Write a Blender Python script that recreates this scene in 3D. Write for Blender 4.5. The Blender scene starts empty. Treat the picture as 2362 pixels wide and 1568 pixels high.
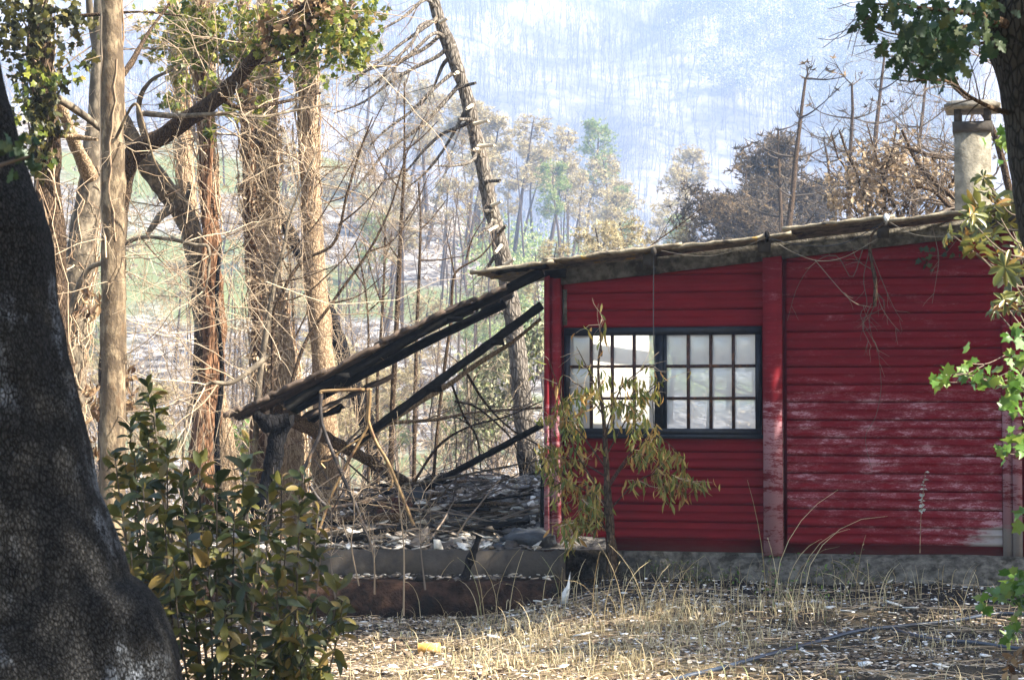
import bpy, math, random
import numpy as np
from mathutils import Matrix, Vector

# ------------------------------------------------------------------ camera, world, sun, exposure
SC = bpy.context.scene
COL = SC.collection
F = 4737.0            # focal length in units of the photograph shown 2362 wide
HZ = 945.0            # height of the eye level in those units
EYE = 1.6
TH = math.atan((HZ - 784.0) / F)

cam_data = bpy.data.cameras.new('camera')
cam = bpy.data.objects.new('camera', cam_data)
COL.objects.link(cam)
cam.location = (0, 0, EYE)
cam.rotation_euler = (math.radians(90) + TH, 0, 0)
cam_data.sensor_width = 36
cam_data.lens = 36 * F / 2362
cam_data.clip_start = 0.1
cam_data.clip_end = 5000
cam_data.dof.use_dof = True
cam_data.dof.focus_distance = 20
cam_data.dof.aperture_fstop = 14
SC.camera = cam

SUN_EL, SUN_TOWARD = math.radians(41), math.radians(20)
SUN_DIR = Vector((math.cos(SUN_EL) * math.cos(SUN_TOWARD), -math.cos(SUN_EL) * math.sin(SUN_TOWARD), math.sin(SUN_EL)))

world = bpy.data.worlds.new('World')
SC.world = world
world.use_nodes = True
wn = world.node_tree
bgn = wn.nodes['Background']
sky = wn.nodes.new('ShaderNodeTexSky')
sky.sky_type = 'NISHITA'
sky.sun_disc = False
sky.sun_elevation = SUN_EL
sky.sun_rotation = math.atan2(SUN_DIR.x, SUN_DIR.y)
sky.air_density = 1.4
sky.dust_density = 2.0
wn.links.new(sky.outputs[0], bgn.inputs[0])
bgn.inputs[1].default_value = 0.085

sun_data = bpy.data.lights.new('sun', 'SUN')
sun_data.energy = 5.0
sun_data.angle = math.radians(0.5)
sun_data.color = (1.0, 0.93, 0.80)
sun = bpy.data.objects.new('sun', sun_data)
COL.objects.link(sun)
sun.rotation_euler = (-SUN_DIR).to_track_quat('-Z', 'Y').to_euler()
sun.location = (30, -10, 40)

SC.view_settings.view_transform = 'Standard'
SC.view_settings.look = 'None'
SC.view_settings.exposure = 2.25
SC.view_settings.gamma = 1
SC.view_settings.use_curve_mapping = False
SC.cycles.max_bounces = 6
SC.cycles.diffuse_bounces = 3
SC.cycles.glossy_bounces = 2
SC.cycles.transmission_bounces = 4
SC.cycles.volume_bounces = 1
SC.cycles.transparent_max_bounces = 8
SC.cycles.use_denoising = True
SC.cycles.sample_clamp_indirect = 4

# ------------------------------------------------------------------ geometry helpers
rng = np.random.default_rng(7)
CT, ST = math.cos(TH), math.sin(TH)


def P(x, y, Y):
    """the point in the vertical plane at distance Y that the photograph shows at x, y"""
    dx, dy = (x - 1181.0) / F, (784.0 - y) / F
    d = np.array([dx, CT - ST * dy, ST + CT * dy])
    return np.array([0, 0, EYE]) + d * (Y / d[1])


def M(Y):
    return Y / F


def hash3(i, j, k, seed):
    h = (i * 374761393 + j * 668265263 + k * 2147483647 + seed * 1274126177) & 0xffffffff
    h = ((h ^ (h >> 13)) * 1274126177) & 0xffffffff
    h = (h ^ (h >> 16)) & 0xffffffff
    return h / 4294967295.0


def noise(p, scale=1.0, seed=0):
    q = np.asarray(p, dtype=np.float64) * scale
    i = np.floor(q).astype(np.int64)
    f = q - i
    f = f * f * (3 - 2 * f)
    out = 0
    for a in (0, 1):
        for b in (0, 1):
            for c in (0, 1):
                w = (f[..., 0] if a else 1 - f[..., 0]) * (f[..., 1] if b else 1 - f[..., 1]) * (f[..., 2] if c else 1 - f[..., 2])
                out = out + w * hash3(i[..., 0] + a, i[..., 1] + b, i[..., 2] + c, seed)
    return out * 2 - 1


def fbm(p, scale=1.0, octs=3, seed=0):
    return sum(noise(p, scale * 2 ** o, seed + o) * 0.5 ** o for o in range(octs))


def unit(v):
    return v / np.maximum(np.linalg.norm(v, axis=-1, keepdims=True), 1e-9)


class MB:
    def __init__(self):
        self.v, self.f3, self.f4, self.r, self.n = [], [], [], [], 0
        self.m3, self.m4 = [], []

    def add(self, v, f, rnd=0.0, mat=0):
        v = np.asarray(v, dtype=np.float64).reshape(-1, 3)
        f = np.asarray(f, dtype=np.int64)
        self.v.append(v)
        self.r.append(np.broadcast_to(np.asarray(rnd, dtype=np.float32), (len(v),)))
        (self.f3 if f.shape[1] == 3 else self.f4).append(f + self.n)
        (self.m3 if f.shape[1] == 3 else self.m4).append(np.full(len(f), mat))
        self.n += len(v)
        return self

    def more(self, f, base):
        f = np.asarray(f) + base
        (self.f3 if f.shape[1] == 3 else self.f4).append(f)
        (self.m3 if f.shape[1] == 3 else self.m4).append(np.zeros(len(f)))

    def mesh(self, name, mats, off=None, smooth=False):
        me = bpy.data.meshes.new(name)
        v = np.concatenate(self.v) if self.v else np.zeros((0, 3))
        if off is not None:
            v = v - np.asarray(off)
        f3 = np.concatenate(self.f3) if self.f3 else np.zeros((0, 3), int)
        f4 = np.concatenate(self.f4) if self.f4 else np.zeros((0, 4), int)
        me.vertices.add(len(v))
        me.vertices.foreach_set('co', v.astype(np.float32).ravel())
        nl = f3.size + f4.size
        me.loops.add(nl)
        me.loops.foreach_set('vertex_index', np.concatenate([f3.ravel(), f4.ravel()]).astype(np.int32))
        me.polygons.add(len(f3) + len(f4))
        starts = np.concatenate([np.arange(len(f3)) * 3, f3.size + np.arange(len(f4)) * 4]).astype(np.int32)
        me.polygons.foreach_set('loop_start', starts)
        mm = np.concatenate((self.m3 or [np.zeros(0)]) + (self.m4 or [np.zeros(0)])).astype(np.int32)
        me.polygons.foreach_set('material_index', mm)
        if smooth:
            me.polygons.foreach_set('use_smooth', np.ones(len(f3) + len(f4), bool))
        a = me.attributes.new('rnd', 'FLOAT', 'POINT')
        a.data.foreach_set('value', np.concatenate(self.r).astype(np.float32) if self.r else np.zeros(0, np.float32))
        for m in (mats if isinstance(mats, (list, tuple)) else [mats]):
            me.materials.append(m)
        me.update(calc_edges=True)
        me.validate()
        return me

    def build(self, name, mats, parent=None, smooth=False, local=False, kind=None):
        off = None
        if parent is not None and not local:
            off = ORIGIN.get(parent.name, None)
        ob = bpy.data.objects.new(name, self.mesh(name, mats, off, smooth))
        COL.objects.link(ob)
        if parent is not None:
            ob.parent = parent
            if off is not None:
                ORIGIN[ob.name] = off
        if kind:
            ob['kind'] = kind
        return ob

    # shapes
    def box(self, x0, x1, y0, y1, z0, z1, rnd=0.0, jit=0.0, mat=0):
        v = np.array([[x, y, z] for z in (z0, z1) for y in (y0, y1) for x in (x0, x1)], float)
        if jit:
            v = v + rng.normal(0, jit, v.shape)
        return self.add(v, BOXF, rnd, mat)

    def beam(self, a, b, w, h, rnd=0.0, up=(0, 0, 1), jit=0.0, segs=1, rough=0.0):
        a, b = np.asarray(a, float), np.asarray(b, float)
        d = unit(b - a)
        s = unit(np.cross(d, np.asarray(up, float)))
        t = np.cross(s, d)
        rings = []
        for k in range(segs + 1):
            c = a + (b - a) * k / segs
            q = np.array([c + s * w / 2 * i + t * h / 2 * j for i, j in ((-1, -1), (1, -1), (1, 1), (-1, 1))])
            rings.append(q + rng.normal(0, jit + rough, q.shape))
        v = np.concatenate(rings)
        f = [[0, 3, 2, 1], [4 * segs, 4 * segs + 1, 4 * segs + 2, 4 * segs + 3]]
        for k in range(segs):
            for i in range(4):
                j = (i + 1) % 4
                f.append([4 * k + i, 4 * k + j, 4 * k + 4 + j, 4 * k + 4 + i])
        return self.add(v, f, rnd)

    def tubes(self, Pt, R, n=3, rnd=None, caps=False, rad_noise=0.0, nscale=3.0, seed=0):
        Pt = np.asarray(Pt, float)
        if Pt.ndim == 2:
            Pt = Pt[None]
        N, K, _ = Pt.shape
        if N == 0:
            return self
        R = np.asarray(R, float)
        R = np.broadcast_to(R, (N, K)) if R.ndim < 2 or R.shape != (N, K) else R
        T = np.empty_like(Pt)
        T[:, 1:-1] = Pt[:, 2:] - Pt[:, :-2]
        T[:, 0] = Pt[:, 1] - Pt[:, 0]
        T[:, -1] = Pt[:, -1] - Pt[:, -2]
        T = unit(T)
        mean = unit(Pt[:, -1] - Pt[:, 0])
        ref = np.where(np.abs(mean[:, 2:3]) > 0.8, np.array([[1.0, 0, 0]]), np.array([[0, 0, 1.0]]))
        A = unit(np.cross(T, ref[:, None, :]))
        B = np.cross(T, A)
        ang = np.arange(n) * 2 * math.pi / n
        c, s = np.cos(ang), np.sin(ang)
        ring = A[:, :, None, :] * c[None, None, :, None] + B[:, :, None, :] * s[None, None, :, None]
        rr = R[:, :, None, None]
        V = Pt[:, :, None, :] + ring * rr
        if rad_noise:
            d = fbm(V, nscale, 3, seed)
            V = Pt[:, :, None, :] + ring * rr * (1 + rad_noise * d[..., None])
        V = V.reshape(-1, 3)
        base = (np.arange(N) * K * n)[:, None, None] + (np.arange(K - 1) * n)[None, :, None]
        i = np.arange(n)[None, None, :]
        j = (np.arange(n) + 1) % n
        j = j[None, None, :]
        f = np.stack([base + i, base + n + i, base + n + j, base + j], -1).reshape(-1, 4)
        if rnd is None:
            rn = np.repeat(rng.random(N), K * n)
        else:
            rn = np.full(N * K * n, rnd)
        b0 = self.n
        self.add(V, f, rn)
        if caps:
            for q in range(N):
                o = q * K * n
                for e, flip in ((0, 1), (K - 1, 0)):
                    ring_i = o + e * n + np.arange(n)
                    cf = [[ring_i[0], ring_i[m], ring_i[m + 1]] for m in range(1, n - 1)]
                    if flip:
                        cf = [x[::-1] for x in cf]
                    self.more(np.array(cf), b0)
        return self

    def ribbons(self, Pt, W, side, rnd=None):
        N, K, _ = Pt.shape
        W = np.broadcast_to(W, (N, K))[..., None]
        s = side[:, None, :] * W / 2
        V = np.stack([Pt - s, Pt + s], 2).reshape(-1, 3)
        b = (np.arange(N) * K * 2)[:, None] + (np.arange(K - 1) * 2)[None, :]
        f = np.stack([b, b + 1, b + 3, b + 2], -1).reshape(-1, 4)
        return self.add(V, f, np.repeat(rng.random(N) if rnd is None else rnd, K * 2))

    def leaves(self, pos, d, nrm, size, tmpl, rnd=None):
        pos, size = np.asarray(pos), np.asarray(size)
        N = len(pos)
        if N == 0:
            return self
        R = frames(d, nrm)
        tv, tf = tmpl
        V = np.einsum('nij,kj->nki', R, tv) * size.reshape(N, 1, 1) + pos[:, None, :]
        K = len(tv)
        b = np.arange(N) * K
        rn = np.repeat(rng.random(N) if rnd is None else rnd, K)
        b0 = self.n
        self.add(V.reshape(-1, 3), (tf[0][None] + b[:, None, None]).reshape(-1, tf[0].shape[1]), rn)
        for t in tf[1:]:
            self.more((t[None] + b[:, None, None]).reshape(-1, t.shape[1]), b0)
        return self


BOXF = np.array([[0, 2, 3, 1], [4, 5, 7, 6], [0, 1, 5, 4], [2, 6, 7, 3], [0, 4, 6, 2], [1, 3, 7, 5]])
ORIGIN = {}


def frames(d, nrm):
    y = unit(np.asarray(d, float))
    nrm = np.asarray(nrm, float)
    x = np.cross(y, nrm)
    bad = np.linalg.norm(x, axis=-1) < 1e-3
    x[bad] = np.cross(y[bad], np.array([0.3, 0.5, 0.8]))
    x = unit(x)
    z = np.cross(x, y)
    return np.stack([x, y, z], -1)


def tri(fs):
    return np.array(fs)


# leaf templates, +Y along the leaf, unit length
def leaf_tmpl(w, fold, droop, prof=((0.0, 0.0), (0.3, 0.85), (0.6, 1.0), (0.85, .55), (1.0, 0.0))):
    vs, rows = [], []
    for t, k in prof:
        z = -droop * t * t
        if k == 0:
            rows.append([len(vs)])
            vs.append((0, t, z))
        else:
            rows.append([len(vs), len(vs) + 1, len(vs) + 2])
            vs += [(-w / 2 * k, t, z + fold * k * w), (0, t, z), (w / 2 * k, t, z + fold * k * w)]
    f3, f4 = [], []
    for a, b in zip(rows, rows[1:]):
        if len(a) == 1:
            f3 += [[a[0], b[1], b[0]], [a[0], b[2], b[1]]]
        elif len(b) == 1:
            f3 += [[a[0], a[1], b[0]], [a[1], a[2], b[0]]]
        else:
            f4 += [[a[0], a[1], b[1], b[0]], [a[1], a[2], b[2], b[1]]]
    return np.array(vs, float), [tri(f3)] + ([tri(f4)] if f4 else [])


def outline_tmpl(pts, droop=0.15, fold=0.1):
    vs = [(0, 0.45, 0)]
    for x, y in pts:
        vs.append((x, y, -droop * y * y + fold * abs(x)))
    n = len(pts)
    f = [[0, 1 + (i + 1) % n, 1 + i] for i in range(n)]
    return np.array(vs, float), [tri(f)]


LANCE = leaf_tmpl(0.22, 0.25, 0.35)
LAUREL = leaf_tmpl(0.42, 0.22, 0.22, ((0.0, 0.0), (0.12, .3), (0.4, 0.95), (0.65, 1.0), (0.88, .6), (1.0, 0.0)))
MAGNOLIA = leaf_tmpl(0.34, 0.22, 0.12, ((0.0, 0.0), (0.15, .35), (0.45, 0.8), (0.7, 1.0), (0.9, .6), (1.0, 0.0)))
_o = [(.03, 0), (.10, .10), (.20, .17), (.13, .27), (.30, .36), (.33, .46), (.19, .52), (.36, .64), (.34, .76), (.18, .76), (.20, .90), (.08, .95), (0, 1.02)]
OAK = outline_tmpl(_o + [(-x, y) for x, y in _o[::-1][1:]], 0.25, 0.18)
_i = [(.04, 0), (.22, .02), (.45, .10), (.30, .35), (.42, .62), (.18, .66), (0, 1.0)]
IVY = outline_tmpl(_i + [(-x, y) for x, y in _i[::-1][1:]], 0.2, 0.15)
SMALL = (np.array([(0, 0, 0), (-.3, .5, .08), (0, 1, -.05), (.3, .5, .08)], float), [tri([[0, 2, 1], [0, 3, 2]])])
FLAKE = (np.array([(-.3, 0, .05), (.25, .05, 0), (.35, .8, .06), (-.1, 1.0, .02), (-.4, .6, -.02)], float), [tri([[0, 1, 2], [0, 2, 3], [0, 3, 4]])])


def needle_tuft(n=9, seed=1, w=.07):
    r = np.random.default_rng(seed)
    vs, f = [], []
    for i in range(n):
        a, e = r.uniform(0, 2 * math.pi), r.uniform(-.3, 1.3)
        d = np.array([math.cos(a) * math.cos(e), math.sin(e), math.sin(a) * math.cos(e)])
        s = unit(np.cross(d, r.normal(size=3))) * w
        b = len(vs)
        vs += [-s, s, d]
        f.append([b, b + 1, b + 2])
    return np.array(vs, float), [tri(f)]


TUFT = needle_tuft(9, 3, .10)
TUFT2 = needle_tuft(7, 5, .16)


def grow(S, D, L, R0, R1, k=6, wob=0.2, grav=0.0, g=rng):
    """N wandering branches: starts S, directions D, lengths L"""
    S, D = np.asarray(S, float), unit(np.asarray(D, float))
    N = len(S)
    L = np.broadcast_to(np.asarray(L, float), (N,))
    out = np.empty((N, k, 3))
    out[:, 0] = S
    d = D.copy()
    for i in range(1, k):
        d = unit(d + g.normal(0, wob, (N, 3)) + np.array([0, 0, grav]))
        out[:, i] = out[:, i - 1] + d * (L / (k - 1))[:, None]
    t = np.linspace(0, 1, k)[None]
    R = np.asarray(R0).reshape(-1, 1) * (1 - t) + np.asarray(R1).reshape(-1, 1) * t
    return out, np.broadcast_to(R, (N, k)).copy()


def spawn(Pt, R, m, t0=0.2, t1=1.0, ang=0.9, g=rng, up=0.0):
    """m side starts on each of N branches"""
    N, K, _ = Pt.shape
    t = g.uniform(t0, t1, (N, m)) * (K - 1)
    i = np.minimum(t.astype(int), K - 2)
    f = (t - i)[..., None]
    n = np.arange(N)[:, None]
    S = Pt[n, i] * (1 - f) + Pt[n, i + 1] * f
    T = unit(Pt[n, i + 1] - Pt[n, i])
    q = unit(np.cross(T, g.normal(size=T.shape)))
    a = (ang * g.uniform(0.6, 1.3, (N, m)))[..., None]
    D = T * np.cos(a) + q * np.sin(a)
    D[..., 2] += up
    r = R[n, i] * (1 - f[..., 0]) + R[n, i + 1] * f[..., 0]
    return S.reshape(-1, 3), unit(D.reshape(-1, 3)), r.reshape(-1), (t / (K - 1)).reshape(-1)


def smooth_path(pts, n):
    p = np.asarray(pts, float)
    q = np.vstack([2 * p[0] - p[1], p, 2 * p[-1] - p[-2]])
    out = []
    K = len(p) - 1
    for u in np.linspace(0, K, n):
        i = min(int(u), K - 1)
        t = u - i
        a, b, c, d = q[i], q[i + 1], q[i + 2], q[i + 3]
        out.append(0.5 * ((2 * b) + (-a + c) * t + (2 * a - 5 * b + 4 * c - d) * t * t + (-a + 3 * b - 3 * c + d) * t ** 3))
    return np.array(out)


ORD = ['nearest', 'second nearest', 'third nearest', 'fourth nearest', 'fifth nearest', 'sixth nearest', 'seventh nearest', 'eighth nearest', 'ninth nearest', 'tenth nearest', 'eleventh nearest', 'twelfth nearest', 'thirteenth nearest', 'fourteenth nearest', 'fifteenth nearest', 'sixteenth nearest', 'seventeenth nearest', 'eighteenth nearest', 'nineteenth nearest', 'twentieth nearest', '21st nearest', '22nd nearest', '23rd nearest', '24th nearest', '25th nearest']


def rank_labels(objs, marks, fmt):
    """tell look-alikes apart by the landmark they stand closest to; objs are (object, x, y), marks are (phrase, x, y)"""
    by = {}
    for o, x, y in objs:
        m = min(marks, key=lambda q: (q[1] - x) ** 2 + (q[2] - y) ** 2)
        by.setdefault(m[0], []).append((math.hypot(m[1] - x, m[2] - y), o))
    for k, v in by.items():
        v.sort(key=lambda q: q[0])
        for i, (_, o) in enumerate(v):
            if i < len(ORD):
                o['label'] = fmt % (ORD[i], k)


def pixel(p):
    return 1181 + p[0] / p[1] * F, HZ - (p[2] - EYE) / p[1] * F


def tag(o, label=None, cat=None, group=None, kind=None):
    if label:
        o['label'] = label
    if cat:
        o['category'] = cat
    if group:
        o['group'] = group
    if kind:
        o['kind'] = kind
    return o


def thing(name, label, cat, loc=(0, 0, 0), rz=0.0, group=None):
    o = bpy.data.objects.new(name, None)
    o.empty_display_size = 0.2
    COL.objects.link(o)
    o.location = tuple(float(c) for c in loc)
    o.rotation_euler = (0, 0, rz)
    ORIGIN[o.name] = np.array(o.location)
    return tag(o, label, cat, group)


def copy_tree(o, parent=None):
    c = o.copy()
    COL.objects.link(c)
    c.parent = parent
    for ch in list(o.children):
        copy_tree(ch, c)
    return c


def place(o, loc, rz, s, label=None, tilt=(0, 0), group=None):
    o.location = tuple(float(c) for c in loc)
    o.rotation_euler = (tilt[0], tilt[1], rz)
    o.scale = (s, s, s)
    if label:
        o['label'] = label
    if group:
        o['group'] = group
    return o


def leaf_parts(parent, pos, d, nrm, size, tmpl, mat, n_obj=300, name='leaf', rest='foliage', order=None):
    """the leaves that show largest as parts, the others joined"""
    pos, size = np.asarray(pos), np.asarray(size)
    if order is None:
        dist = np.linalg.norm(pos - np.array([0, 0, EYE]), axis=1)
        px = 1181 + pos[:, 0] / np.maximum(pos[:, 1], .1) * F
        py = HZ - (pos[:, 2] - EYE) / np.maximum(pos[:, 1], .1) * F
        seen = (px > -20) & (px < 2380) & (py > -20) & (py < 1590)
        order = np.argsort(-(size / dist) * (seen + 0.001))
        n_obj = min(n_obj, int(seen.sum()))
    R = frames(d, nrm)
    off = ORIGIN[parent.name]
    b = MB()
    b.add(tmpl[0], tmpl[1][0], 0.0)
    for t in tmpl[1][1:]:
        b.more(t, 0)
    me = b.mesh(name, mat)
    for q in order[:n_obj]:
        ob = bpy.data.objects.new(name, me)
        COL.objects.link(ob)
        ob.parent = parent
        vary = np.array([rng.uniform(.7, 1.25), 1.0, rng.uniform(.2, 2.6)])
        m = Matrix([list(R[q][i] * size[q] * vary) + [float(pos[q][i] - off[i])] for i in range(3)] + [[0, 0, 0, 1]])
        ob.matrix_basis = m
    if len(order) > n_obj:
        k = order[n_obj:]
        MB().leaves(pos[k], np.asarray(d)[k], np.asarray(nrm)[k], size[k], tmpl).build(rest, mat, parent, kind='stuff')


def part_pieces(name, parent, meshes_xf):
    for me, m in meshes_xf:
        ob = bpy.data.objects.new(name, me)
        COL.objects.link(ob)
        ob.parent = parent
        ob.matrix_basis = m


# ------------------------------------------------------------------ materials
class NT:
    def __init__(self, name):
        self.m = bpy.data.materials.new(name)
        self.m.use_nodes = True
        self.t = self.m.node_tree
        self.b = self.t.nodes['Principled BSDF']
        self.out = self.t.nodes['Material Output']
        self.tc = self.t.nodes.new('ShaderNodeTexCoord')

    def n(self, typ, **kw):
        nd = self.t.nodes.new('ShaderNode' + typ)
        for k, v in kw.items():
            if k in nd.inputs.keys():
                if isinstance(v, bpy.types.NodeSocket):
                    self.t.links.new(v, nd.inputs[k])
                else:
                    nd.inputs[k].default_value = v
            else:
                setattr(nd, k, v)
        return nd

    def link(self, a, b):
        self.t.links.new(a, b)

    def coord(self, scale=(1, 1, 1), kind='Object'):
        mp = self.t.nodes.new('ShaderNodeMapping')
        mp.inputs['Scale'].default_value = scale
        self.link(self.tc.outputs[kind], mp.inputs['Vector'])
        return mp.outputs[0]

    def noise(self, scale, detail=4, rough=.55, vec=None, dist=0.0):
        nd = self.n('TexNoise', Scale=scale, Detail=detail, Roughness=rough, Distortion=dist)
        self.link(vec if vec is not None else self.tc.outputs['Object'], nd.inputs['Vector'])
        return nd.outputs['Fac']

    def voro(self, scale, feature='F1', vec=None, rand=1.0):
        nd = self.n('TexVoronoi', feature=feature, Scale=scale, Randomness=rand)
        self.link(vec if vec is not None else self.tc.outputs['Object'], nd.inputs['Vector'])
        return nd

    def ramp(self, fac, stops, interp='LINEAR'):
        nd = self.t.nodes.new('ShaderNodeValToRGB')
        nd.color_ramp.interpolation = interp
        e = nd.color_ramp.elements
        while len(e) < len(stops):
            e.new(0.5)
        for el, (p, c) in zip(e, stops):
            el.position = p
            el.color = (*c, 1) if len(c) == 3 else c
        self.link(fac, nd.inputs[0])
        return nd.outputs['Color']

    def fac(self, fac, a, b):
        nd = self.t.nodes.new('ShaderNodeMapRange')
        nd.interpolation_type = 'SMOOTHSTEP'
        nd.inputs['From Min'].default_value = a
        nd.inputs['From Max'].default_value = b
        self.link(fac, nd.inputs['Value'])
        return nd.outputs[0]

    def mix(self, f, a, b, blend='MIX'):
        nd = self.t.nodes.new('ShaderNodeMix')
        nd.data_type = 'RGBA'
        nd.blend_type = blend
        for s, v in ((nd.inputs[0], f), (nd.inputs[6], a), (nd.inputs[7], b)):
            if isinstance(v, bpy.types.NodeSocket):
                self.link(v, s)
            elif isinstance(v, (int, float)):
                s.default_value = v
            else:
                s.default_value = (*v, 1)
        return nd.outputs[2]

    def math(self, op, a, b=0.0, c=None):
        nd = self.t.nodes.new('ShaderNodeMath')
        nd.operation = op
        for s, v in zip(nd.inputs, (a, b, c)):
            if v is None:
                continue
            if isinstance(v, bpy.types.NodeSocket):
                self.link(v, s)
            else:
                s.default_value = v
        return nd.outputs[0]

    def bump(self, h, strength=.5, dist=.02, normal=None):
        nd = self.n('Bump', Strength=strength, Distance=dist)
        self.link(h, nd.inputs['Height'])
        if normal is not None:
            self.link(normal, nd.inputs['Normal'])
        return nd.outputs[0]

    def rnd(self):
        at = self.t.nodes.new('ShaderNodeAttribute')
        at.attribute_name = 'rnd'
        oi = self.t.nodes.new('ShaderNodeObjectInfo')
        return self.math('FRACT', self.math('ADD', at.outputs['Fac'], oi.outputs['Random']))

    def done(self, color=None, rough=.8, normal=None, spec=.3, metal=0.0):
        b = self.b
        if color is not None:
            if isinstance(color, bpy.types.NodeSocket):
                self.link(color, b.inputs['Base Color'])
            else:
                b.inputs['Base Color'].default_value = (*color, 1)
        if isinstance(rough, bpy.types.NodeSocket):
            self.link(rough, b.inputs['Roughness'])
        else:
            b.inputs['Roughness'].default_value = rough
        b.inputs['Specular IOR Level'].default_value = spec
        b.inputs['Metallic'].default_value = metal
        if normal is not None:
            self.link(normal, b.inputs['Normal'])
        return self.m


def sepz(t, kind='Object'):
    s = t.t.nodes.new('ShaderNodeSeparateXYZ')
    t.link(t.tc.outputs[kind], s.inputs[0])
    return s.outputs


def bark(name, dark, light, scale=14, stretch=.28, bump=.8, dist=.02, lichen=None, lich_at=(.56, .66), char=None, charcol=(.012, .012, .013), cell=True, shift=0.0):
    t = NT(name)
    v = t.coord((1, 1, stretch))
    if shift:
        v = t.coord((1 + shift * .01, 1, stretch))
    n1 = t.noise(scale * .8, 6, .65, v)
    if cell:
        # plates: cells drawn out along the stem, broken by noise
        wv = t.t.nodes.new('ShaderNodeVectorMath')
        wv.operation = 'ADD'
        nn = t.n('TexNoise', Scale=scale * .35, Detail=3.0)
        t.link(v, nn.inputs['Vector'])
        sc = t.t.nodes.new('ShaderNodeVectorMath')
        sc.operation = 'SCALE'
        sc.inputs['Scale'].default_value = .9 / scale
        t.link(nn.outputs['Color'], sc.inputs[0])
        t.link(v, wv.inputs[0])
        t.link(sc.outputs[0], wv.inputs[1])
        ve = t.voro(scale, 'DISTANCE_TO_EDGE', wv.outputs[0])
        e = t.fac(t.math('ADD', ve.outputs['Distance'], t.math('MULTIPLY', t.math('SUBTRACT', t.noise(scale * .5, 4, .6, v), .5), .22)), 0.0, .20)
        v2 = t.voro(scale * .42, 'DISTANCE_TO_EDGE', wv.outputs[0])
        e2 = t.fac(v2.outputs['Distance'], 0.0, .16)
        h = t.math('MULTIPLY_ADD', t.math('MULTIPLY', e, t.math('MULTIPLY_ADD', e2, .55, .45)), .7, t.math('MULTIPLY', n1, .6))
    else:
        h = t.fac(n1, .33, .70)
    col = t.mix(t.fac(h, .2, .95), dark, light)
    col = t.mix(t.math('MULTIPLY', t.noise(3.0, 3, .5), .5), col, tuple(c * .55 for c in light))
    if lichen:
        l = t.noise(2.4, 5, .7, t.coord((1, 1, .7)))
        lm = t.fac(l, *lich_at)
        lm = t.math('MULTIPLY', lm, t.fac(h, .35, .75))
        col = t.mix(lm, col, lichen)
    if char is not None:
        z = sepz(t)[2]
        zn = t.math('ADD', z, t.math('MULTIPLY', t.noise(3.5, 4, .6), 1.2))
        col = t.mix(t.fac(zn, char - .25 + .6, char + .25 + .6), charcol, col)
    return t.done(col, .9, t.bump(h, bump, dist), .05)


def leafmat(name, stops, transl=.35, rough=.45, spec=.4, back=None):
    t = NT(name)
    r = t.rnd()
    col = t.ramp(r, stops)
    sp = t.noise(26, 3, .6)
    col = t.mix(t.math('MULTIPLY', t.fac(sp, .52, .7), .45), col, tuple(c * .5 for c in stops[0][1]))
    t.done(col, rough, None, spec)
    tr = t.t.nodes.new('ShaderNodeBsdfTranslucent')
    t.link(col, tr.inputs[0])
    ms = t.t.nodes.new('ShaderNodeMixShader')
    ms.inputs[0].default_value = transl
    t.link(t.b.outputs[0], ms.inputs[1])
    t.link(tr.outputs[0], ms.inputs[2])
    t.link(ms.outputs[0], t.out.inputs[0])
    return t.m


def plain(name, col, rough=.7, var=.3, scale=12, bump=.2, dist=.005, metal=0, spec=.3, dirt=None):
    t = NT(name)
    n = t.noise(scale, 5, .6)
    c = t.mix(t.fac(n, .3, .75), tuple(x * (1 - var) for x in col), tuple(min(1, x * (1 + var)) for x in col))
    if dirt:
        c = t.mix(t.fac(t.noise(scale * .35, 4, .7), .5, .65), c, dirt)
    return t.done(c, rough, t.bump(t.noise(scale * 4, 4), bump, dist), spec, metal)


def twigmat(name, a, b, rough=.8):
    t = NT(name)
    c = t.mix(t.rnd(), a, b)
    return t.done(c, rough, None, .2)


MAT = {}
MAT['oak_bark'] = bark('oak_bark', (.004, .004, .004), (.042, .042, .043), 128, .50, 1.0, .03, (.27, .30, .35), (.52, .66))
MAT['oak_bark_right'] = bark('oak_bark_right', (.010, .009, .008), (.06, .055, .045), 42, .4, 1.0, .012, (.12, .13, .12), (.55, .7))
MAT['pale_bark'] = bark('pale_bark', (.07, .05, .035), (.30, .23, .15), 16, .45, .6, .015, (.10, .065, .04), (.47, .60), cell=False)
MAT['grey_bark'] = bark('grey_bark', (.08, .065, .05), (.27, .22, .16), 16, .5, .35, .010, cell=False)
MAT['red_bark'] = bark('red_bark', (.05, .025, .014), (.26, .14, .08), 22, .2, .9, .02, char=.9)
MAT['tan_bark'] = bark('tan_bark', (.15, .09, .05), (.46, .34, .22), 40, .25, .8, .015)
MAT['scorched_bark'] = bark('scorched_bark', (.09, .05, .03), (.42, .30, .19), 48, .4, .5, .01, char=.5)
MAT['snag_bark'] = bark('snag_bark', (.035, .028, .022), (.22, .19, .16), 24, .32, 1.0, .02, (.30, .26, .2), (.6, .72), char=1.6)
MAT['dark_bark'] = bark('dark_bark', (.02, .014, .010), (.11, .075, .05), 44, .3, .9, .015)
MAT['log_bark'] = bark('log_bark', (.03, .02, .013), (.24, .16, .10), 34, 1.0, 1.0, .02)
MAT['char'] = bark('char', (.003, .003, .003), (.018, .017, .018), 30, .4, .9, .012)
MAT['charred_wood'] = plain('charred_wood', (.008, .0075, .007), .85, .6, 20, .6, .006, spec=.1)
MAT['cut_wood'] = plain('cut_wood', (.62, .52, .38), .7, .15, 40)
MAT['twig_tan'] = twigmat('twig_tan', (.15, .10, .06), (.55, .43, .30))
MAT['twig_grey'] = twigmat('twig_grey', (.07, .055, .045), (.22, .17, .13))
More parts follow.
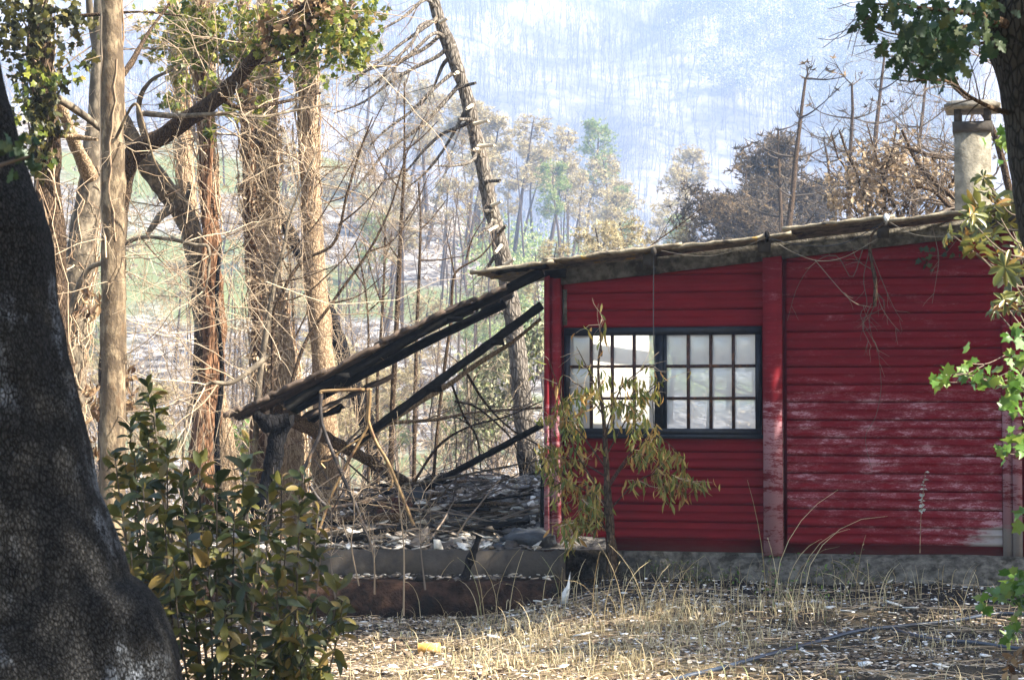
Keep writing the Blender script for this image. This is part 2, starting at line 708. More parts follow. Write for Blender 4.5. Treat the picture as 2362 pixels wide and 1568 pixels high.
MAT['twig_dark'] = twigmat('twig_dark', (.02, .017, .014), (.07, .055, .045))
MAT['twig_far'] = twigmat('twig_far', (.06, .05, .045), (.30, .26, .22))
MAT['vine'] = twigmat('vine', (.16, .09, .05), (.58, .44, .30))
MAT['ivy'] = leafmat('ivy', [(0, (.04, .065, .010)), (.5, (.14, .17, .02)), (.8, (.30, .30, .05)), (1, (.28, .18, .05))], .4, .4)
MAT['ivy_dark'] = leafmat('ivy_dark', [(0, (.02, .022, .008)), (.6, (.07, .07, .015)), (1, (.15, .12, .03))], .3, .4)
MAT['dry_leaf'] = leafmat('dry_leaf', [(0, (.08, .04, .02)), (.5, (.22, .13, .06)), (1, (.42, .29, .16))], .4, .6)
MAT['tan_leaf'] = leafmat('tan_leaf', [(0, (.15, .10, .06)), (.5, (.34, .24, .14)), (1, (.62, .48, .32))], .35, .6)
MAT['laurel'] = leafmat('laurel', [(0, (.02, .03, .012)), (.4, (.045, .055, .014)), (.75, (.11, .10, .018)), (1, (.20, .13, .04))], .3, .48, .35)
MAT['magnolia'] = leafmat('magnolia', [(0, (.07, .085, .02)), (.5, (.13, .14, .035)), (.85, (.20, .17, .04)), (1, (.26, .13, .03))], .3, .35, .5)
MAT['oak_leaf'] = leafmat('oak_leaf', [(0, (.012, .034, .014)), (.6, (.028, .062, .024)), (1, (.07, .085, .025))], .3, .55)
MAT['bright_leaf'] = leafmat('bright_leaf', [(0, (.06, .14, .02)), (.6, (.12, .22, .035)), (1, (.19, .24, .04))], .4, .45)
MAT['peach_leaf'] = leafmat('peach_leaf', [(0, (.08, .12, .02)), (.45, (.24, .24, .045)), (.75, (.42, .31, .08)), (1, (.40, .20, .06))], .4, .5)
MAT['pine_tan'] = leafmat('pine_tan', [(0, (.22, .165, .075)), (.6, (.46, .37, .19)), (1, (.64, .55, .32))], .3, .7)
MAT['pine_brown'] = leafmat('pine_brown', [(0, (.04, .032, .022)), (.6, (.11, .08, .05)), (1, (.22, .15, .08))], .3, .7)
MAT['pine_green'] = leafmat('pine_green', [(0, (.12, .19, .04)), (.6, (.26, .33, .08)), (1, (.42, .40, .17))], .3, .7)
MAT['far_green'] = leafmat('far_green', [(0, (.035, .045, .02)), (.5, (.17, .18, .09)), (1, (.40, .37, .24))], .3, .7)
MAT['grass'] = leafmat('grass', [(0, (.24, .17, .08)), (.5, (.50, .40, .22)), (.9, (.70, .60, .38)), (1, (.16, .20, .05))], .35, .5)
MAT['weed'] = leafmat('weed', [(0, (.05, .07, .02)), (.6, (.10, .12, .04)), (1, (.20, .18, .08))], .35, .5)
MAT['litter'] = leafmat('litter', [(0, (.03, .022, .016)), (.4, (.13, .085, .05)), (.75, (.34, .24, .14)), (1, (.62, .52, .40))], .15, .7)
MAT['ash_chip'] = leafmat('ash_chip', [(0, (.02, .018, .017)), (.35, (.10, .08, .065)), (.65, (.34, .28, .22)), (.85, (.55, .50, .44)), (1, (.82, .78, .70))], .0, .8)
MAT['white_chip'] = plain('white_chip', (.72, .70, .66), .8, .15, 30, .5, .004, dirt=(.25, .22, .2))
MAT['silver_leaf'] = leafmat('silver_leaf', [(0, (.30, .34, .28)), (.6, (.55, .58, .52)), (1, (.7, .7, .64))], .2, .6)

# ------------------------------------------------------------------ terrain
CREST_X = np.array([-900, 0, 500, 870, 1150, 1400, 1700, 2400, 3300], float)
CREST_Y = np.array([200, 250, 330, 400, 520, 620, 700, 780, 800], float)


def sm(t):
    t = np.clip(t, 0, 1)
    return t * t * (3 - 2 * t)


# distances of the valley behind, in metres: sketch distance -> real distance
G_D = [-2000, 26, 40, 60, 92, 130, 160, 200, 300, 430]
G_R = [-2000, 26, 46, 85, 170, 300, 430, 640, 1000, 1450]


def G(Y):
    return np.interp(Y, G_D, G_R)


def KK(Y):
    return G(Y) / Y


def H(X, Y):
    X, Y = np.asarray(X, float), np.asarray(Y, float)
    yd = np.interp(Y, G_R, G_D)
    k = np.where(Y > 26, Y / yd, 1.0)
    return np.where(Y > 26, 1.6 + (H0(X / k, yd) - 1.6) * k, H0(X, Y))


def H0(X, Y):
    X, Y = np.asarray(X, float), np.asarray(Y, float)
    Yc = np.maximum(Y, 8.0)
    px = 1181 + X / Yc * F
    zs = 1.6 + (HZ - np.interp(px, CREST_X, CREST_Y)) / F * 130
    dip = -0.28 * sm((1.1 - X) / 1.6) * sm((Y - 12.5) / 3) * sm((24 - Y) / 3)
    near = dip + 0.05 * noise(np.stack([X, Y, Y * 0], -1), .8, 3) + .015 * noise(np.stack([X, Y, Y * 0], -1), 4, 5)
    near = near + .02 * sm((X - 1.5) / 1) * sm((Y - 16.8) / 1.6)
    prof_y = [23, 32, 50, 70, 92]
    prof_z = [0, -1.0, -2.2, -1.2, 2.0]
    mid = np.interp(Y, prof_y, prof_z)
    t = sm((Y - 92) / 38)
    spur = 2.0 + (zs - 2.0) * np.clip((Y - 92) / 38, 0, 1) ** .9
    back = zs + (np.minimum(zs, 4) - zs - 6) * sm((Y - 131) / 25)
    cap = 1.6 + (HZ - np.interp(px, [-2000, 1500, 1900, 2010, 2362, 4000], [-200, -200, 60, 180, 260, 300])) / F * 300
    far1 = np.minimum(-6 + .60 * (Y - 178), cap - .25 * np.maximum(Y - 300, 0))
    far2 = -20 + .62 * (Y - 245) + 8 * np.sin(X * .02)
    far2 = np.minimum(far2, 92)
    far = np.maximum(far1, np.where(Y > 300, far2, -99))
    z = np.where(Y < 23, near, np.where(Y < 92, near * 0 + mid, np.where(Y < 131, spur, back)))
    z = np.where(Y > 150, np.maximum(z, far), z)
    amp = np.clip((Y - 26) / 60, 0, 1)
    q = np.stack([X, Y, Y * 0], -1)
    z = z + amp * (.9 * noise(q, .09, 11) + .35 * noise(q, .31, 12)) + np.clip((Y - 160) / 40, 0, 1) * (5.5 * noise(q, .022, 14) + 4.6 * noise(q @ np.array([[.8, .6, 0], [-.6, .8, 0], [0, 0, 1]]) * [1, .35, 1], .07, 15) + .9 * noise(q, .2, 16))
    return z


rows = np.concatenate([np.linspace(-30, 8, 24)[:-1], np.linspace(8, 24, 300)[:-1], np.geomspace(24, 1448, 330)])
cols = np.concatenate([np.linspace(-1.6, -.34, 26)[:-1], np.linspace(-.34, .34, 330), np.linspace(.34, 1.6, 26)[1:]])
GX = cols[None, :] * np.maximum(rows, 8)[:, None]
GY = np.broadcast_to(rows[:, None], GX.shape)
GZ = H(GX, GY)
nr, nc = GX.shape
b = (np.arange(nr - 1) * nc)[:, None] + np.arange(nc - 1)[None]
gf = np.stack([b, b + 1, b + nc + 1, b + nc], -1).reshape(-1, 4)

t = NT('ground_soil')
geo = sepz(t)
yy = geo[1]
lit = t.noise(9, 5, .7)
lit2 = t.noise(60, 4, .7)
sp = t.voro(38, 'F1')
near = t.mix(t.fac(lit2, .35, .7), (.012, .010, .009), (.07, .05, .034))
near = t.mix(t.math('MULTIPLY', t.fac(sp.outputs['Color'], .62, .75), .8), near, (.30, .22, .13))
straw = t.mix(t.fac(lit2, .35, .65), (.10, .07, .04), (.38, .29, .16))
near = t.mix(t.fac(t.math('ADD', t.noise(.9, 3, .6), t.math('MULTIPLY', t.fac(yy, 17.5, 14.0), .22)), .55, .75), near, straw)
# charred patch along the shed
near = t.mix(t.math('MULTIPLY', t.fac(t.math('ADD', t.noise(2.2, 3), t.math('MULTIPLY', t.fac(yy, 15.0, 18.0), .55)), .72, .95), .85), near, (.014, .013, .014))
ash = t.mix(t.fac(t.noise(.35, 4, .6), .38, .66), (.15, .125, .10), (.42, .39, .37))
burnt = t.mix(t.fac(t.noise(1.1, 5, .65), .42, .62), ash, (.05, .04, .035))
green = t.mix(t.fac(t.noise(.03, 3, .5), .52, .62), burnt, (.13, .15, .06))
far_c = t.mix(t.fac(t.noise(.02, 6, .75), .35, .65), (.08, .072, .07), (.25, .225, .22))
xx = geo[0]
near = t.mix(t.math('MULTIPLY', t.fac(t.math('ADD', t.noise(1.6, 4), t.math('MULTIPLY', t.fac(xx, .6, 2.2), .5)), .78, .98), .85), near, (.016, .014, .013))  # charred soil, darkened toward the right to stand in for shade there
c = t.mix(t.fac(yy, 25, 30), near, green)
c = t.mix(t.fac(yy, 300, 440), c, far_c)
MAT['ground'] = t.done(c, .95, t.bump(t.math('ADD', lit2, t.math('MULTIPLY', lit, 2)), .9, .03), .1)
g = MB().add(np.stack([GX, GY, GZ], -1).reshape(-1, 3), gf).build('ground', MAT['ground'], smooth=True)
tag(g, 'ash, leaf litter and burnt slopes', kind='structure')

# ------------------------------------------------------------------ haze
hz = NT('haze_air')
hz.t.nodes.remove(hz.b)
pv = hz.t.nodes.new('ShaderNodeVolumePrincipled')
pv.inputs['Color'].default_value = (.52, .68, 1.0, 1)
pv.inputs['Density'].default_value = .00058
pv.inputs['Anisotropy'].default_value = 0
hz.link(pv.outputs[0], hz.out.inputs['Volume'])
hb = MB().box(-2450, 2450, -60, 1475, -90, 420).build('haze', hz.m)
tag(hb, 'smoky blue air lying over the burnt valley', kind='stuff')

# ------------------------------------------------------------------ shed
YAW = math.radians(14)
SO = np.array([(1255 - 1181) / F * 20, 20, 0])
SU = np.array([math.cos(YAW), -math.sin(YAW), 0])
SN = np.array([math.sin(YAW), math.cos(YAW), 0])


def W(x, y, t=0.0):
    o = np.array([0, 0, EYE])
    d = P(x, y, 1.0) - o
    k = ((SO + t * SN - o) @ SN) / (d @ SN)
    p = o + d * k
    return (p - SO) @ SU, p[2]


def WW(x, y, t=0.0):
    s, z = W(x, y, t)
    return SO * np.array([1, 1, 0]) + s * SU + t * SN + np.array([0, 0, z])


def paint(name, base, peel, amount, band=None):
    t = NT(name)
    v = t.coord((1.2, 1, 5))
    n = t.noise(2.2, 6, .72, v)
    fine = t.noise(46, 4, .75, t.coord((1, 1, 2.4)))
    z = sepz(t)[2]
    x = sepz(t)[0]
    scuff = t.noise(14, 5, .7, t.coord((1, 1, 3.2)))
    m = t.math('ADD', n, t.math('ADD', t.math('MULTIPLY', fine, .30), t.math('MULTIPLY', scuff, .34)))
    m = t.math('SUBTRACT', m, .32)
    if band:
        lo, hi, gain = band
        zz = t.math('MULTIPLY', t.fac(z, hi + .25, hi - .1), t.fac(z, lo - .3, lo + .1))
        m = t.math('ADD', m, t.math('MULTIPLY', zz, gain))
        corner = t.math('MULTIPLY', t.fac(x, 2.9, 4.6), t.fac(z, .85, .35))
        m = t.math('ADD', m, t.math('MULTIPLY', corner, .26))
    # thin bright line where the rib catches wear
    c = t.mix(t.fac(t.noise(5, 4, .6, t.coord((.5, 1, 3))), .3, .75), tuple(q * .72 for q in base), base)
    c = t.mix(t.fac(m, .58 - amount, .80 - amount), c, tuple(a * .30 + b * .70 for a, b in zip(peel, base)))
    c = t.mix(t.math('MULTIPLY', t.fac(m, .72 - amount, .79 - amount), .8), c, peel)
    if band:
        c = t.mix(t.math('MULTIPLY', t.fac(t.math('ADD', corner, t.math('MULTIPLY', n, .8)), 1.0, 1.22), .9), c, (.30, .27, .25))
    c = t.mix(t.math('MULTIPLY', t.fac(t.math('ADD', z, t.math('MULTIPLY', n, .25)), .52, .30), .55), c, (.13, .09, .08))
    h = t.math('ADD', t.math('MULTIPLY', m, .7), t.math('MULTIPLY', fine, .35))
    return t.done(c, .7, t.bump(h, .25, .004), .08)


RED = (.175, .0065, .011)
MAT['red_paint'] = paint('red_paint', RED, (.30, .10, .11), -.02)
MAT['red_worn'] = paint('red_worn', (.165, .0058, .0105), (.38, .19, .21), .04, (.7, 1.75, .12))
MAT['red_pillar'] = paint('red_pillar', (.17, .008, .013), (.38, .20, .22), .03, (-.3, 1.55, .24))
MAT['concrete'] = plain('concrete', (.12, .108, .09), .95, .55, 13, .9, .015, dirt=(.035, .03, .022), spec=.1)
MAT['concrete_dark'] = plain('concrete_dark', (.045, .038, .032), .9, .35, 9, .5, .01, dirt=(.05, .04, .03))
MAT['brick_step'] = plain('brick_step', (.034, .019, .013), .95, .7, 9, .9, .02, dirt=(.008, .0075, .007), spec=.1)
MAT['sooty'] = plain('sooty', (.07, .055, .045), .9, .6, 6, .6, .01, dirt=(.012, .011, .011))
MAT['window_frame'] = plain('window_frame', (.010, .013, .020), .5, .4, 18, .3, .003)
MAT['rusty_bar'] = plain('rusty_bar', (.045, .022, .018), .7, .5, 40, .4, .003, dirt=(.14, .06, .03))
MAT['lining'] = plain('lining', (.62, .59, .53), .8, .12, 3)
t = NT('roof_cement')
c = t.mix(t.fac(t.noise(9, 5, .7), .3, .7), (.12, .10, .075), (.38, .32, .23))
c = t.mix(t.fac(t.noise(5, 4, .6), .60, .68), c, (.50, .30, .05))
c = t.mix(t.fac(t.noise(3, 4, .7), .56, .66), c, (.06, .05, .045))
MAT['roof_cement'] = t.done(c, .9, t.bump(t.noise(40, 4), .5, .01), .2)

# frosted, rippled panes
for nm, clear, tint in (('pane_milky', .34, (.90, .95, 1.0)), ('pane_clear', .60, (1.0, .99, .96))):
    t = NT(nm)
    t.t.nodes.remove(t.b)
    tr = t.n('BsdfTransparent')
    tl = t.n('BsdfTranslucent')
    df = t.n('BsdfDiffuse')
    gl = t.n('BsdfGlossy')
    gl.inputs['Roughness'].default_value = .16
    smear = t.noise(4, 5, .7)
    bmp = t.bump(t.noise(14, 3), .35, .01)
    t.link(bmp, gl.inputs['Normal'])
    colr = t.mix(t.fac(smear, .45, .75), tint, tuple(q * .82 for q in tint))
    for nd in (tr, tl, df):
        t.link(colr, nd.inputs['Color'])
    a = t.n('MixShader')
    a.inputs[0].default_value = .45
    t.link(tl.outputs[0], a.inputs[1])
    t.link(df.outputs[0], a.inputs[2])
    b2 = t.n('MixShader')
    t.link(t.math('MULTIPLY_ADD', smear, -.2, clear + .10), b2.inputs[0])
    t.link(a.outputs[0], b2.inputs[1])
    t.link(tr.outputs[0], b2.inputs[2])
    c3 = t.n('MixShader')
    c3.inputs[0].default_value = .14
    t.link(b2.outputs[0], c3.inputs[1])
    t.link(gl.outputs[0], c3.inputs[2])
    t.link(c3.outputs[0], t.out.inputs[0])
    MAT[nm] = t.m

shed = thing('shed', 'dark red painted shed with ribbed boards, barred window and shallow cement roof', 'shed', SO * np.array([1, 1, 0]), -YAW)
sh = lambda mb, name, mat, parent=shed, smooth=False: mb.build(name, mat, parent, smooth, local=True)

T0 = -.38
sA, zA = W(1255, 612, T0)
sB, zB = W(2362, 478, T0)
roofz = lambda s: zA + (zB - zA) * (s - sA) / (sB - sA)
fa = [W(x, y, -.07) for x, y in ((1290, 656), (2362, 531))]
beamz = lambda s: fa[0][1] + (fa[1][1] - fa[0][1]) * (s - fa[0][0]) / (fa[1][0] - fa[0][0])
S_END = W(2362, 900)[0] + 1.6
ZB = .25


def prism(mb, poly, t0, t1, rnd=0.0):
    n = len(poly)
    v = [(s, t0, z) for s, z in poly] + [(s, t1, z) for s, z in poly]
    f3 = [[0, i, i + 1] for i in range(1, n - 1)] + [[n, n + i + 1, n + i] for i in range(1, n - 1)]
    b0 = mb.n
    mb.add(v, f3, rnd)
    mb.more([[i, i + n, (i + 1) % n + n, (i + 1) % n] for i in range(n)], b0)
    return mb


# wall with boards
xs = {k: W(k, 900)[0] for k in (1255, 1272, 1290, 1302, 1757, 1762, 1803, 1815, 2310, 2334, 2352)}
wx0, wz1 = W(1303, 757)
wx1, wz0 = W(1757, 1003)
wall_mb = MB()
for poly in ([(xs[1255] + .04, ZB), (wx0, ZB), (wx0, roofz(wx0) - .06), (xs[1255] + .04, roofz(0) - .06)],
             [(wx0, ZB), (wx1, ZB), (wx1, wz0), (wx0, wz0)],
             [(wx0, wz1), (wx1, wz1), (wx1, roofz(wx1) - .06), (wx0, roofz(wx0) - .06)],
             [(wx1, ZB), (S_END, ZB), (S_END, roofz(S_END) - .06), (wx1, roofz(wx1) - .06)]):
    prism(wall_mb, poly, .025, .14)
wall = sh(wall_mb, 'wall', MAT['red_paint'])


def board(s0, s1, z0, z1, mat, parent):
    h = z1 - z0
    prof = [(z0 + .001, .024), (z0 + .006, .010), (z0 + .007, -.006), (z0 + h * .30, -.0065), (z0 + h * .31, -.002), (z0 + h * .60, -.002), (z0 + h * .62, -.007), (z0 + h * .68, -.007), (z0 + h * .70, -.001), (z1 - .004, .000), (z1 - .001, .006), (z1 - .001, .024)]
    ns = 9
    ss = np.linspace(s0, s1, ns)
    off = rng.normal(0, .0012, ns) + rng.normal(0, .0018)
    zo = np.cumsum(rng.normal(0, .0009, ns))
    v = [(s, t + off[i], z + zo[i]) for i, s in enumerate(ss) for z, t in prof]
    k = len(prof)
    f = [[i * k + j, (i + 1) * k + j, (i + 1) * k + j + 1, i * k + j + 1] for i in range(ns - 1) for j in range(k - 1)]
    return sh(MB().add(v, f), 'board', mat, parent)


RH = .1665


def bay(s0, s1, za, zb, mat):
    z = za
    while z < zb - .02:
        z1 = min(z + RH, zb)
        a = s0
        if roofz(a) < z1 + .03:
            a = sA + (z1 + .03 - zA) * (sB - sA) / (zB - zA)
        if a < s1 - .05:
            board(a, s1, z, z1, mat, wall)
        z = z1


bay(xs[1302], xs[1762], wz0 - RH * 6, wz0, MAT['red_paint'])
bay(xs[1302], xs[1762], wz1, roofz(xs[1762]), MAT['red_paint'])
bay(xs[1815], xs[2310], W(2050, 1258)[1], roofz(xs[2310]), MAT['red_worn'])

mb = MB()
prism(mb, [(xs[1255] + .02, beamz(xs[1255])), (S_END, beamz(S_END)), (S_END, roofz(S_END) - .02), (xs[1255] + .02, roofz(0) - .02)], -.07, .024)
sh(mb, 'fascia_beam', MAT['concrete'])
# pillars
mb = MB()
zt = W(1272, 640, -.14)[1]
s0, s1, s2 = W(1255, 900, -.14)[0], W(1271, 900, -.14)[0], W(1290, 900, -.14)[0]
prism(mb, [(s0, .0), (s1 - .02, .0), (s1 - .02, zt + .02), (s0, zt)], -.14, .03)
prism(mb, [(s1 - .022, .0), (s1 + .012, .0), (s1 + .012, zt), (s1 - .022, zt)], -.095, .03)
prism(mb, [(s1 + .01, .0), (s2, .0), (s2, zt - .01), (s1 + .01, zt - .01)], -.137, .03)
sh(mb, 'corner_pillar', MAT['red_pillar'])
mb = MB()
prism(mb, [(s2 + .008, W(1290, 750)[1]), (s2 + .05, W(1290, 750)[1]), (s2 + .045, W(1290, 690)[1]), (s2 + .05, W(1290, 668)[1]), (s2 + .008, W(1290, 668)[1])], -.02, .02)
sh(mb, 'mortar_strip', MAT['concrete'])
mb = MB()
prism(mb, [(s0, zt + .0), (s2 + .05, zt + .0), (s2 + .05, roofz(.2) - .03), (s0, roofz(s0) - .03)], -.10, .02)
sh(mb, 'pillar_cap', MAT['charred_wood'])
for a, b_, tt in ((1760, 1803, -.13), (2334, 2356, -.05)):
    mb = MB()
    s0, s1 = W(a, 900, tt)[0], W(b_, 900, tt)[0]
    prism(mb, [(s0, ZB - .02), (s1, ZB - .02), (s1, beamz(s1) + .02), (s0, beamz(s0) + .02)], tt, .024)
    sh(mb, 'pillar', MAT['red_pillar'])
mb = MB()
s0 = W(2362, 900)[0]
prism(mb, [(s0 + .02, ZB - .02), (S_END, ZB - .02), (S_END, beamz(S_END)), (s0 + .02, beamz(s0))], -.02, .024)
sh(mb, 'end_panel', MAT['red_pillar'])
mb = MB().box(xs[2310] + .005, xs[2310] + .09, -.03, .024, ZB, beamz(xs[2310]) + .05)
sh(mb, 'edge_trim', MAT['red_pillar'])

# other walls, floor, back opening
DEP = 5.0
mb = MB()
prism(mb, [(0, ZB), (S_END, ZB), (S_END, .9), (0, .9)], DEP, DEP + .12)
for a, b_ in ((3.6, 5.0), (5.0, S_END)):
    prism(mb, [(a, .9), (b_, .9), (b_, roofz(b_)), (a, roofz(a))], DEP, DEP + .12)
mb.box(S_END - .12, S_END, .14, DEP, ZB, roofz(S_END) - .15)
mb.box(.04, .14, .14, DEP, ZB, roofz(0) - .05)
sh(mb, 'back_wall', MAT['lining'])
mb = MB()
prism(mb, [(0, -.25), (S_END, -.25), (S_END, ZB - .004), (0, ZB - .004)], -.03, DEP)
sh(mb, 'plinth', MAT['concrete'])
# rough concrete footing in front of the right bay
NSF = 120
ss = np.linspace(1.15, S_END, NSF)
prof = [(-.03, .235), (-.10, .25), (-.20, .21), (-.33, .12), (-.42, -.02), (-.5, -.2)]
v = []
for s in ss:
    k = sm((s - 1.1) / 1.5)
    for j, (tt, z) in enumerate(prof):
        q = np.array([[s * 3, tt * 3, z * 3]])
        nz = fbm(q, 1.0, 4, 31)[0]
        v.append((s, tt * (.35 + .65 * k) + .06 * nz * (j > 0), z - .07 * (1 - k) * (j > 0) + .05 * nz * (j > 1) + .02 * math.sin(s * 2)))
k = len(prof)
f = [[i * k + j, (i + 1) * k + j, (i + 1) * k + j + 1, i * k + j + 1] for i in range(NSF - 1) for j in range(k - 1)]
sh(MB().add(v, [q[::-1] for q in f]), 'footing', MAT['concrete'], smooth=True)

# window
win = thing('window', None, None)
win.parent = shed
zr = [W(1500, y, .0)[1] for y in (775, 841, 848, 915, 922, 988)]
px_cols = [(1315, 1360), (1366, 1408), (1415, 1459), (1465, 1510), (1538, 1584), (1590, 1636), (1642, 1688), (1694, 1740)]
fm = MB()
fr = [(wx0, wx1, wz1 - .075, wz1), (wx0, wx1, wz0, wz0 + .06), (wx0, wx0 + .05, wz0 + .06, wz1 - .075), (wx1 - .055, wx1, wz0 + .06, wz1 - .075)]
for i, (a, b_, c_, d_) in enumerate(fr):
    fm.box(a, b_, -.035 - .003 * (i < 2), .05, c_, d_)
m0, m1 = W(1510, 880)[0], W(1537, 880)[0]
fm.box(m0, m0 + .035, -.012, .055, wz0 + .06, wz1 - .075)
fm.box(m0 + .035, m1 - .03, -.03, .055, wz0 + .06, wz1 - .075)
fm.box(m1 - .03, m1, -.015, .055, wz0 + .06, wz1 - .075)
sh(fm, 'frame', MAT['window_frame'], win)
sill = MB().box(wx0 - .02, wx1 + .02, -.06, .0, wz0 - .035, wz0 + .002)
sh(sill, 'sill', MAT['window_frame'], win)
for a, b_ in ((wx0 + .05, m0), (m1, wx1 - .055)):
    for z in ((zr[1] + zr[2]) / 2, (zr[3] + zr[4]) / 2):
        sh(MB().box(a, b_, .002, .045, z - .014, z + .014), 'glazing_bar', MAT['rusty_bar'], win)
for i in range(7):
    if i == 3:
        continue
    c_ = (W(px_cols[i][1], 880)[0] + W(px_cols[i + 1][0], 880)[0]) / 2
    sh(MB().box(c_ - .013, c_ + .013, -.002, .048, wz0 + .06, wz1 - .075), 'glazing_bar', MAT['rusty_bar'], win)
for i, (a, b_) in enumerate(px_cols):
    for r in range(3):
        s0, s1 = W(a, 880)[0] - .008, W(b_, 880)[0] + .008
        z1, z0 = zr[2 * r] + .008, zr[2 * r + 1] - .008
        n = 7
        u = np.linspace(0, 1, n)
        v = []
        for zz in u:
            for q in u:
                bul = .012 * (math.sin(math.pi * q) * math.sin(math.pi * zz)) ** .5 if 0 < q < 1 and 0 < zz < 1 else 0
                v.append((s0 + (s1 - s0) * q, .035 - bul + .0012 * rng.normal(), z0 + (z1 - z0) * zz))
        f = [[j * n + l, j * n + l + 1, (j + 1) * n + l + 1, (j + 1) * n + l] for j in range(n - 1) for l in range(n - 1)]
        sh(MB().add(v, f), 'pane', MAT['pane_clear' if i < 4 else 'pane_milky'], win, True)

# roof
roof = thing('roof', None, None)
roof.parent = shed


def sheet(s0, s1, t0, t1, dz, ragL=.0, ragR=.0, seed=0, slope_extra=0.0):
    g = np.random.default_rng(seed)
    ns = max(6, int((s1 - s0) / .06))
    nt = 26
    th = .010
    top, bot = [], []
    tt = np.linspace(0, 1, nt)
    rl = np.cumsum(g.normal(0, 1, nt))
    rr = np.cumsum(g.normal(0, 1, nt))
    sag = g.normal(0, .006, 4)
    for i in range(ns):
        u = i / (ns - 1)
        for j in range(nt):
            a = s0 + ragL * (abs(rl[j]) % 2 - 1)
            b_ = s1 + ragR * (abs(rr[j]) % 2 - 1)
            s = a + (b_ - a) * u
            tq = t0 + (t1 - t0) * tt[j] + (.018 * fbm(np.array([[s * 9, 0, seed]]), 1, 4)[0] if j == 0 else 0)
            wv = .016 * math.cos(2 * math.pi * (tq - T0) / .177)
            z = roofz(s) + dz + wv + .006 * math.sin(s * 2.1 + seed) + slope_extra * (s - s0) + .005 * fbm(np.array([[s * 8, tq * 2, seed]]), 1, 2)[0]
            top.append((s, tq, z + th + (.004 if j == 0 else 0) + (.006 * g.normal() if j == 0 else 0)))
            bot.append((s, tq, z - (.010 + .006 * g.random() if j == 0 else 0)))
    n = len(top)
    f = []
    for i in range(ns - 1):
        for j in range(nt - 1):
            q = i * nt + j
            f.append([q, q + nt, q + nt + 1, q + 1])
            f.append([n + q, n + q + 1, n + q + nt + 1, n + q + nt])
        q = i * nt
        f.append([q, n + q, n + q + nt, q + nt])
        q = i * nt + nt - 1
        f.append([q, q + nt, n + q + nt, n + q])
    for j in range(nt - 1):
        f.append([j, j + 1, n + j + 1, n + j])
        q = (ns - 1) * nt + j
        f.append([q, n + q, n + q + 1, q + 1])
    return sh(MB().add(top + bot, f), 'roof_sheet', MAT['roof_cement'], roof)


re = [W(x, 600, T0)[0] for x in (1100, 1262, 1555, 1812, 2050)] + [S_END + .3]
for q, (a, b_) in enumerate(zip(re, re[1:])):
    for w_, (t0, t1) in enumerate(((T0, 1.4), (1.36, 3.1), (3.06, DEP + .3))):
        if q <= 2 and w_ >= 1:      # unseen rear roof over left bay left open so sun reaches the inner wall
            continue
        sheet(a - .03, b_ + .06, t0, t1, .014 + .022 * (q % 2) + .004 * w_ + (.02 if q in (3,) else 0), ragL=.05 if q == 0 else .012, ragR=.012, seed=q * 3 + w_)
for s in (W(1150, 600)[0], W(1507, 600)[0], W(1768, 600)[0], W(2040, 600)[0], W(2330, 600)[0], S_END - .2):
    if s < 0:
        continue
    mb = MB().beam((s, -.27, roofz(s) - .055), (s, DEP, roofz(s) - .055), .10, .10, segs=8, rough=.003)
    sh(mb, 'purlin', MAT['concrete_dark'], roof)
# broken splinter of sheet under the roof's left end
mb = MB().beam((W(1135, 626, -.3)[0], -.3, W(1135, 628, -.3)[1]), (W(1262, 612, -.3)[0], -.3, W(1262, 614, -.3)[1]), .12, .035, segs=10, rough=.008)
sh(mb, 'rafter_end', MAT['charred_wood'], roof)

# chimney
ch = thing('chimney', None, None)
ch.parent = shed
pc = P(2244, 300, 21.5)
cs, ct = (pc - SO) @ SU, (pc - SO) @ SN
zc = lambda y: P(2244, y, 21.5)[2]
mm = 21.5 / F
hw = 41 * mm
bevel = lambda mb, x0, x1, y0, y1, z0, z1, k=.0: mb.box(x0, x1, y0, y1, z0, z1, jit=.003)
mb = MB()
for i in range(8):
    za_, zb_ = 2.7 + (zc(308) - 2.7) * i / 8, 2.7 + (zc(308) - 2.7) * (i + 1) / 8
    mb.box(cs - hw, cs + hw, ct - hw, ct + hw, za_, zb_, jit=.0)
mb = MB().beam((cs, ct, 2.7), (cs, ct, zc(306)), 2 * hw, 2 * hw, up=(0, 1, 0), segs=1)
sh(mb, 'stack', plain('chimney_render', (.20, .18, .14), .95, .4, 9, .6, .012, dirt=(.09, .075, .05)), ch)
mb = MB().beam((cs, ct, zc(309)), (cs, ct, zc(286)), 2 * hw + .035, 2 * hw + .035, up=(0, 1, 0), segs=2, rough=.002)
sh(mb, 'collar', MAT['concrete_dark'], ch)
for i, j in ((-1, -1), (1, -1), (-1, 1), (1, 1)):
    mb = MB().beam((cs + i * (hw - .035), ct + j * (hw - .035), zc(287)), (cs + i * (hw - .035), ct + j * (hw - .035), zc(254)), .075, .075, up=(0, 1, 0))
    sh(mb, 'pier', MAT['concrete_dark'], ch)
zb0, zb1, zb2 = zc(257), zc(249), zc(237)
cw = 64 * mm
v = [(cs + i * (cw + q), ct + j * (cw + q), z) for z, q in ((zb0, -.02), (zb1, 0), (zb2, -.09)) for i, j in ((-1, -1), (1, -1), (1, 1), (-1, 1))]
f = [[3, 2, 1, 0], [8, 9, 10, 11]] + [[4 * r + i, 4 * r + (i + 1) % 4, 4 * r + 4 + (i + 1) % 4, 4 * r + 4 + i] for r in (0, 1) for i in range(4)]
sh(MB().add(v, f), 'cap', plain('cap_stone', (.16, .14, .11), .9, .4, 20, .6, .01), ch)
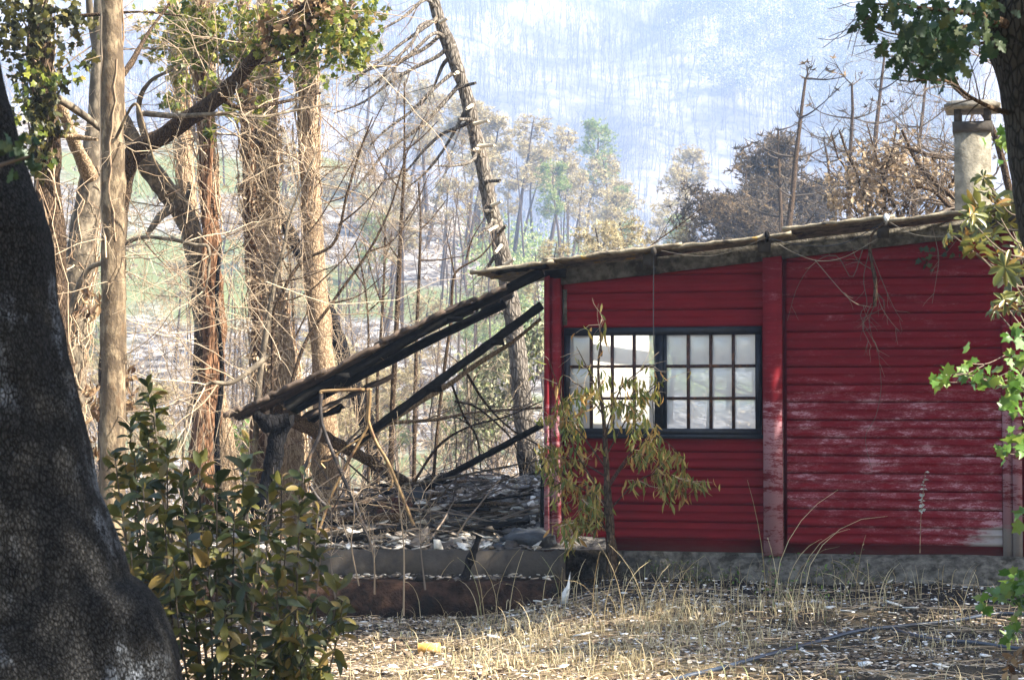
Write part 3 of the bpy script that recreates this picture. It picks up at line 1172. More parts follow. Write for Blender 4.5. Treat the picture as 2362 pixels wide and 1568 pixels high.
# second, pinkish flue standing past the oak
p2 = P(2362, 380, 22.5)
s2_, t2_ = (p2 - SO) @ SU, (p2 - SO) @ SN
mb = MB().beam((s2_, t2_, 2.6), (s2_, t2_, P(0, 300, 22.5)[2]), .22, .22, up=(0, 1, 0), segs=6, rough=.002)
sh(mb, 'flue', plain('flue_brick', (.42, .24, .17), .9, .2, 10), shed)
# drain strip beside the corner
a, b_ = WW(1250, 1050, -.02), WW(1250, 1215, -.02)
MB().beam(a, b_, .03, .05, up=(0, 1, 0), segs=6, rough=.002).build('downpipe', MAT['charred_wood'], None)
tag(bpy.data.objects['downpipe'], 'short black pipe standing against the left corner of the red shed', 'pipe')

# lamp-like fittings on the purlin ends
for x, y, m in ((1507, 582, 'concrete_dark'), (1768, 546, 'char'), (2043, 506, 'white_chip')):
    s, z = W(x, y, -.36)
    mb = MB().tubes(smooth_path([(s, -.36, z + .05), (s + .01, -.38, z), (s, -.34, z - .05)], 7), np.array([[.012, .022, .026, .025, .02, .014, .006]]), 8, caps=True)
    sh(mb, 'bracket', MAT[m], shed, True)

# ------------------------------------------------------------------ cables and vines on the shed front


def cable(name, pts, r, mat, label, cat='cable', tt=-.42, n=30, grp=None):
    w = [WW(x, y, tt) for x, y in pts]
    o = MB().tubes(smooth_path(w, n), np.full((1, n), r), 6).build(name, mat, None, True)
    return tag(o, label, cat, grp)


MAT['black_rubber'] = plain('black_rubber', (.012, .014, .018), .45, .3, 20, .1, .001)
MAT['pale_wire'] = plain('pale_wire', (.17, .15, .12), .6, .2, 20, .1, .001)
cable('cable', [(1508, 590), (1507, 700), (1508, 790), (1512, 868), (1506, 930), (1509, 990)], .005, MAT['black_rubber'], 'black cable hanging straight down in front of the barred window', tt=-.36)
cable('cable', [(1525, 578), (1580, 588), (1640, 590), (1700, 576), (1766, 548)], .002, MAT['pale_wire'], 'pale thin wire sagging under the eave above the window')
cable('cable', [(1778, 552), (1830, 582), (1890, 602), (1950, 592), (2022, 552)], .0025, MAT['pale_wire'], 'pale wire sagging low over the pillar of the red shed')
cable('cable', [(1775, 550), (1830, 562), (1900, 568), (1960, 556), (2036, 514)], .004, MAT['black_rubber'], 'black cable drooping just above the pale sagging wire')
cable('cable', [(2052, 512), (2100, 538), (2160, 546), (2240, 536), (2300, 520)], .0028, MAT['pale_wire'], 'pale wire sagging from white fitting toward the olive leaves')

vine = thing('dead_vine', 'bare dead vine hanging in a tangle under the white fitting on the red wall', 'vine', WW(2012, 520, -.35))
stem = smooth_path([WW(x, y, tt) for x, y, tt in ((2040, 512, -.36), (2008, 548, -.34), (2010, 600, -.3), (2019, 650, -.28), (2018, 706, -.3))], 24)
MB().tubes(stem, np.linspace(.012, .022, 24)[None], 8, rad_noise=.3, nscale=20).build('stem', MAT['dark_bark'], vine, True)
tw = MB()
for pts in ([(2010, 560), (1992, 640), (2000, 700), (1985, 730), (2022, 800), (2030, 850)], [(2012, 590), (2040, 660), (2062, 710), (2082, 742)], [(2015, 640), (2030, 700), (2050, 735), (2075, 765)],
            [(2010, 700), (1990, 750), (2000, 780), (2010, 800)], [(2018, 700), (2005, 740), (2015, 790)], [(1990, 575), (1965, 640), (1930, 590), (1880, 605), (1840, 660), (1816, 740)],
            [(1880, 600), (1960, 690), (2010, 710)], [(2020, 670), (2040, 705), (1990, 735)], [(2150, 520), (2165, 590), (2160, 640), (2150, 700)], [(2008, 620), (1978, 600), (1960, 560)]):
    pth = smooth_path([WW(x, y, -.3 + .12 * rng.random()) for x, y in pts], 18)
    tw.tubes(pth, np.linspace(.0045, .002, 18)[None], 5)
    s_, d_, r_, _ = spawn(pth[None], np.full((1, 18), .004), 5, ang=.8)
    q, rr = grow(s_, d_, .16, r_ * .6, r_ * .3, 5, .2, -.05)
    tw.tubes(q, rr, 3)
tw.build('twigs', MAT['twig_grey'], vine, kind='stuff')
vine2 = thing('dead_vine', 'long thin bare stalk trailing down the worn red boards', 'vine', WW(2000, 900, -.05))
pth = smooth_path([WW(x, y, -.05) for x, y in ((2030, 850), (2032, 900), (2020, 960), (1998, 1000), (2000, 1040), (2012, 1085))], 24)
MB().tubes(pth, np.linspace(.003, .002, 24)[None], 5).build('stem', MAT['twig_grey'], vine2)

# ------------------------------------------------------------------ terrace, steps, debris
tz = lambda y, Y: 1.6 - (y - HZ) * Y / F
mb = MB()
mb.beam((-3.4, 22.2, .28 - .4), (.30, 22.2, .28 - .4), 5.6, .8, segs=30, rough=.006)
o = mb.build('terrace', MAT['sooty'])
tag(o, 'sooty concrete terrace beside the shed', kind='structure')
low = MB().beam((-2.9, 19.05, -.18), (.45, 18.85, -.20), .6, .47, segs=60, rough=.006).build('low_wall', MAT['brick_step'])
tag(low, 'low scorched reddish step running below the debris terrace', 'step')
upz = MB().beam((-3.3, 19.42, .12), (.5, 19.3, .10), .16, .36, segs=60, rough=.008).build('upper_step', MAT['concrete_dark'])
tag(upz, 'upper blackened concrete step edging the debris terrace', 'step')


def Hd(X, Y):
    q = np.stack([np.asarray(X, float), np.asarray(Y, float), np.zeros_like(np.asarray(X, float))], -1)
    e = sm((Y - 19.45) / .6) * sm((25.6 - Y) / .8)
    left = sm((X + 2.3) / 1.0)
    return .285 + e * left * (.082 * (Y - 19.5) + .05 + .07 * fbm(q, 2.2, 3, 41))


xg, yg = np.meshgrid(np.linspace(-3.3, .9, 130), np.linspace(19.36, 25.6, 130))
zg = Hd(xg, yg)
n = 130
b = (np.arange(n - 1) * n)[:, None] + np.arange(n - 1)[None]
ff = np.stack([b, b + 1, b + n + 1, b + n], -1).reshape(-1, 4)
o = MB().add(np.stack([xg, yg, zg], -1).reshape(-1, 3), ff).build('rubble_heap', plain('rubble', (.20, .18, .16), .95, .8, 14, 1.0, .03, dirt=(.02, .018, .017)), smooth=True)
tag(o, 'heap of ash and crumbled roofing on the terrace', kind='stuff')


def shard(mb, p, L, Wd, th, rz, tx, ty, rnd, curl=0.0):
    n = 5
    g = rng
    out = []
    for k in range(n):
        a = 2 * math.pi * (k + g.uniform(-.3, .3)) / n
        rr = g.uniform(.6, 1.0)
        out.append((math.cos(a) * L / 2 * rr, math.sin(a) * Wd / 2 * rr))
    v = np.array([(x, y, th / 2 + curl * x * x) for x, y in out] + [(x, y, -th / 2 + curl * x * x) for x, y in out])
    R = np.array((Matrix.Rotation(rz, 3, 'Z') @ Matrix.Rotation(tx, 3, 'X') @ Matrix.Rotation(ty, 3, 'Y')))
    v = v @ R.T + np.asarray(p)
    b0 = mb.n
    mb.add(v, [[0, 1, 2], [0, 2, 3], [0, 3, 4], [5, 7, 6], [5, 8, 7], [5, 9, 8]], rnd)
    mb.more([[i, i + 5, (i + 1) % 5 + 5, (i + 1) % 5] for i in range(5)], b0)


sm_mb = MB()
for i in range(2600):
    Y = 19.4 + 6 * rng.random() ** 1.2
    X = rng.uniform(-3.0, .35 + (Y - 20) * .05)
    if X > .25 and Y < 20.2:
        continue
    L = rng.uniform(.05, .28)
    shard(sm_mb, (X, Y, Hd(X, Y) + .015), L, L * rng.uniform(.3, .9), .008, rng.uniform(0, 6.3), rng.normal(0, .35), rng.normal(0, .35), rng.random() * .999, rng.normal(0, .6))
tag(sm_mb.build('rubble', MAT['ash_chip']), 'small flakes of burnt roofing scattered over the heap', kind='stuff')
FLK, PLK = [], []
for i in range(46):
    Y = rng.uniform(19.7, 24.6)
    X = rng.uniform(-2.4, .2)
    L = rng.uniform(.25, .6)
    mb = MB()
    shard(mb, (0, 0, 0), L, L * rng.uniform(.3, .6), .012, 0, 0, 0, rng.uniform(.4, .999), rng.normal(0, .4))
    o = mb.build('roof_fragment', MAT['ash_chip'])
    o.location = (X, Y, Hd(X, Y) + .05)
    o.rotation_euler = (rng.normal(0, .3), rng.normal(0, .3), rng.uniform(0, 6.3))
    tag(o, 'broken flake of grey roofing lying loose on the terrace heap', 'fragment', 'roofing flakes on the terrace')
    FLK.append((o, *pixel(o.location)))
for i in range(26):
    Y = rng.uniform(19.8, 24.8)
    X = rng.uniform(-2.2, .0)
    L = rng.uniform(.5, 1.4)
    mb = MB().beam((-L / 2, 0, 0), (L / 2, 0, 0), rng.uniform(.06, .14), rng.uniform(.02, .05), segs=8, rough=.006)
    o = mb.build('plank', MAT['charred_wood' if i % 3 else 'log_bark'])
    o.location = (X, Y, Hd(X, Y) + .07)
    o.rotation_euler = (rng.normal(0, .1), rng.normal(0, .08), rng.normal(0, .35))
    tag(o, 'charred plank lying flat across the terrace heap', 'plank', 'charred planks on the terrace')
    PLK.append((o, *pixel(o.location)))
TM = [('the white disc', 975, 1172), ('the big grey sack', 1222, 1243), ('the brick stub', 910, 1190), ('the foot of the black metal tube', 856, 1255), ('the foot of the yellow tube', 955, 1212), ('the lowest black beam', 1150, 1060), ('the burnt stump', 610, 1240)]
rank_labels(FLK, TM, 'grey roofing flake on terrace, %s to %s')
rank_labels(PLK, TM, 'charred plank on terrace, %s to %s')


stk = MB()
n_ = 130
Y_ = rng.uniform(19.6, 25.0, n_)
X_ = rng.uniform(-2.8, .3, n_)
q_, R_ = grow(np.stack([X_, Y_, Hd(X_, Y_) + .04], -1), rng.normal(size=(n_, 3)) * [1, .5, .25] + [0, 0, .12], rng.uniform(.4, 1.5, n_), rng.uniform(.006, .016, n_), .004 * np.ones(n_), 8, .07)
stk.tubes(q_, R_, 5)
tag(stk.build('sticks', MAT['twig_grey'], None, kind='stuff'), 'tangle of thin burnt sticks over the terrace heap')
low_mb = MB()
for i in range(420):
    X = rng.uniform(-2.8, .4)
    on_top = rng.random() < .55
    Y = rng.uniform(18.75, 19.25) if on_top else rng.uniform(17.9, 18.6)
    z_ = .065 if on_top else float(H(X, Y)) + .01
    L = rng.uniform(.03, .13)
    shard(low_mb, (X, Y, z_), L, L * rng.uniform(.3, .9), .008, rng.uniform(0, 6.3), rng.normal(0, .25), rng.normal(0, .25), rng.random() * .999, rng.normal(0, .6))
tag(low_mb.build('rubble', MAT['ash_chip'], None, kind='stuff'), 'burnt flakes fallen along the lower step')


def lump(name, pxc, Y, w, h, dep, mat, label, cat, seed, fold=.2):
    c = P(pxc[0], pxc[1], Y)
    nu, nv = 28, 14
    v = []
    for j in range(nv):
        ph = math.pi * j / (nv - 1)
        for i in range(nu):
            a = 2 * math.pi * i / nu
            d = np.array([math.sin(ph) * math.cos(a), math.sin(ph) * math.sin(a), math.cos(ph)])
            k = 1 + fold * fbm(d[None] * 2.2 + seed, 1, 3)[0]
            v.append(c + d * k * np.array([w / 2, dep / 2, h / 2]))
    f = [[j * nu + i, (j + 1) * nu + i, (j + 1) * nu + (i + 1) % nu, j * nu + (i + 1) % nu] for j in range(nv - 1) for i in range(nu)]
    o = MB().add(v, f).build(name, mat, None, True)
    return tag(o, label, cat)


MAT['sack'] = plain('sack', (.045, .05, .058), .8, .4, 8, .6, .02)
lump('sack', (1222, 1243), 19.75, .52, .20, .5, MAT['sack'], 'slumped grey blackened sack lying against the shed corner', 'sack', 3)
lump('sack', (1160, 1262), 19.65, .24, .10, .3, MAT['sack'], 'small flattened dark sack left of the larger one', 'sack', 8)
lump('duct', (955, 1150), 21.8, .30, .20, .35, MAT['sack'], 'crushed dark duct lying above the white disc on the heap', 'duct', 5, .3)
# white disc
dc = thing('disc', 'round pale stone disc with centre hole leaning on the heap', 'disc', P(975, 1172, 21.3))
ring = []
nn = 24
R_ = .10
for z in (-.012, .012):
    for r_ in (.014, R_):
        ring += [(r_ * math.cos(2 * math.pi * i / nn), r_ * math.sin(2 * math.pi * i / nn), z) for i in range(nn)]
f = []
for i in range(nn):
    j = (i + 1) % nn
    f += [[i, nn + i, nn + j, j], [2 * nn + i, 2 * nn + j, 3 * nn + j, 3 * nn + i], [nn + i, 3 * nn + i, 3 * nn + j, nn + j], [i, j, 2 * nn + j, 2 * nn + i]]
o = MB().add(ring, f).build('plate', MAT['white_chip'], dc, local=True)
o.rotation_euler = (1.0, .5, 0)
# brick stub, piece by piece
bs = thing('brick_pier', 'short stub of sooty red brick standing in the heap', 'pier', P(910, 1200, 21.0))
z0 = P(910, 1210, 21.0)[2]
mbk = plain('sooty_brick', (.12, .05, .035), .9, .5, 18, .6, .008, dirt=(.03, .025, .022))
me_b = MB().box(-.085, .085, -.05, .05, -.024, .024, jit=.003).mesh('brick', mbk)
for r in range(5):
    for k in range(2):
        for q in (0, 1):
            ob = bpy.data.objects.new('brick', me_b)
            COL.objects.link(ob)
            ob.parent = bs
            ob.location = ((k - .5) * .18 if r % 2 == 0 else (k - .5) * .176 + .01, (q - .5) * .108, (z0 - bs.location.z) + .03 + r * .056)
            ob.rotation_euler = (0, 0, rng.normal(0, .03))

# fallen lean-to
lt = thing('collapsed_roof', 'burnt lean-to roof slumped from the shed eave down to the charred stump', 'roof', P(900, 900, 19.9))
for q, pts in enumerate(([(1252, 627), (1165, 670), (1000, 752), (830, 846), (659, 936)],)):
    w = smooth_path([P(x, y, 19.85) for x, y in pts], 16)
    MB().tubes(w, np.full((1, 16), .048), 4, caps=True, rad_noise=.12, nscale=7).build('beam', MAT['charred_wood'], lt)
    MB().tubes(smooth_path([P(x, y + 10, 21.3) for x, y in [(1165, 690), (900, 820), (650, 950)]], 16), np.full((1, 16), .05), 4, caps=True, rad_noise=.12, nscale=7).build('beam', MAT['charred_wood'], lt)
MAT['burnt_sheet'] = plain('burnt_sheet', (.085, .06, .045), .85, .6, 5, .6, .01, dirt=(.018, .015, .013))
top_line = [(520, 946), (620, 905), (760, 842), (900, 772), (1040, 702), (1165, 652)]
edges = [0, .17, .36, .55, .74, 1.0]
tl = smooth_path([P(x, y + 13, 19.7) for x, y in top_line], 101)
tfar = tl + np.array([0, 1.75, -.02])
for q in range(5):
    i0, i1 = int(edges[q] * 100), min(100, int(edges[q + 1] * 100) + 2)
    idx = np.arange(i0, i1 + 1, 1)
    nt = 22
    top, bot = [], []
    g = np.random.default_rng(60 + q)
    endr = np.abs(np.cumsum(g.normal(0, .02, nt)))
    for ii, i in enumerate(idx):
        for j in range(nt):
            u = j / (nt - 1)
            p = tl[i] * (1 - u) + tfar[i] * u
            wv = .014 * math.cos(2 * math.pi * u * 1.75 / .177)
            nz = .012 * fbm(np.array([[i * .2, j * .5, q * 3.]]), 1, 3)[0]
            if j == 0:
                p = p + np.array([0, .10 * round(2 * fbm(np.array([[i * .11, 0, q]]), 1, 3)[0]) / 2, .012 * fbm(np.array([[i * .4, 3, q]]), 1, 3)[0]])
            e = .0
            if ii == 0:
                e = -endr[j] * .5
            if ii == len(idx) - 1:
                e = endr[j]
            p = p + np.array([e, 0, e * .45 + wv + nz + .012 * (q % 2)])
            top.append(p + np.array([0, 0, .022 if j == 0 else .012]))
            bot.append(p - np.array([0, 0, .022 if j == 0 else 0]))
    n = len(top)
    f = []
    for a in range(len(idx) - 1):
        for j in range(nt - 1):
            k = a * nt + j
            if g.random() < ((.16 if j > 2 else .02) if q >= 3 else (.05 if j > 1 else 0)):
                continue
            f.append([k, k + nt, k + nt + 1, k + 1])
            f.append([n + k, n + k + 1, n + k + nt + 1, n + k + nt])
        k = a * nt
        f.append([k, n + k, n + k + nt, k + nt])
        k = a * nt + nt - 1
        f.append([k, k + nt, n + k + nt, n + k])
    for j in range(nt - 1):
        f.append([j, j + 1, n + j + 1, n + j])
        k = (len(idx) - 1) * nt + j
        f.append([k, n + k, n + k + 1, k + 1])
    MB().add(top + bot, f).build('roof_sheet', MAT['burnt_sheet'], lt)
for x, y in ((1050, 738), (790, 868)):
    c = P(x, y, 19.8)
    MB().beam(c - np.array([.07, 0, .0]), c + np.array([.07, 0, .01]), .09, .05, jit=.006).build('bracket', MAT['charred_wood'], lt)
# second layer below the left end
MB().beam(P(700, 962, 20.2), P(900, 868, 20.4), .5, .03, segs=12, rough=.012).build('roof_sheet', MAT['burnt_sheet'], lt)
MB().beam(P(690, 985, 20.6), P(790, 935, 20.6), .3, .05, segs=6, rough=.015).build('roof_sheet', MAT['charred_wood'], lt)


def burnt_beam(a, b, Y0, Y1, w, label, clips=()):
    p, q = P(a[0], a[1], Y0), P(b[0], b[1], Y1)
    t_ = thing('charred_beam', label, 'beam', p)
    MB().beam(p, q, w, w * 1.1, segs=24, rough=.003).build('timber', MAT['charred_wood'], t_)
    for x, y in clips:
        k = (x - a[0]) / (b[0] - a[0])
        c = p + (q - p) * k
        MB().beam(c + np.array([-.06, -.03, -.04]), c + np.array([.07, -.03, -.035]), w * 1.1, w * .9, jit=.006).build('bracket', MAT['charred_wood'], t_)
    return t_


burnt_beam((1250, 704), (822, 1020), 20.1, 20.4, .07, 'long black beam propped from mid shed corner down to the metal frame', ((1146, 788), (1003, 893)))
burnt_beam((1251, 979), (968, 1132), 20.6, 22.4, .05, 'thin black beam slanting from the shed foot onto the heap')
b3 = thing('fallen_branch', 'pale bare pole leaning beside the long black beam', 'branch', P(1100, 800, 21))
MB().tubes(smooth_path([P(x, y, 21.0) for x, y in ((1248, 735), (1180, 790), (1100, 840), (1030, 890), (960, 930), (880, 985), (800, 1050))], 30), np.linspace(.02, .035, 30)[None], 8, rad_noise=.2).build('pole', MAT['tan_bark'], b3, True)

# log and stump
lg = thing('fallen_log', 'rough barked log resting aslant from stump to heap', 'log', P(800, 1040, 20.9))
MB().tubes(smooth_path([P(x, y, Y) for x, y, Y in ((640, 950, 20.2), (690, 975, 20.4), (760, 1012, 20.8), (850, 1062, 21.2), (900, 1090, 21.5), (945, 1118, 21.8))], 60), np.array([np.linspace(.075, .045, 60)]), 22, caps=True, rad_noise=.22, nscale=9).build('trunk', MAT['log_bark'], lg, True)
st = thing('charred_stump', 'thick black burnt stump carrying the low end of the collapsed roof', 'stump', P(610, 1300, 19.9) * np.array([1, 1, 0]) + np.array([0, 0, -.2]))
MB().tubes(smooth_path([P(x, y, 19.9) for x, y in ((590, 1340), (600, 1240), (612, 1150), (632, 1060), (650, 985), (652, 955))], 50), np.interp(np.linspace(0, 1, 50), [0, .3, .75, .85, 1], [.13, .085, .085, .11, .10])[None], 20, caps=True, rad_noise=.3, nscale=6).build('trunk', MAT['char'], st, True)
MB().tubes(smooth_path([P(x, y, 19.8) for x, y in ((585, 955), (620, 975), (668, 965))], 20), np.interp(np.linspace(0, 1, 20), [0, .5, 1], [.03, .09, .05])[None], 12, caps=True, rad_noise=.5, nscale=8).build('fork', MAT['char'], st, True)

# bent metal frames
MAT['yellow_metal'] = plain('yellow_metal', (.27, .17, .075), .5, .35, 16, .3, .003, .35, .5, dirt=(.12, .06, .03))
MAT['burnt_metal'] = plain('burnt_metal', (.05, .042, .04), .6, .6, 16, .3, .003, .4, .4, dirt=(.20, .13, .08))
fr1 = thing('metal_frame', 'bent scorched yellow and black tube frame standing in front of the debris', 'frame', P(800, 1000, 19.5))


def rod(par, pts, Y, r, mat, name='tube'):
    Ys = Y if isinstance(Y, (list, tuple)) else [Y] * len(pts)
    n = 8 * len(pts)
    MB().tubes(smooth_path([P(x, y, q) for (x, y), q in zip(pts, Ys)], n), np.full((1, n), r), 8, caps=True).build(name, mat, par, True)


rod(fr1, [(740, 907), (741, 903), (760, 901), (847, 898), (853, 903), (853, 922), (850, 960), (852, 978), (868, 1020), (896, 1068), (930, 1150), (955, 1212)], 19.5, .016, MAT['yellow_metal'])
rod(fr1, [(853, 915), (846, 960), (850, 978), (828, 1020), (803, 1065), (765, 1140), (737, 1220)], 19.6, .014, MAT['yellow_metal'])
rod(fr1, [(742, 907), (739, 935), (741, 963), (745, 985), (775, 1063), (800, 1120), (817, 1157), (856, 1260)], 19.4, .018, MAT['burnt_metal'])
rod(fr1, [(742, 960), (738, 1000), (718, 1045), (697, 1090)], 19.5, .017, MAT['burnt_metal'])
rod(fr1, [(850, 1000), (800, 1030), (760, 1060), (740, 1065), (750, 1080)], 19.7, .010, MAT['yellow_metal'])
rod(fr1, [(870, 1020), (890, 1062), (905, 1110), (895, 1130)], 19.8, .010, MAT['yellow_metal'])
fr2 = thing('metal_frame', 'low twisted black metal strap lying left of the brick stub', 'frame', P(780, 1150, 20.3))
rod(fr2, [(715, 1120), (735, 1150), (760, 1168), (800, 1165), (880, 1150), (930, 1135)], 20.3, .018, MAT['burnt_metal'])
rod(fr2, [(715, 1122), (760, 1126), (850, 1130), (930, 1128)], 20.5, .014, MAT['burnt_metal'])

# hoses on the ground
for nm, pts, lab in (('hose', [(1480, 1600), (1560, 1562), (1650, 1540), (1760, 1510), (1880, 1478), (1980, 1452), (2080, 1441), (2200, 1430), (2300, 1424), (2420, 1418)], 'long dark blue hose crossing the grass toward the lower right'),
                     ('hose', [(2060, 1447), (2110, 1462), (2170, 1474), (2240, 1478), (2330, 1490), (2420, 1500)], 'second shorter dark hose looping below the long blue one')):
    w = []
    for x, y in pts:
        Y = 1.6 * F / (y - HZ)
        for _ in range(8):
            p = P(x, y, Y)
            Y = (1.6 - float(H(p[0], Y)) - .03) * F / (y - HZ)
        p = P(x, y, Y)
        p[2] = float(H(p[0], Y)) + .03
        w.append(p)
    o = MB().tubes(smooth_path(w, 90), np.full((1, 90), .014), 8).build(nm, plain('hose_blue', (.018, .026, .042), .4, .3, 20, .1, .001, 0, .5) if '1' not in bpy.data.materials else MAT['black_rubber'], None, True)
    tag(o, lab, 'hose')

# ------------------------------------------------------------------ trees: helpers


def trunk_path(pts, n=70, down=True):
    """pts (x, y, width, Y) in the photograph; returns centre line and radii, top first reversed so it runs upward"""
    pts = sorted(pts, key=lambda p: -p[1]) if down else pts
    c = np.array([P(p[0], p[1], p[3]) for p in pts])
    r = np.array([p[2] / 2 * M(p[3]) for p in pts])
    path = smooth_path(c, n)
    rad = np.interp(np.linspace(0, len(pts) - 1, n), np.arange(len(pts)), r)
    return path, rad


def base_of(path):
    return np.array([path[0][0], path[0][1], float(H(path[0][0], path[0][1])) - .1])


def add_root(path, rad):
    """carry the stem down to the ground"""
    p0 = path[0]
    zg = float(H(p0[0], p0[1])) - .15
    if p0[2] > zg + .1:
        k = 14
        ext = np.array([[p0[0] + (path[0][0] - path[min(3, len(path) - 1)][0]) * .5 * (1 - i / k), p0[1], zg + (p0[2] - zg) * i / k] for i in range(k)])
        path = np.vstack([ext, path])
        rad = np.concatenate([rad[0] * np.linspace(1.35, 1.02, k), rad])
    return path, rad


def twiggy(parent, S, D, L, r, mats=('twig_tan',), m=(6, 4), wob=.16, grav=.0, name='twigs', ks=(8, 6, 4), ang=.8, shrink=(.45, .45), up=.0, sides=(5, 3, 3), g=rng, rmin=.0018):
    S = np.asarray(S, float)
    r = np.asarray(r) * .8
    if len(S) == 0:
        return
    mb = MB()
    q, R = grow(S, D, L, np.asarray(r), np.maximum(np.asarray(r) * .3, rmin), ks[0], wob, grav, g)
    mb.tubes(q, R, sides[0])
    L = np.broadcast_to(np.asarray(L, float), (len(S),))
    allq = [(q, R)]
    for lv, mm in enumerate(m):
        s, d, rr, tt = spawn(q, R, mm, .15, 1.0, ang, g, up)
        L = np.repeat(L, mm) * shrink[lv] * (1.15 - .6 * tt) * g.uniform(.5, 1.3, len(s))
        q, R = grow(s, d, L, np.maximum(rr * .6, rmin), np.maximum(rr * .22, rmin * .75), ks[lv + 1], wob * 1.3, grav, g)
        mb.tubes(q, R, sides[lv + 1])
        allq.append((q, R))
    mb.build(name, MAT[mats[0]], parent, kind='stuff')
    return allq


def vines(parent, path, rad, n=60, spread=1.15, r=.006, mat='vine', L=(.8, 2.5), wrap=2.2, loose=.05, rng_t=(0, 1), g=rng, sides=4, fuzz=4, fuzzL=.25):
    mb = MB()
    n = max(4, int(n * .5))
    spread = 1 + (spread - 1) * .5
    loose *= .55
    fuzzL *= .8
    r *= .85
    K = len(path)
    cum = np.concatenate([[0], np.cumsum(np.linalg.norm(np.diff(path, axis=0), axis=1))])
    tot = cum[-1]
    allp = []
    k = 14
    for i in range(n):
        l = g.uniform(*L)
        a = g.uniform(rng_t[0] * tot, max(rng_t[0] * tot, rng_t[1] * tot - l))
        u = np.linspace(a, min(a + l, tot), k)
        th = g.uniform(0, 6.3) + np.cumsum(g.normal(0, .25, k)) + g.normal(0, wrap) * np.linspace(0, 1, k)
        c = np.stack([np.interp(u, cum, path[:, j]) for j in range(3)], -1)
        rr = np.interp(u, cum, rad) * spread + np.abs(np.cumsum(g.normal(0, loose * .3, k)))
        allp.append(c + np.stack([np.cos(th) * rr, np.sin(th) * rr, 0 * rr], -1))
    allp = np.array(allp)
    R = np.repeat(g.uniform(r * .5, r * 1.6, n)[:, None], k, 1)
    mb.tubes(allp, R, sides)
    if fuzz:
        s, d, rr, _ = spawn(allp, R, fuzz, 0, 1, 1.2, g, -.1)
        q, R2 = grow(s, d, g.uniform(.4, 1.4, len(s)) * fuzzL, np.maximum(rr * .45, .0022), .002 * np.ones(len(s)), 5, .4, 0, g)
        mb.tubes(q, R2, 3)
    mb.build('vine', MAT[mat], parent, kind='stuff')


def scatter_leaves(parent, blobs, tmpl, mat, size, name='ivy', n_obj=0, hang=.6, squash=1.0, g=rng):
    pos, sz = [], []
    for x, y, r, Y, n in blobs:
        n = int(n * .66)
        c = P(x, y, Y)
        rr = r * M(Y)
        # clumped: leaves gather round a few centres
        nc_ = max(3, n // 14)
        cc = c + unit(g.normal(size=(nc_, 3))) * rr * g.random((nc_, 1)) ** .5 * np.array([1, .8, squash])
        pick = g.integers(0, nc_, n)
        pos.append(cc[pick] + g.normal(0, rr * .16 + .02, (n, 3)))
        sz.append(g.uniform(.6, 1.3, n) * size)
    pos, sz = np.concatenate(pos), np.concatenate(sz)
    d = g.normal(size=pos.shape)
    d[:, 2] -= hang * 1.5
    nrm = g.normal(size=pos.shape) + np.array([.4, -.6, .5])
    if n_obj:
        leaf_parts(parent, pos, unit(d), nrm, sz, tmpl, MAT[mat], n_obj, 'leaf', name)
    else:
        MB().leaves(pos, unit(d), nrm, sz, tmpl).build(name, MAT[mat], parent, kind='stuff')


def tree(name, label, cat, pts, mat, n=70, sides=20, rn=.16, ns=4.0, group=None, root=True, top=None):
    path, rad = trunk_path(pts, n)
    if root:
        path, rad = add_root(path, rad)
    o = thing(name, label, cat, base_of(path), group=group)
    MB().tubes(path, rad[None], sides, rad_noise=rn, nscale=ns, seed=len(label)).build('trunk', MAT[mat], o, True)
    return o, path, rad


def limb(parent, pts, mat, sides=12, n=40, rn=.15, name='limb', ns=7):
    c = np.array([P(p[0], p[1], p[3]) for p in pts])
    r = np.array([p[2] / 2 * M(p[3]) for p in pts])
    path = smooth_path(c, n)
    rad = np.interp(np.linspace(0, len(pts) - 1, n), np.arange(len(pts)), r)
    MB().tubes(path, rad[None], sides, caps=True, rad_noise=rn, nscale=ns).build(name, MAT[mat], parent, True)
    return path, rad


# ------------------------------------------------------------------ the big oak in front, left
p = [(-330, 2300, 900, 5.0), (-200, 1900, 900, 5.0), (-85, 1568, 1010, 5.0), (-85, 1350, 770, 5.0), (-100, 1150, 650, 5.0), (-110, 900, 560, 5.0), (-115, 700, 490, 5.0), (-125, 560, 480, 5.0), (-150, 400, 410, 5.0), (-190, 200, 400, 5.0), (-240, 0, 400, 5.0), (-300, -250, 400, 5.0), (-370, -700, 360, 5.0), (-420, -1500, 300, 5.0)]
path, rad = trunk_path(p, 260)
oak_l = thing('oak_tree', 'massive dark oak trunk with pale lichen patches filling the left edge', 'tree', (path[0][0], path[0][1], -.2))
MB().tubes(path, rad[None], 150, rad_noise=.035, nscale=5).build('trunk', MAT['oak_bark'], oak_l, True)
q, R = grow(np.repeat(path[-1:], 5, 0), np.array([[1, .3, .8], [-1, .2, .8], [.2, 1, .9], [-.3, -1, .8], [.1, 0, 1]]), 1.9, .1 * np.ones(5), .04 * np.ones(5), 8, .15)
for i in range(5):
    MB().tubes(q[i], R[i][None], 10, rad_noise=.1).build('limb', MAT['oak_bark'], oak_l, True)
s, d, r_, _ = spawn(q, R, 14, .3, 1, .9)
q2, R2 = grow(s, d, 1.1, r_ * .4, r_ * .1, 6, .2)
MB().tubes(q2, R2, 4).build('twigs', MAT['twig_dark'], oak_l, kind='stuff')
pp = (q2[:, 2:, :].reshape(-1, 3)[:, None, :] + rng.normal(0, .16, (q2.shape[0] * 4, 20, 3))).reshape(-1, 3)
MB().leaves(pp, rng.normal(size=pp.shape), rng.normal(size=pp.shape) + [0, 0, 1], rng.uniform(.06, .11, len(pp)), SMALL).build('crown', MAT['oak_leaf'], oak_l, kind='stuff')
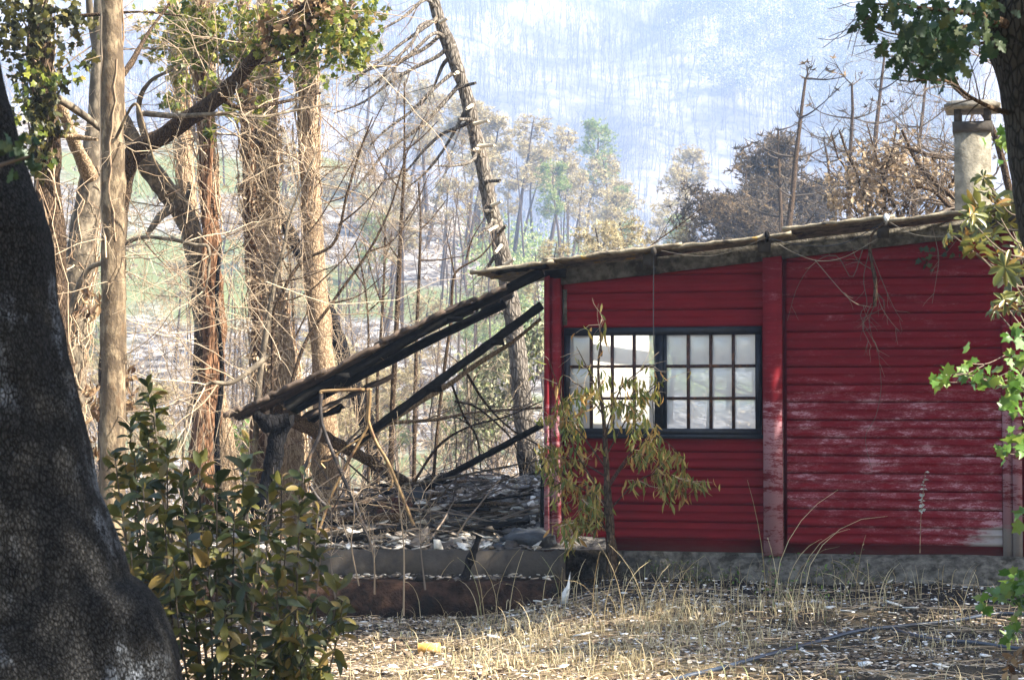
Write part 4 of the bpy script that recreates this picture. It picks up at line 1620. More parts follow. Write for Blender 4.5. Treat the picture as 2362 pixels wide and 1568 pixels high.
# low leafy sprig growing from the left edge across it
spr = [P(x, y, 4.3) for x, y in ((-60, 400), (20, 375), (70, 360))]
MB().tubes(smooth_path(spr, 10), np.linspace(.006, .003, 10)[None], 6).build('sprig', MAT['twig_dark'], oak_l, True)
c = np.array([P(rng.uniform(-20, 95), 0, 4.3) for _ in range(26)])
c[:, 2] = [P(0, rng.uniform(305, 395), 4.3)[2] for _ in range(26)]
leaf_parts(oak_l, c, unit(rng.normal(size=c.shape) + [0, 0, -.3]), rng.normal(size=c.shape) + [0, -.5, .6], rng.uniform(.022, .04, 26), OAK, MAT['oak_leaf'], 26)

# ------------------------------------------------------------------ woodland on the left
# ivy-clad dark tree at the far left
t1, pa, ra = tree('ivy_tree', 'dark ivy clad trunk rising just right of the big oak, topmost left', 'tree', [(150, 1100, 70, 19), (125, 700, 70, 19), (112, 450, 62, 19), (100, 200, 60, 19), (90, 0, 58, 19), (80, -300, 50, 19), (60, -700, 34, 19)], 'dark_bark')
vines(t1, pa, ra, 60, 1.1, .006, 'vine', wrap=1.0, loose=.06, rng_t=(.1, .75))
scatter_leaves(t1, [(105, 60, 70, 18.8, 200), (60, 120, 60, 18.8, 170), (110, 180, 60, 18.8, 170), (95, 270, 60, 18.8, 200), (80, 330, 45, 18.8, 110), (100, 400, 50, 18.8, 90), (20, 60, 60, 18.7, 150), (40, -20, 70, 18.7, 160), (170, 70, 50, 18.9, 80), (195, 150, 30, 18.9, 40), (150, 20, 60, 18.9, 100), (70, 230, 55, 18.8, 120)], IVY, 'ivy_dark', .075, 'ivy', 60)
scatter_leaves(t1, [(110, 175, 45, 18.6, 60), (50, 240, 40, 18.6, 50), (185, 165, 28, 18.6, 24), (100, 330, 40, 18.6, 30)], IVY, 'ivy', .07, 'yellow_ivy', 0)  # yellow green leaf colour among the darker ivy
limb(t1, [(120, 220, 20, 19), (170, 250, 18, 19.3), (235, 300, 14, 19.6), (260, 330, 8, 20)], 'grey_bark')
limb(t1, [(130, 310, 14, 19), (185, 318, 12, 19), (225, 322, 7, 18.8)], 'tan_bark', name='limb')
limb(t1, [(120, 45, 10, 19), (180, 38, 9, 19), (240, 33, 8, 19), (330, 28, 6, 19), (420, 38, 4, 19)], 'dark_bark')
t2, pa, ra = tree('bare_tree', 'pale smooth trunk leaning left behind the straight pale one', 'tree', [(150, 1150, 75, 21), (165, 850, 70, 21), (185, 600, 66, 21), (212, 400, 60, 21), (226, 250, 44, 21), (230, 120, 40, 21), (236, 0, 38, 21), (246, -300, 30, 21)], 'grey_bark')
vines(t2, pa, ra, 130, 1.08, .006, 'vine', (.5, 1.6), 1.6, .05, (.15, .62), fuzz=5)
limb(t2, [(215, 420, 40, 21), (180, 350, 30, 20.6), (150, 270, 28, 20.2), (128, 228, 24, 20)], 'tan_bark')
s = np.array([pa[int(i)] for i in rng.uniform(20, 60, 8)])
twiggy(t2, s, rng.normal(size=(8, 3)) * [1, .5, .4] + [-.4, -.3, .1], 1.6, .010 * np.ones(8), m=(6, 4), wob=.17, ang=.9)

t3, pa, ra = tree('bare_tree', 'straight pale smooth trunk, the foremost one left of the laurel top', 'tree', [(258, 1120, 60, 18), (260, 1000, 58, 18), (261, 800, 58, 18), (262, 600, 57, 18), (261, 400, 55, 18), (259, 200, 52, 18), (257, 0, 50, 18), (254, -300, 44, 18), (250, -800, 30, 18)], 'pale_bark', 140, 36, .10, 5)
vines(t3, pa, ra, 7, 1.03, .007, 'vine', (1.5, 2.5), .6, .01, (.3, .8), fuzz=2)
limb(t3, [(268, 190, 16, 18.1), (300, 150, 14, 18.4), (340, 80, 9, 18.8), (390, 10, 7, 19)], 'dark_bark')
limb(t3, [(262, 330, 8, 17.8), (310, 240, 6, 17.6), (335, 300, 6, 17.6), (360, 380, 5, 17.7), (395, 430, 3, 17.8)], 'pale_bark')
s = np.array([pa[int(i)] for i in rng.uniform(35, 92, 14)])
twiggy(t3, s, rng.normal(size=(14, 3)) * [1, .6, .4] + [.1, -.3, .1], 1.3, .007 * np.ones(14), m=(5, 4), wob=.17, ang=.9)

# leaning dark limb that crosses from the pale trunk to the top
t4 = thing('leaning_tree', 'thick dark trunk leaning up and right across the wood from the pale trunk', 'tree', P(285, 1150, 19.8) * np.array([1, 1, 0]))
lp, lr = limb(t4, [(262, 620, 54, 20.2), (272, 480, 52, 20), (300, 365, 48, 19.8), (380, 310, 42, 19.6), (470, 250, 38, 19.4), (540, 190, 35, 19.2), (600, 120, 33, 19), (660, 60, 33, 18.8), (740, -10, 30, 18.6), (900, -150, 26, 18.4)], 'dark_bark', 22, 90, .16, 'trunk', 5)
path, rad = add_root(lp[:3], lr[:3])
MB().tubes(path[:15], rad[None, :15], 18, rad_noise=.15, nscale=5).build('butt', MAT['dark_bark'], t4, True)
limb(t4, [(505, 225, 14, 19.3), (560, 250, 10, 19.4), (640, 238, 8, 19.6), (740, 215, 5, 19.8)], 'dark_bark')
limb(t4, [(680, 45, 16, 18.8), (700, 100, 12, 18.8), (640, 140, 8, 18.9), (570, 150, 5, 19)], 'dark_bark')
q = np.array([lp[int(i)] for i in rng.uniform(30, 80, 14)])
twiggy(t4, q, rng.normal(size=(14, 3)) * [1, .6, .7] + [0, -.2, -.2], 1.3, .010 * np.ones(14), m=(6, 4), wob=.17)
scatter_leaves(t4, [(690, 40, 60, 18.7, 160), (650, 90, 50, 18.7, 130), (740, 50, 70, 18.7, 220), (800, 60, 70, 18.7, 180), (840, 110, 40, 18.8, 90), (600, 100, 50, 18.8, 80), (760, 140, 60, 18.9, 130), (560, 40, 50, 19, 110), (620, 20, 60, 19, 140)], IVY, 'ivy', .065, 'ivy', 60)
scatter_leaves(t4, [(700, 20, 70, 18.6, 200), (760, 20, 70, 18.6, 200), (640, 50, 60, 18.6, 130)], IVY, 'dry_leaf', .07, 'dry_leaves', 0)

# dead trunk slanting the other way
t5 = thing('dead_tree', 'dull dead trunk slanting down right behind the leaning dark one', 'tree', P(470, 1180, 23) * np.array([1, 1, 0]))
lp, lr = limb(t5, [(470, 760, 44, 23.2), (455, 600, 50, 23), (430, 510, 52, 22.8), (385, 440, 50, 22.5), (330, 370, 46, 22.2), (290, 290, 36, 22), (250, 200, 26, 21.8), (215, 80, 18, 21.6), (200, -60, 14, 21.4)], 'grey_bark', 18, 70, .16, 'trunk')
path, rad = add_root(lp[:3], lr[:3])
MB().tubes(path[:15], rad[None, :15], 18, rad_noise=.15, nscale=5).build('butt', MAT['dark_bark'], t5, True)
limb(t5, [(410, 470, 26, 22.5), (370, 500, 18, 22.3), (340, 540, 10, 22.1)], 'grey_bark')
limb(t5, [(420, 480, 22, 22.8), (435, 450, 14, 22.7), (436, 420, 8, 22.7)], 'grey_bark')
limb(t5, [(345, 350, 22, 22.2), (320, 250, 14, 22), (345, 190, 9, 21.8), (400, 160, 6, 21.8)], 'grey_bark')
s = np.array([lp[int(i)] for i in rng.uniform(5, 66, 12)])
twiggy(t5, s, rng.normal(size=(12, 3)) * [1, .5, .7] + [.2, -.2, 0], 1.8, .011 * np.ones(12), m=(7, 4), wob=.17)

# pale trunk with spreading base
t6, pa, ra = tree('bare_tree', 'pale trunk with spreading orange brown foot just left of the roof tip', 'tree', [(528, 1240, 74, 24), (524, 1100, 60, 24), (508, 960, 42, 24), (488, 820, 38, 24), (470, 690, 38, 24), (448, 560, 40, 24), (430, 430, 40, 24), (424, 300, 38, 24), (418, 180, 38, 24), (405, 60, 34, 24), (398, -200, 28, 24), (390, -600, 18, 24)], 'tan_bark', 90, 20, .10)
vines(t6, pa, ra, 110, 1.1, .006, 'vine', (.5, 1.5), 1.6, .06, (.2, .72), fuzz=5)
s = np.array([pa[int(i)] for i in rng.uniform(40, 92, 12)])
twiggy(t6, s, rng.normal(size=(12, 3)) * [1, .5, .4] + [0, -.3, .2], 1.7, .010 * np.ones(12), m=(6, 4), wob=.17)
scatter_leaves(t6, [(390, 100, 60, 23.5, 170), (430, 60, 60, 23.5, 170), (410, 180, 50, 23.5, 150), (370, 50, 60, 23.5, 150), (450, 150, 40, 23.5, 90), (400, 260, 40, 23.5, 70)], IVY, 'ivy', .08, 'ivy', 40)

# red-barked vine trunk with burnt foot
t7, pa, ra = tree('charred_tree', 'reddish trunk turning black and forked below, right of the laurel top', 'tree', [(458, 1190, 84, 22), (462, 1080, 62, 22), (478, 960, 60, 22), (490, 850, 58, 22), (494, 740, 54, 22), (490, 640, 44, 22), (486, 520, 44, 22), (480, 420, 42, 22), (474, 300, 38, 22), (470, 180, 36, 22), (468, 60, 34, 22), (466, -100, 32, 22), (460, -500, 22, 22)], 'red_bark', 100, 24, .22, 6)
vp, vr = limb(t7, [(440, 1160, 20, 21.7), (455, 1040, 18, 21.6), (470, 900, 17, 21.65), (488, 760, 16, 21.7), (470, 640, 15, 21.7), (478, 480, 13, 21.7), (486, 330, 12, 21.75), (474, 200, 11, 21.7)], 'red_bark', 10, 70, .2, 'vine_stem')
limb(t7, [(505, 1150, 14, 21.8), (500, 1000, 13, 21.7), (512, 860, 12, 21.75), (500, 700, 10, 21.7), (508, 560, 8, 21.75)], 'char', 8, 60, .2, 'vine_stem')
vines(t7, pa, ra, 130, 1.12, .007, 'vine', (.5, 1.8), 1.8, .07, (.42, .93), fuzz=6, fuzzL=.35)
s = np.array([pa[int(i)] for i in rng.uniform(45, 98, 15)])
twiggy(t7, s, rng.normal(size=(15, 3)) * [1, .6, .5] + [0, -.3, .1], 1.5, .009 * np.ones(15), m=(6, 5), wob=.18)
scatter_leaves(t7, [(500, 60, 50, 21.7, 160), (470, 110, 60, 21.7, 190), (520, 130, 50, 21.7, 150), (440, 90, 40, 21.7, 100), (550, 90, 50, 21.7, 150), (450, 30, 60, 21.7, 150), (500, 200, 50, 21.7, 130), (530, 240, 40, 21.7, 80), (580, 160, 50, 21.7, 130), (480, 290, 30, 21.7, 50), (590, 60, 50, 21.7, 110), (640, 150, 50, 21.7, 120), (600, 230, 50, 21.7, 90)], IVY, 'ivy', .075, 'ivy', 60)

# the two stems smothered in dead creeper
t8, pa, ra = tree('creeper_tree', 'thick trunk smothered in tan dead creeper above the roof tip', 'tree', [(662, 1020, 84, 22.5), (656, 900, 80, 22.5), (644, 800, 68, 22.5), (630, 700, 54, 22.5), (621, 580, 46, 22.5), (615, 450, 42, 22.5), (612, 330, 44, 22.5), (612, 200, 40, 22.5), (612, 60, 34, 22.5), (610, -200, 26, 22.5)], 'tan_bark', 90, 22, .16, 5)
vines(t8, pa, ra, 220, 1.12, .008, 'vine', (.4, 1.6), 1.8, .07, (.0, .92), fuzz=6, fuzzL=.3)
scatter_leaves(t8, [(625 + 30 * math.sin(i), 300 + i * 32, 34, 22.3, 46) for i in range(18)], SMALL, 'tan_leaf', .06, 'dead_leaves')
t9, pa, ra = tree('creeper_tree', 'darker slim trunk just left of the creeper covered one', 'tree', [(600, 1060, 54, 22.8), (605, 900, 42, 22.8), (600, 760, 38, 22.8), (590, 620, 36, 22.8), (580, 480, 34, 22.8), (574, 340, 30, 22.8), (568, 200, 28, 22.8), (562, 40, 24, 22.8), (560, -200, 18, 22.8)], 'red_bark', 80, 18, .18, 5)
vines(t9, pa, ra, 160, 1.12, .007, 'vine', (.4, 1.6), 1.8, .08, (.2, .95), fuzz=6, fuzzL=.32)
s = np.array([pa[int(i)] for i in rng.uniform(35, 92, 16)])
twiggy(t9, s, rng.normal(size=(16, 3)) * [1, .6, .5] + [.1, -.3, .1], 1.4, .009 * np.ones(16), m=(6, 5), wob=.18)
scatter_leaves(t9, [(570, 240, 40, 22.4, 60), (600, 330, 40, 22.4, 50), (590, 420, 35, 22.4, 30)], IVY, 'dry_leaf', .07, 'dry_leaves')

# tall scorched pine behind the collapsed roof
t10, pa, ra = tree('scorched_tree', 'tall scorched brown trunk standing behind middle of the collapsed roof', 'tree', [(752, 1150, 62, 22.2), (750, 1000, 58, 22.2), (748, 870, 54, 22.2), (738, 760, 52, 22.2), (728, 650, 52, 22.2), (722, 560, 50, 22.2), (716, 450, 46, 22.2), (712, 340, 44, 22.2), (708, 220, 44, 22.2), (705, 100, 42, 22.2), (702, 0, 42, 22.2), (698, -200, 36, 22.2), (690, -700, 22, 22.2)], 'scorched_bark', 100, 26, .13, 4)
vines(t10, pa, ra, 150, 1.06, .007, 'vine', (.5, 2.0), 1.3, .05, (.38, .93), fuzz=6, fuzzL=.35)
s = np.array([pa[int(i)] for i in rng.uniform(40, 100, 17)])
twiggy(t10, s, rng.normal(size=(17, 3)) * [1, .6, .4] + [.35, -.3, -.1], 1.5, .009 * np.ones(17), m=(6, 5), wob=.18, grav=-.02)
scatter_leaves(t10, [(800, 130, 50, 21.8, 160), (830, 90, 50, 21.8, 150), (770, 90, 60, 21.8, 170), (720, 120, 50, 21.8, 130), (690, 60, 60, 21.8, 150), (850, 40, 50, 21.8, 120), (790, 20, 60, 21.8, 160), (680, 150, 40, 21.8, 80)], IVY, 'ivy', .075, 'ivy', 40)
scatter_leaves(t10, [(720, 40, 70, 21.7, 160), (780, 50, 60, 21.7, 120)], IVY, 'dry_leaf', .08, 'dry_leaves')

t11 = thing('fallen_tree', 'blackened trunk sagging down right behind the tall scorched one', 'tree', P(700, 700, 26))
lp, lr = limb(t11, [(640, 480, 26, 26), (690, 580, 28, 26), (740, 680, 32, 26), (775, 770, 36, 26), (810, 870, 38, 26), (842, 960, 38, 26), (862, 1040, 38, 26), (880, 1130, 38, 26)], 'char', 18, 70, .18, 'trunk')
s = np.array([lp[int(i)] for i in rng.uniform(5, 60, 10)])
twiggy(t11, s, rng.normal(size=(10, 3)) * [1, .6, 1], .8, .009 * np.ones(10), mats=('twig_dark',), m=(4, 2), wob=.2)

# the leaning snag
sn, pa, ra = tree('dead_pine', 'tall bare snag leaning left with drooping branches and pale cut stubs', 'tree', [(1222, 1130, 50, 26), (1215, 1040, 46, 26), (1202, 900, 44, 26), (1190, 780, 42, 26), (1176, 690, 40, 26), (1155, 570, 38, 26), (1142, 515, 37, 26), (1128, 458, 36, 26), (1116, 400, 34, 26), (1104, 345, 33, 26), (1092, 290, 32, 26), (1079, 232, 32, 26), (1060, 172, 31, 26), (1040, 116, 31, 26), (1022, 70, 30, 26), (1008, 30, 29, 26), (994, -20, 27, 26), (960, -120, 25, 26), (900, -320, 16, 26)], 'snag_bark', 120, 26, .14, 6)
br = [[(1030, 38), (985, 60), (920, 105), (868, 148), (800, 190)], [(1040, 92), (1000, 78), (940, 130), (890, 150), (845, 165), (800, 200)], [(1040, 72), (985, 108), (930, 140), (880, 180), (835, 212)],
      [(1055, 105), (1010, 130), (950, 160), (900, 190), (840, 235), (770, 262)], [(1060, 128), (1022, 150), (1000, 200), (970, 245)], [(1075, 160), (1030, 180), (990, 215), (945, 260), (890, 300), (850, 340)],
      [(1085, 190), (1060, 200), (1010, 252), (960, 300), (890, 350), (850, 400), (800, 450), (745, 470)], [(1098, 240), (1070, 262), (1050, 300), (1020, 350), (980, 400), (930, 440)],
      [(1105, 275), (1072, 288), (1020, 310), (980, 345), (930, 400), (870, 420)], [(1127, 335), (1120, 345), (1090, 370), (1050, 382), (1004, 383)], [(1150, 500), (1130, 520), (1100, 545)], [(1178, 570), (1150, 590), (1122, 618), (1096, 640)],
      [(1180, 700), (1150, 720), (1110, 735), (1078, 745)], [(1045, 45), (1010, 10), (970, 60), (950, 100), (900, 150), (870, 200)], [(1010, 20), (980, 0), (930, 40), (870, 75)]]
sb = np.random.default_rng(5)
tw = MB()
for bp in br:
    tx = float(np.interp(bp[0][1], [0, 50, 116, 232, 345, 458, 570, 690], [999, 1015, 1040, 1079, 1104, 1128, 1155, 1176]))
    bp = [(tx, bp[0][1])] + [q for q in bp[1:] if q[0] < tx - 8]
    Y = 26 - sb.uniform(-.2, .9)
    pth, rr = limb(sn, [(x, y, w, 26 + (Y - 26) * min(1, k * .4)) for k, ((x, y), w) in enumerate(zip(bp, np.linspace(11, 4, len(bp))))], 'snag_bark', 7, 30, .15, 'branch')
    s_, d_, r_, _ = spawn(pth[None], rr[None], 7, .3, 1, .7)
    q, R = grow(s_, d_, .55, np.maximum(r_ * .4, .004), .0025 * np.ones(7), 6, .18)
    tw.tubes(q, R, 3)
tw.build('twigs', MAT['twig_grey'], sn, kind='stuff')
stub = [(1015, 52, 1045, 43), (1065, 200, 1106, 197), (1095, 286, 1128, 284), (1103, 338, 1146, 335), (1120, 418, 1155, 414), (1135, 474, 1172, 478), (1055, 168, 1046, 178), (1088, 276, 1058, 286), (1088, 244, 1076, 252), (1105, 345, 1092, 352), (1134, 486, 1112, 496), (1146, 522, 1122, 532), (1156, 566, 1136, 574), (1150, 540, 1176, 536), (1166, 610, 1190, 606)]
for i, (x0, y0, x1, y1) in enumerate(stub):
    x1, y1 = x1 - (x1 - x0) * .45 * sb.random(), y1 + 8 * sb.normal()
    a, b_ = P(x0, y0, 25.9), P(x1, y1, 25.7)
    o = MB().tubes(np.array([a, (a + b_) / 2, b_]), np.array([[.028, .022, .019]]), 8, caps=True).build('stub', MAT['snag_bark' if i % 3 == 1 else 'cut_wood'], sn)

# saplings and thin bare stems between the trunks and the shed
sap = [
    ('curving grey sapling rising from behind the stump, forked toward the tall scorched trunk', [(560, 1240, 10, 20.8), (586, 1060, 14, 20.8), (596, 900, 15, 20.8), (615, 760, 14, 20.8), (636, 640, 12, 20.8), (655, 570, 9, 20.8), (672, 490, 6, 20.8), (730, 350, 4, 20.8)], [[(650, 600), (690, 560), (740, 500), (810, 380), (890, 230)], [(625, 700), (700, 680), (770, 620), (820, 560), (880, 420)], [(640, 650), (700, 640), (780, 610)]]),
    ('slim bare stem reaching up left of the leaning snag, thickest of its cluster', [(900, 1130, 14, 24), (905, 950, 13, 24), (912, 800, 12, 24), (920, 640, 11, 24), (925, 520, 9, 24), (932, 400, 7, 24), (933, 300, 5, 24), (933, 190, 3, 24)], [[(925, 440), (880, 380), (850, 300)], [(932, 350), (970, 320), (1010, 280)], [(928, 520), (960, 470), (990, 400)], [(922, 600), (895, 560), (870, 500)]]),
    ('second slim bare stem, right of the thickest', [(955, 1100, 10, 24.5), (958, 900, 9, 24.5), (962, 750, 8, 24.5), (968, 600, 7, 24.5), (970, 500, 5, 24.5), (965, 420, 4, 24.5)], [[(970, 530), (1000, 500), (1030, 460)], [(968, 600), (1010, 600), (1070, 590)]]),
    ('bare stem curving up right with forked top in front of the snag', [(1000, 1100, 8, 23.5), (1010, 980, 8, 23.5), (1025, 850, 8, 23.5), (1040, 740, 7, 23.5), (1045, 650, 6, 23.5), (1060, 620, 5, 23.5), (1110, 590, 4, 23.5), (1150, 540, 3, 23.5)], [[(1050, 640), (1040, 590), (1030, 540)], [(1075, 600), (1090, 550), (1120, 500)]]),
    ('thin upright bare stem left of the cluster', [(872, 1100, 9, 24), (870, 900, 8, 24), (878, 780, 7, 24), (886, 640, 6, 24), (888, 520, 4, 24)], [[(880, 700), (860, 640), (840, 560)], [(886, 600), (900, 560), (905, 520)]]),
    ('thin crooked bare stem behind the roof middle', [(850, 1090, 7, 23.6), (846, 900, 6, 23.6), (850, 760, 5, 23.6), (840, 650, 4, 23.6), (820, 560, 3, 23.6)], [[(848, 720), (880, 690), (905, 660)], [(842, 660), (800, 600), (790, 560)]]),
    ('slender bare stem between stump and scorched trunk', [(700, 1180, 8, 23), (690, 980, 7, 23), (680, 800, 6, 23), (670, 620, 5, 23), (650, 480, 3, 23)], [[(680, 780), (720, 700), (760, 640)], [(672, 640), (640, 580), (600, 540)]]),
    ('long thin bare stem arching over toward the snag', [(640, 1000, 8, 21), (700, 800, 8, 21), (765, 700, 7, 21), (850, 580, 6, 21), (900, 480, 5, 21), (940, 350, 3, 21), (990, 250, 2, 21)], [[(765, 700), (830, 680), (900, 620)], [(850, 580), (900, 560), (950, 500)]]),
    ('tallest curved bare stem left of the snag branches', [(630, 720, 8, 20.9), (690, 610, 8, 20.9), (770, 560, 7, 20.9), (800, 450, 6, 20.9), (830, 350, 5, 20.9), (860, 270, 3, 20.9)], [[(780, 520), (840, 470), (900, 400)]]),
    ('thin grey stem standing under the snag', [(1095, 1100, 8, 27), (1085, 980, 7, 27), (1078, 860, 6, 27), (1075, 780, 4, 27)], [[(1080, 860), (1050, 830), (1010, 800)], [(1080, 900), (1110, 850), (1150, 830)]]),
]
for label, pts, brs in sap:
    o, pa, ra = tree('sapling', label, 'sapling', pts, 'dark_bark' if '2' in label else 'grey_bark' if 'grey' in label else 'dark_bark', 60, 8, .1, root=True)
    Y = pts[3][3]
    bl = []
    for bp in brs:
        pth, rr = limb(o, [(x, y, w, Y - .1) for (x, y), w in zip(bp, np.linspace(5, 2, len(bp)))], 'dark_bark', 6, 18, .1, 'branch')
        bl.append(pth)
    s = np.concatenate([b_[4:17:4] for b_ in bl] + [pa[25::5]])
    d = rng.normal(size=s.shape) * [.9, .5, .4] + [.05, 0, .75]
    twiggy(o, s, d, .75, .0045 * np.ones(len(s)), mats=('twig_grey',), m=(4, 3), wob=.13, ang=.6, ks=(6, 5, 4), shrink=(.5, .5), up=.15)

# thickets of bare scrub between the trunks
scr = [(190, 1150, 20.5, 30, 3.2, 'far left behind the oak edge'), (330, 1190, 21.0, 34, 3.6, 'between the pale trunk and the charred one'), (430, 1200, 23.5, 34, 4.4, 'behind the charred forked trunk'), (560, 1200, 23.5, 34, 4.6, 'behind the roof tip'), (650, 1230, 21.0, 24, 2.0, 'around the charred stump'), (720, 1180, 24, 30, 4.4, 'behind the scorched trunk'), (830, 1130, 25, 26, 3.6, 'above the metal frame'), (960, 1100, 26, 24, 2.6, 'below the snag on the slope'), (1120, 1090, 26, 26, 2.4, 'at the right foot of the snag'), (1200, 1090, 24.5, 18, 1.6, 'beside the shed corner'), (300, 1200, 25.5, 34, 5.6, 'deep behind the pale trunk'), (500, 1200, 26, 34, 5.8, 'deep behind the reddish trunk')]
for x, y, Y, n_, h_, lab in scr:
    n_ = int(n_ * (.5 if x < 700 else .38))
    h_ *= .85 if x < 700 else .7
    base = P(x, y, Y)
    base[2] = float(H(base[0], Y)) if Y > 24 or base[0] < -3 else max(.1, base[2])
    o = thing('dead_scrub', 'leafless tan scrub ' + lab, 'scrub', base)
    S = base + rng.normal(0, .22, (n_, 3)) * [1.6, 1, .1]
    D = rng.normal(0, .33, (n_, 3)) * [1, .7, 0] + [0, 0, 1]
    twiggy(o, S, D, h_ * rng.uniform(.5, 1.1, n_), .008 * np.ones(n_), m=(7, 4), wob=.13, ang=.7, ks=(9, 6, 4), shrink=(.34, .42), up=.05, rmin=.0019)
# climbing tangle hung between the trunks higher up
hang = thing('dead_creeper', 'pale bare creeper stems festooned between the trunks high on the left', 'creeper', P(400, 300, 21))
S = np.array([P(rng.uniform(130, 860), rng.uniform(0, 520), rng.uniform(19.2, 23.5)) for _ in range(46)])
twiggy(hang, S, rng.normal(size=(46, 3)) * [1, .4, .8] - [0, 0, .2], rng.uniform(.8, 2.6, 46), .006 * np.ones(46), m=(6, 4), wob=.2, ks=(10, 6, 4), shrink=(.34, .42), grav=-.03)
hang2 = thing('dead_creeper', 'tan bare creeper hanging low round the trunks behind the laurel', 'creeper', P(450, 800, 21))
S = np.array([P(rng.uniform(150, 700), rng.uniform(430, 950), rng.uniform(19.5, 24)) for _ in range(36)])
twiggy(hang2, S, rng.normal(size=(36, 3)) * [1, .4, .9], rng.uniform(.7, 2.2, 36), .006 * np.ones(36), m=(6, 4), wob=.17, ks=(10, 6, 4), shrink=(.34, .42))
# long curving dead branches seen singly
for lab, pts in (('long bowed dead branch curving across in front of the pale trunk', [(130, 830), (190, 640), (250, 600), (310, 552), (380, 550), (450, 565), (480, 570), (482, 620), (470, 670), (430, 720)]),
                 ('thin dead branch bending down beside the charred trunk', [(620, 820), (540, 880), (480, 885), (440, 930), (425, 1000), (422, 1080)]),
                 ('pale dead branch running level through the trunks', [(330, 262), (420, 268), (520, 262), (600, 270), (680, 255), (760, 240)])):
    o = thing('dead_branch', lab, 'branch', P(pts[0][0], pts[0][1], 19.6))
    pth, rr = limb(o, [(x, y, w, 19.6 + .3 * math.sin(x * .01)) for (x, y), w in zip(pts, np.linspace(13, 4, len(pts)))], 'grey_bark', 8, 50, .2, 'bough')
    s_, d_, r_, _ = spawn(pth[None], rr[None], 12, .1, 1, .9)
    twiggy(o, s_, d_, .9, r_ * .5, m=(4, 3), wob=.17)
# dry brown leaf tufts in the shade behind the oak
for x, y, r, lab in ((215, 680, 34, 'upper'), (222, 900, 40, 'middle'), (300, 880, 26, 'right'), (215, 1010, 40, 'lowest')):
    o = thing('dead_shoot', 'brown withered leafy shoot beside the pale trunk, ' + lab + ' one', 'shoot', P(x, y, 18.6))
    MB().tubes(smooth_path([P(x, y + 60, 18.7), P(x + 6, y, 18.6), P(x - 4, y - 40, 18.6)], 10), np.linspace(.006, .003, 10)[None], 5).build('stem', MAT['twig_grey'], o)
    scatter_leaves(o, [(x, y, r, 18.6, 46), (x + 8, y + 40, r * .7, 18.6, 26)], LAUREL, 'dry_leaf', .085, 'foliage', 30)
# fallen thin poles and branches across the gap below the beams
for lab, pts, w0, mat in (('pale fallen pole lying level from the metal frame to the shed corner', [(855, 990), (905, 975), (1000, 968), (1100, 950), (1250, 940)], 12, 'tan_bark'),
                          ('grey fallen branch rising from the heap to the shed', [(950, 1120), (1010, 1030), (1080, 985), (1170, 960), (1250, 925)], 7, 'dark_bark'),
                          ('thin crossing branch slanting down right to the shed foot', [(1070, 850), (1120, 930), (1180, 990), (1250, 1030)], 7, 'dark_bark'),
                          ('thin branch arching from below the long black beam', [(1040, 880), (1070, 960), (1100, 1010), (1110, 1090)], 6, 'dark_bark'),
                          ('bare branch falling from beam bracket to ground', [(1050, 925), (1100, 940), (1170, 1000), (1200, 1050)], 6, 'dark_bark'),
                          ('long thin grey branch lying along the top of the heap', [(930, 1118), (1020, 1105), (1120, 1085), (1250, 1060)], 7, 'grey_bark'),
                          ('crooked bare branch low beside the charred stump', [(660, 1130), (720, 1100), (780, 1040), (840, 980)], 9, 'grey_bark')):
    o = thing('fallen_branch', lab, 'branch', P(pts[0][0], pts[0][1], 21.5))
    pth, rr = limb(o, [(x, y, w, 21.4 + .2 * k) for k, ((x, y), w) in enumerate(zip(pts, np.linspace(w0, w0 * .5, len(pts))))], mat, 7, 30, .15, 'bough')
    s_, d_, r_, _ = spawn(pth[None], rr[None], 8, .1, 1, .9)
    twiggy(o, s_, d_, .8, r_ * .5, mats=('twig_grey',), m=(4, 3), wob=.2)

# ------------------------------------------------------------------ far hillside
fr_ = np.random.default_rng(21)


def far_wood(n, x0, x1, Y0, Y1, hmin, hmax, name, mat, label, seed, twn=16, thick=.048):
    g = np.random.default_rng(seed)
    Y = g.uniform(Y0 ** .5, Y1 ** .5, n) ** 2
    X = (g.uniform(x0, x1, n) - 1181) / F * Y
    keep = noise(np.stack([X, Y, 0 * X], -1), .05, seed) > g.uniform(-1.0, .1, n)
    X, Y = X[keep], Y[keep]
    n = len(X)
    kk = KK(Y)
    X, Y = X * kk, G(Y)
    Z = H(X, Y) - .3
    h = g.uniform(hmin, hmax, n) * kk
    lean = g.normal(0, .07, (n, 2)) + np.stack([.16 * noise(np.stack([X, Y, 0 * X], -1), .01, seed + 4), 0 * X], -1)
    D = np.concatenate([lean, np.ones((n, 1))], 1)
    q, R = grow(np.stack([X, Y, Z], -1), D, h, thick * kk * g.uniform(.6, 1.5, n), .012 * kk, 4, .03, 0, g)
    mb = MB()
    mb.tubes(q, R, 3)
    s, d, r_, t_ = spawn(q, R, twn, .3, 1, .95, g, .25)
    q2, R2 = grow(s, d, np.repeat(h, twn) * g.uniform(.14, .36, len(s)) * (1.2 - .5 * t_), .017 * np.repeat(kk, twn), .007 * np.repeat(kk, twn), 3, .12, .05, g)
    mb.tubes(q2, R2, 3)
    o = mb.build(name, MAT[mat], None, kind='stuff')
    return tag(o, label)


MAT['far_trunk'] = twigmat('far_trunk', (.015, .013, .014), (.15, .13, .13))
far_wood(14000, -100, 2300, 176, 318, 2.6, 5.4, 'far_forest', 'far_trunk', 'bare burnt forest on the hazy hillside', 3)
far_wood(500, 1500, 2500, 305, 400, 6, 9, 'far_forest', 'far_trunk', 'bare wood on the further bluish hill', 4, 8)
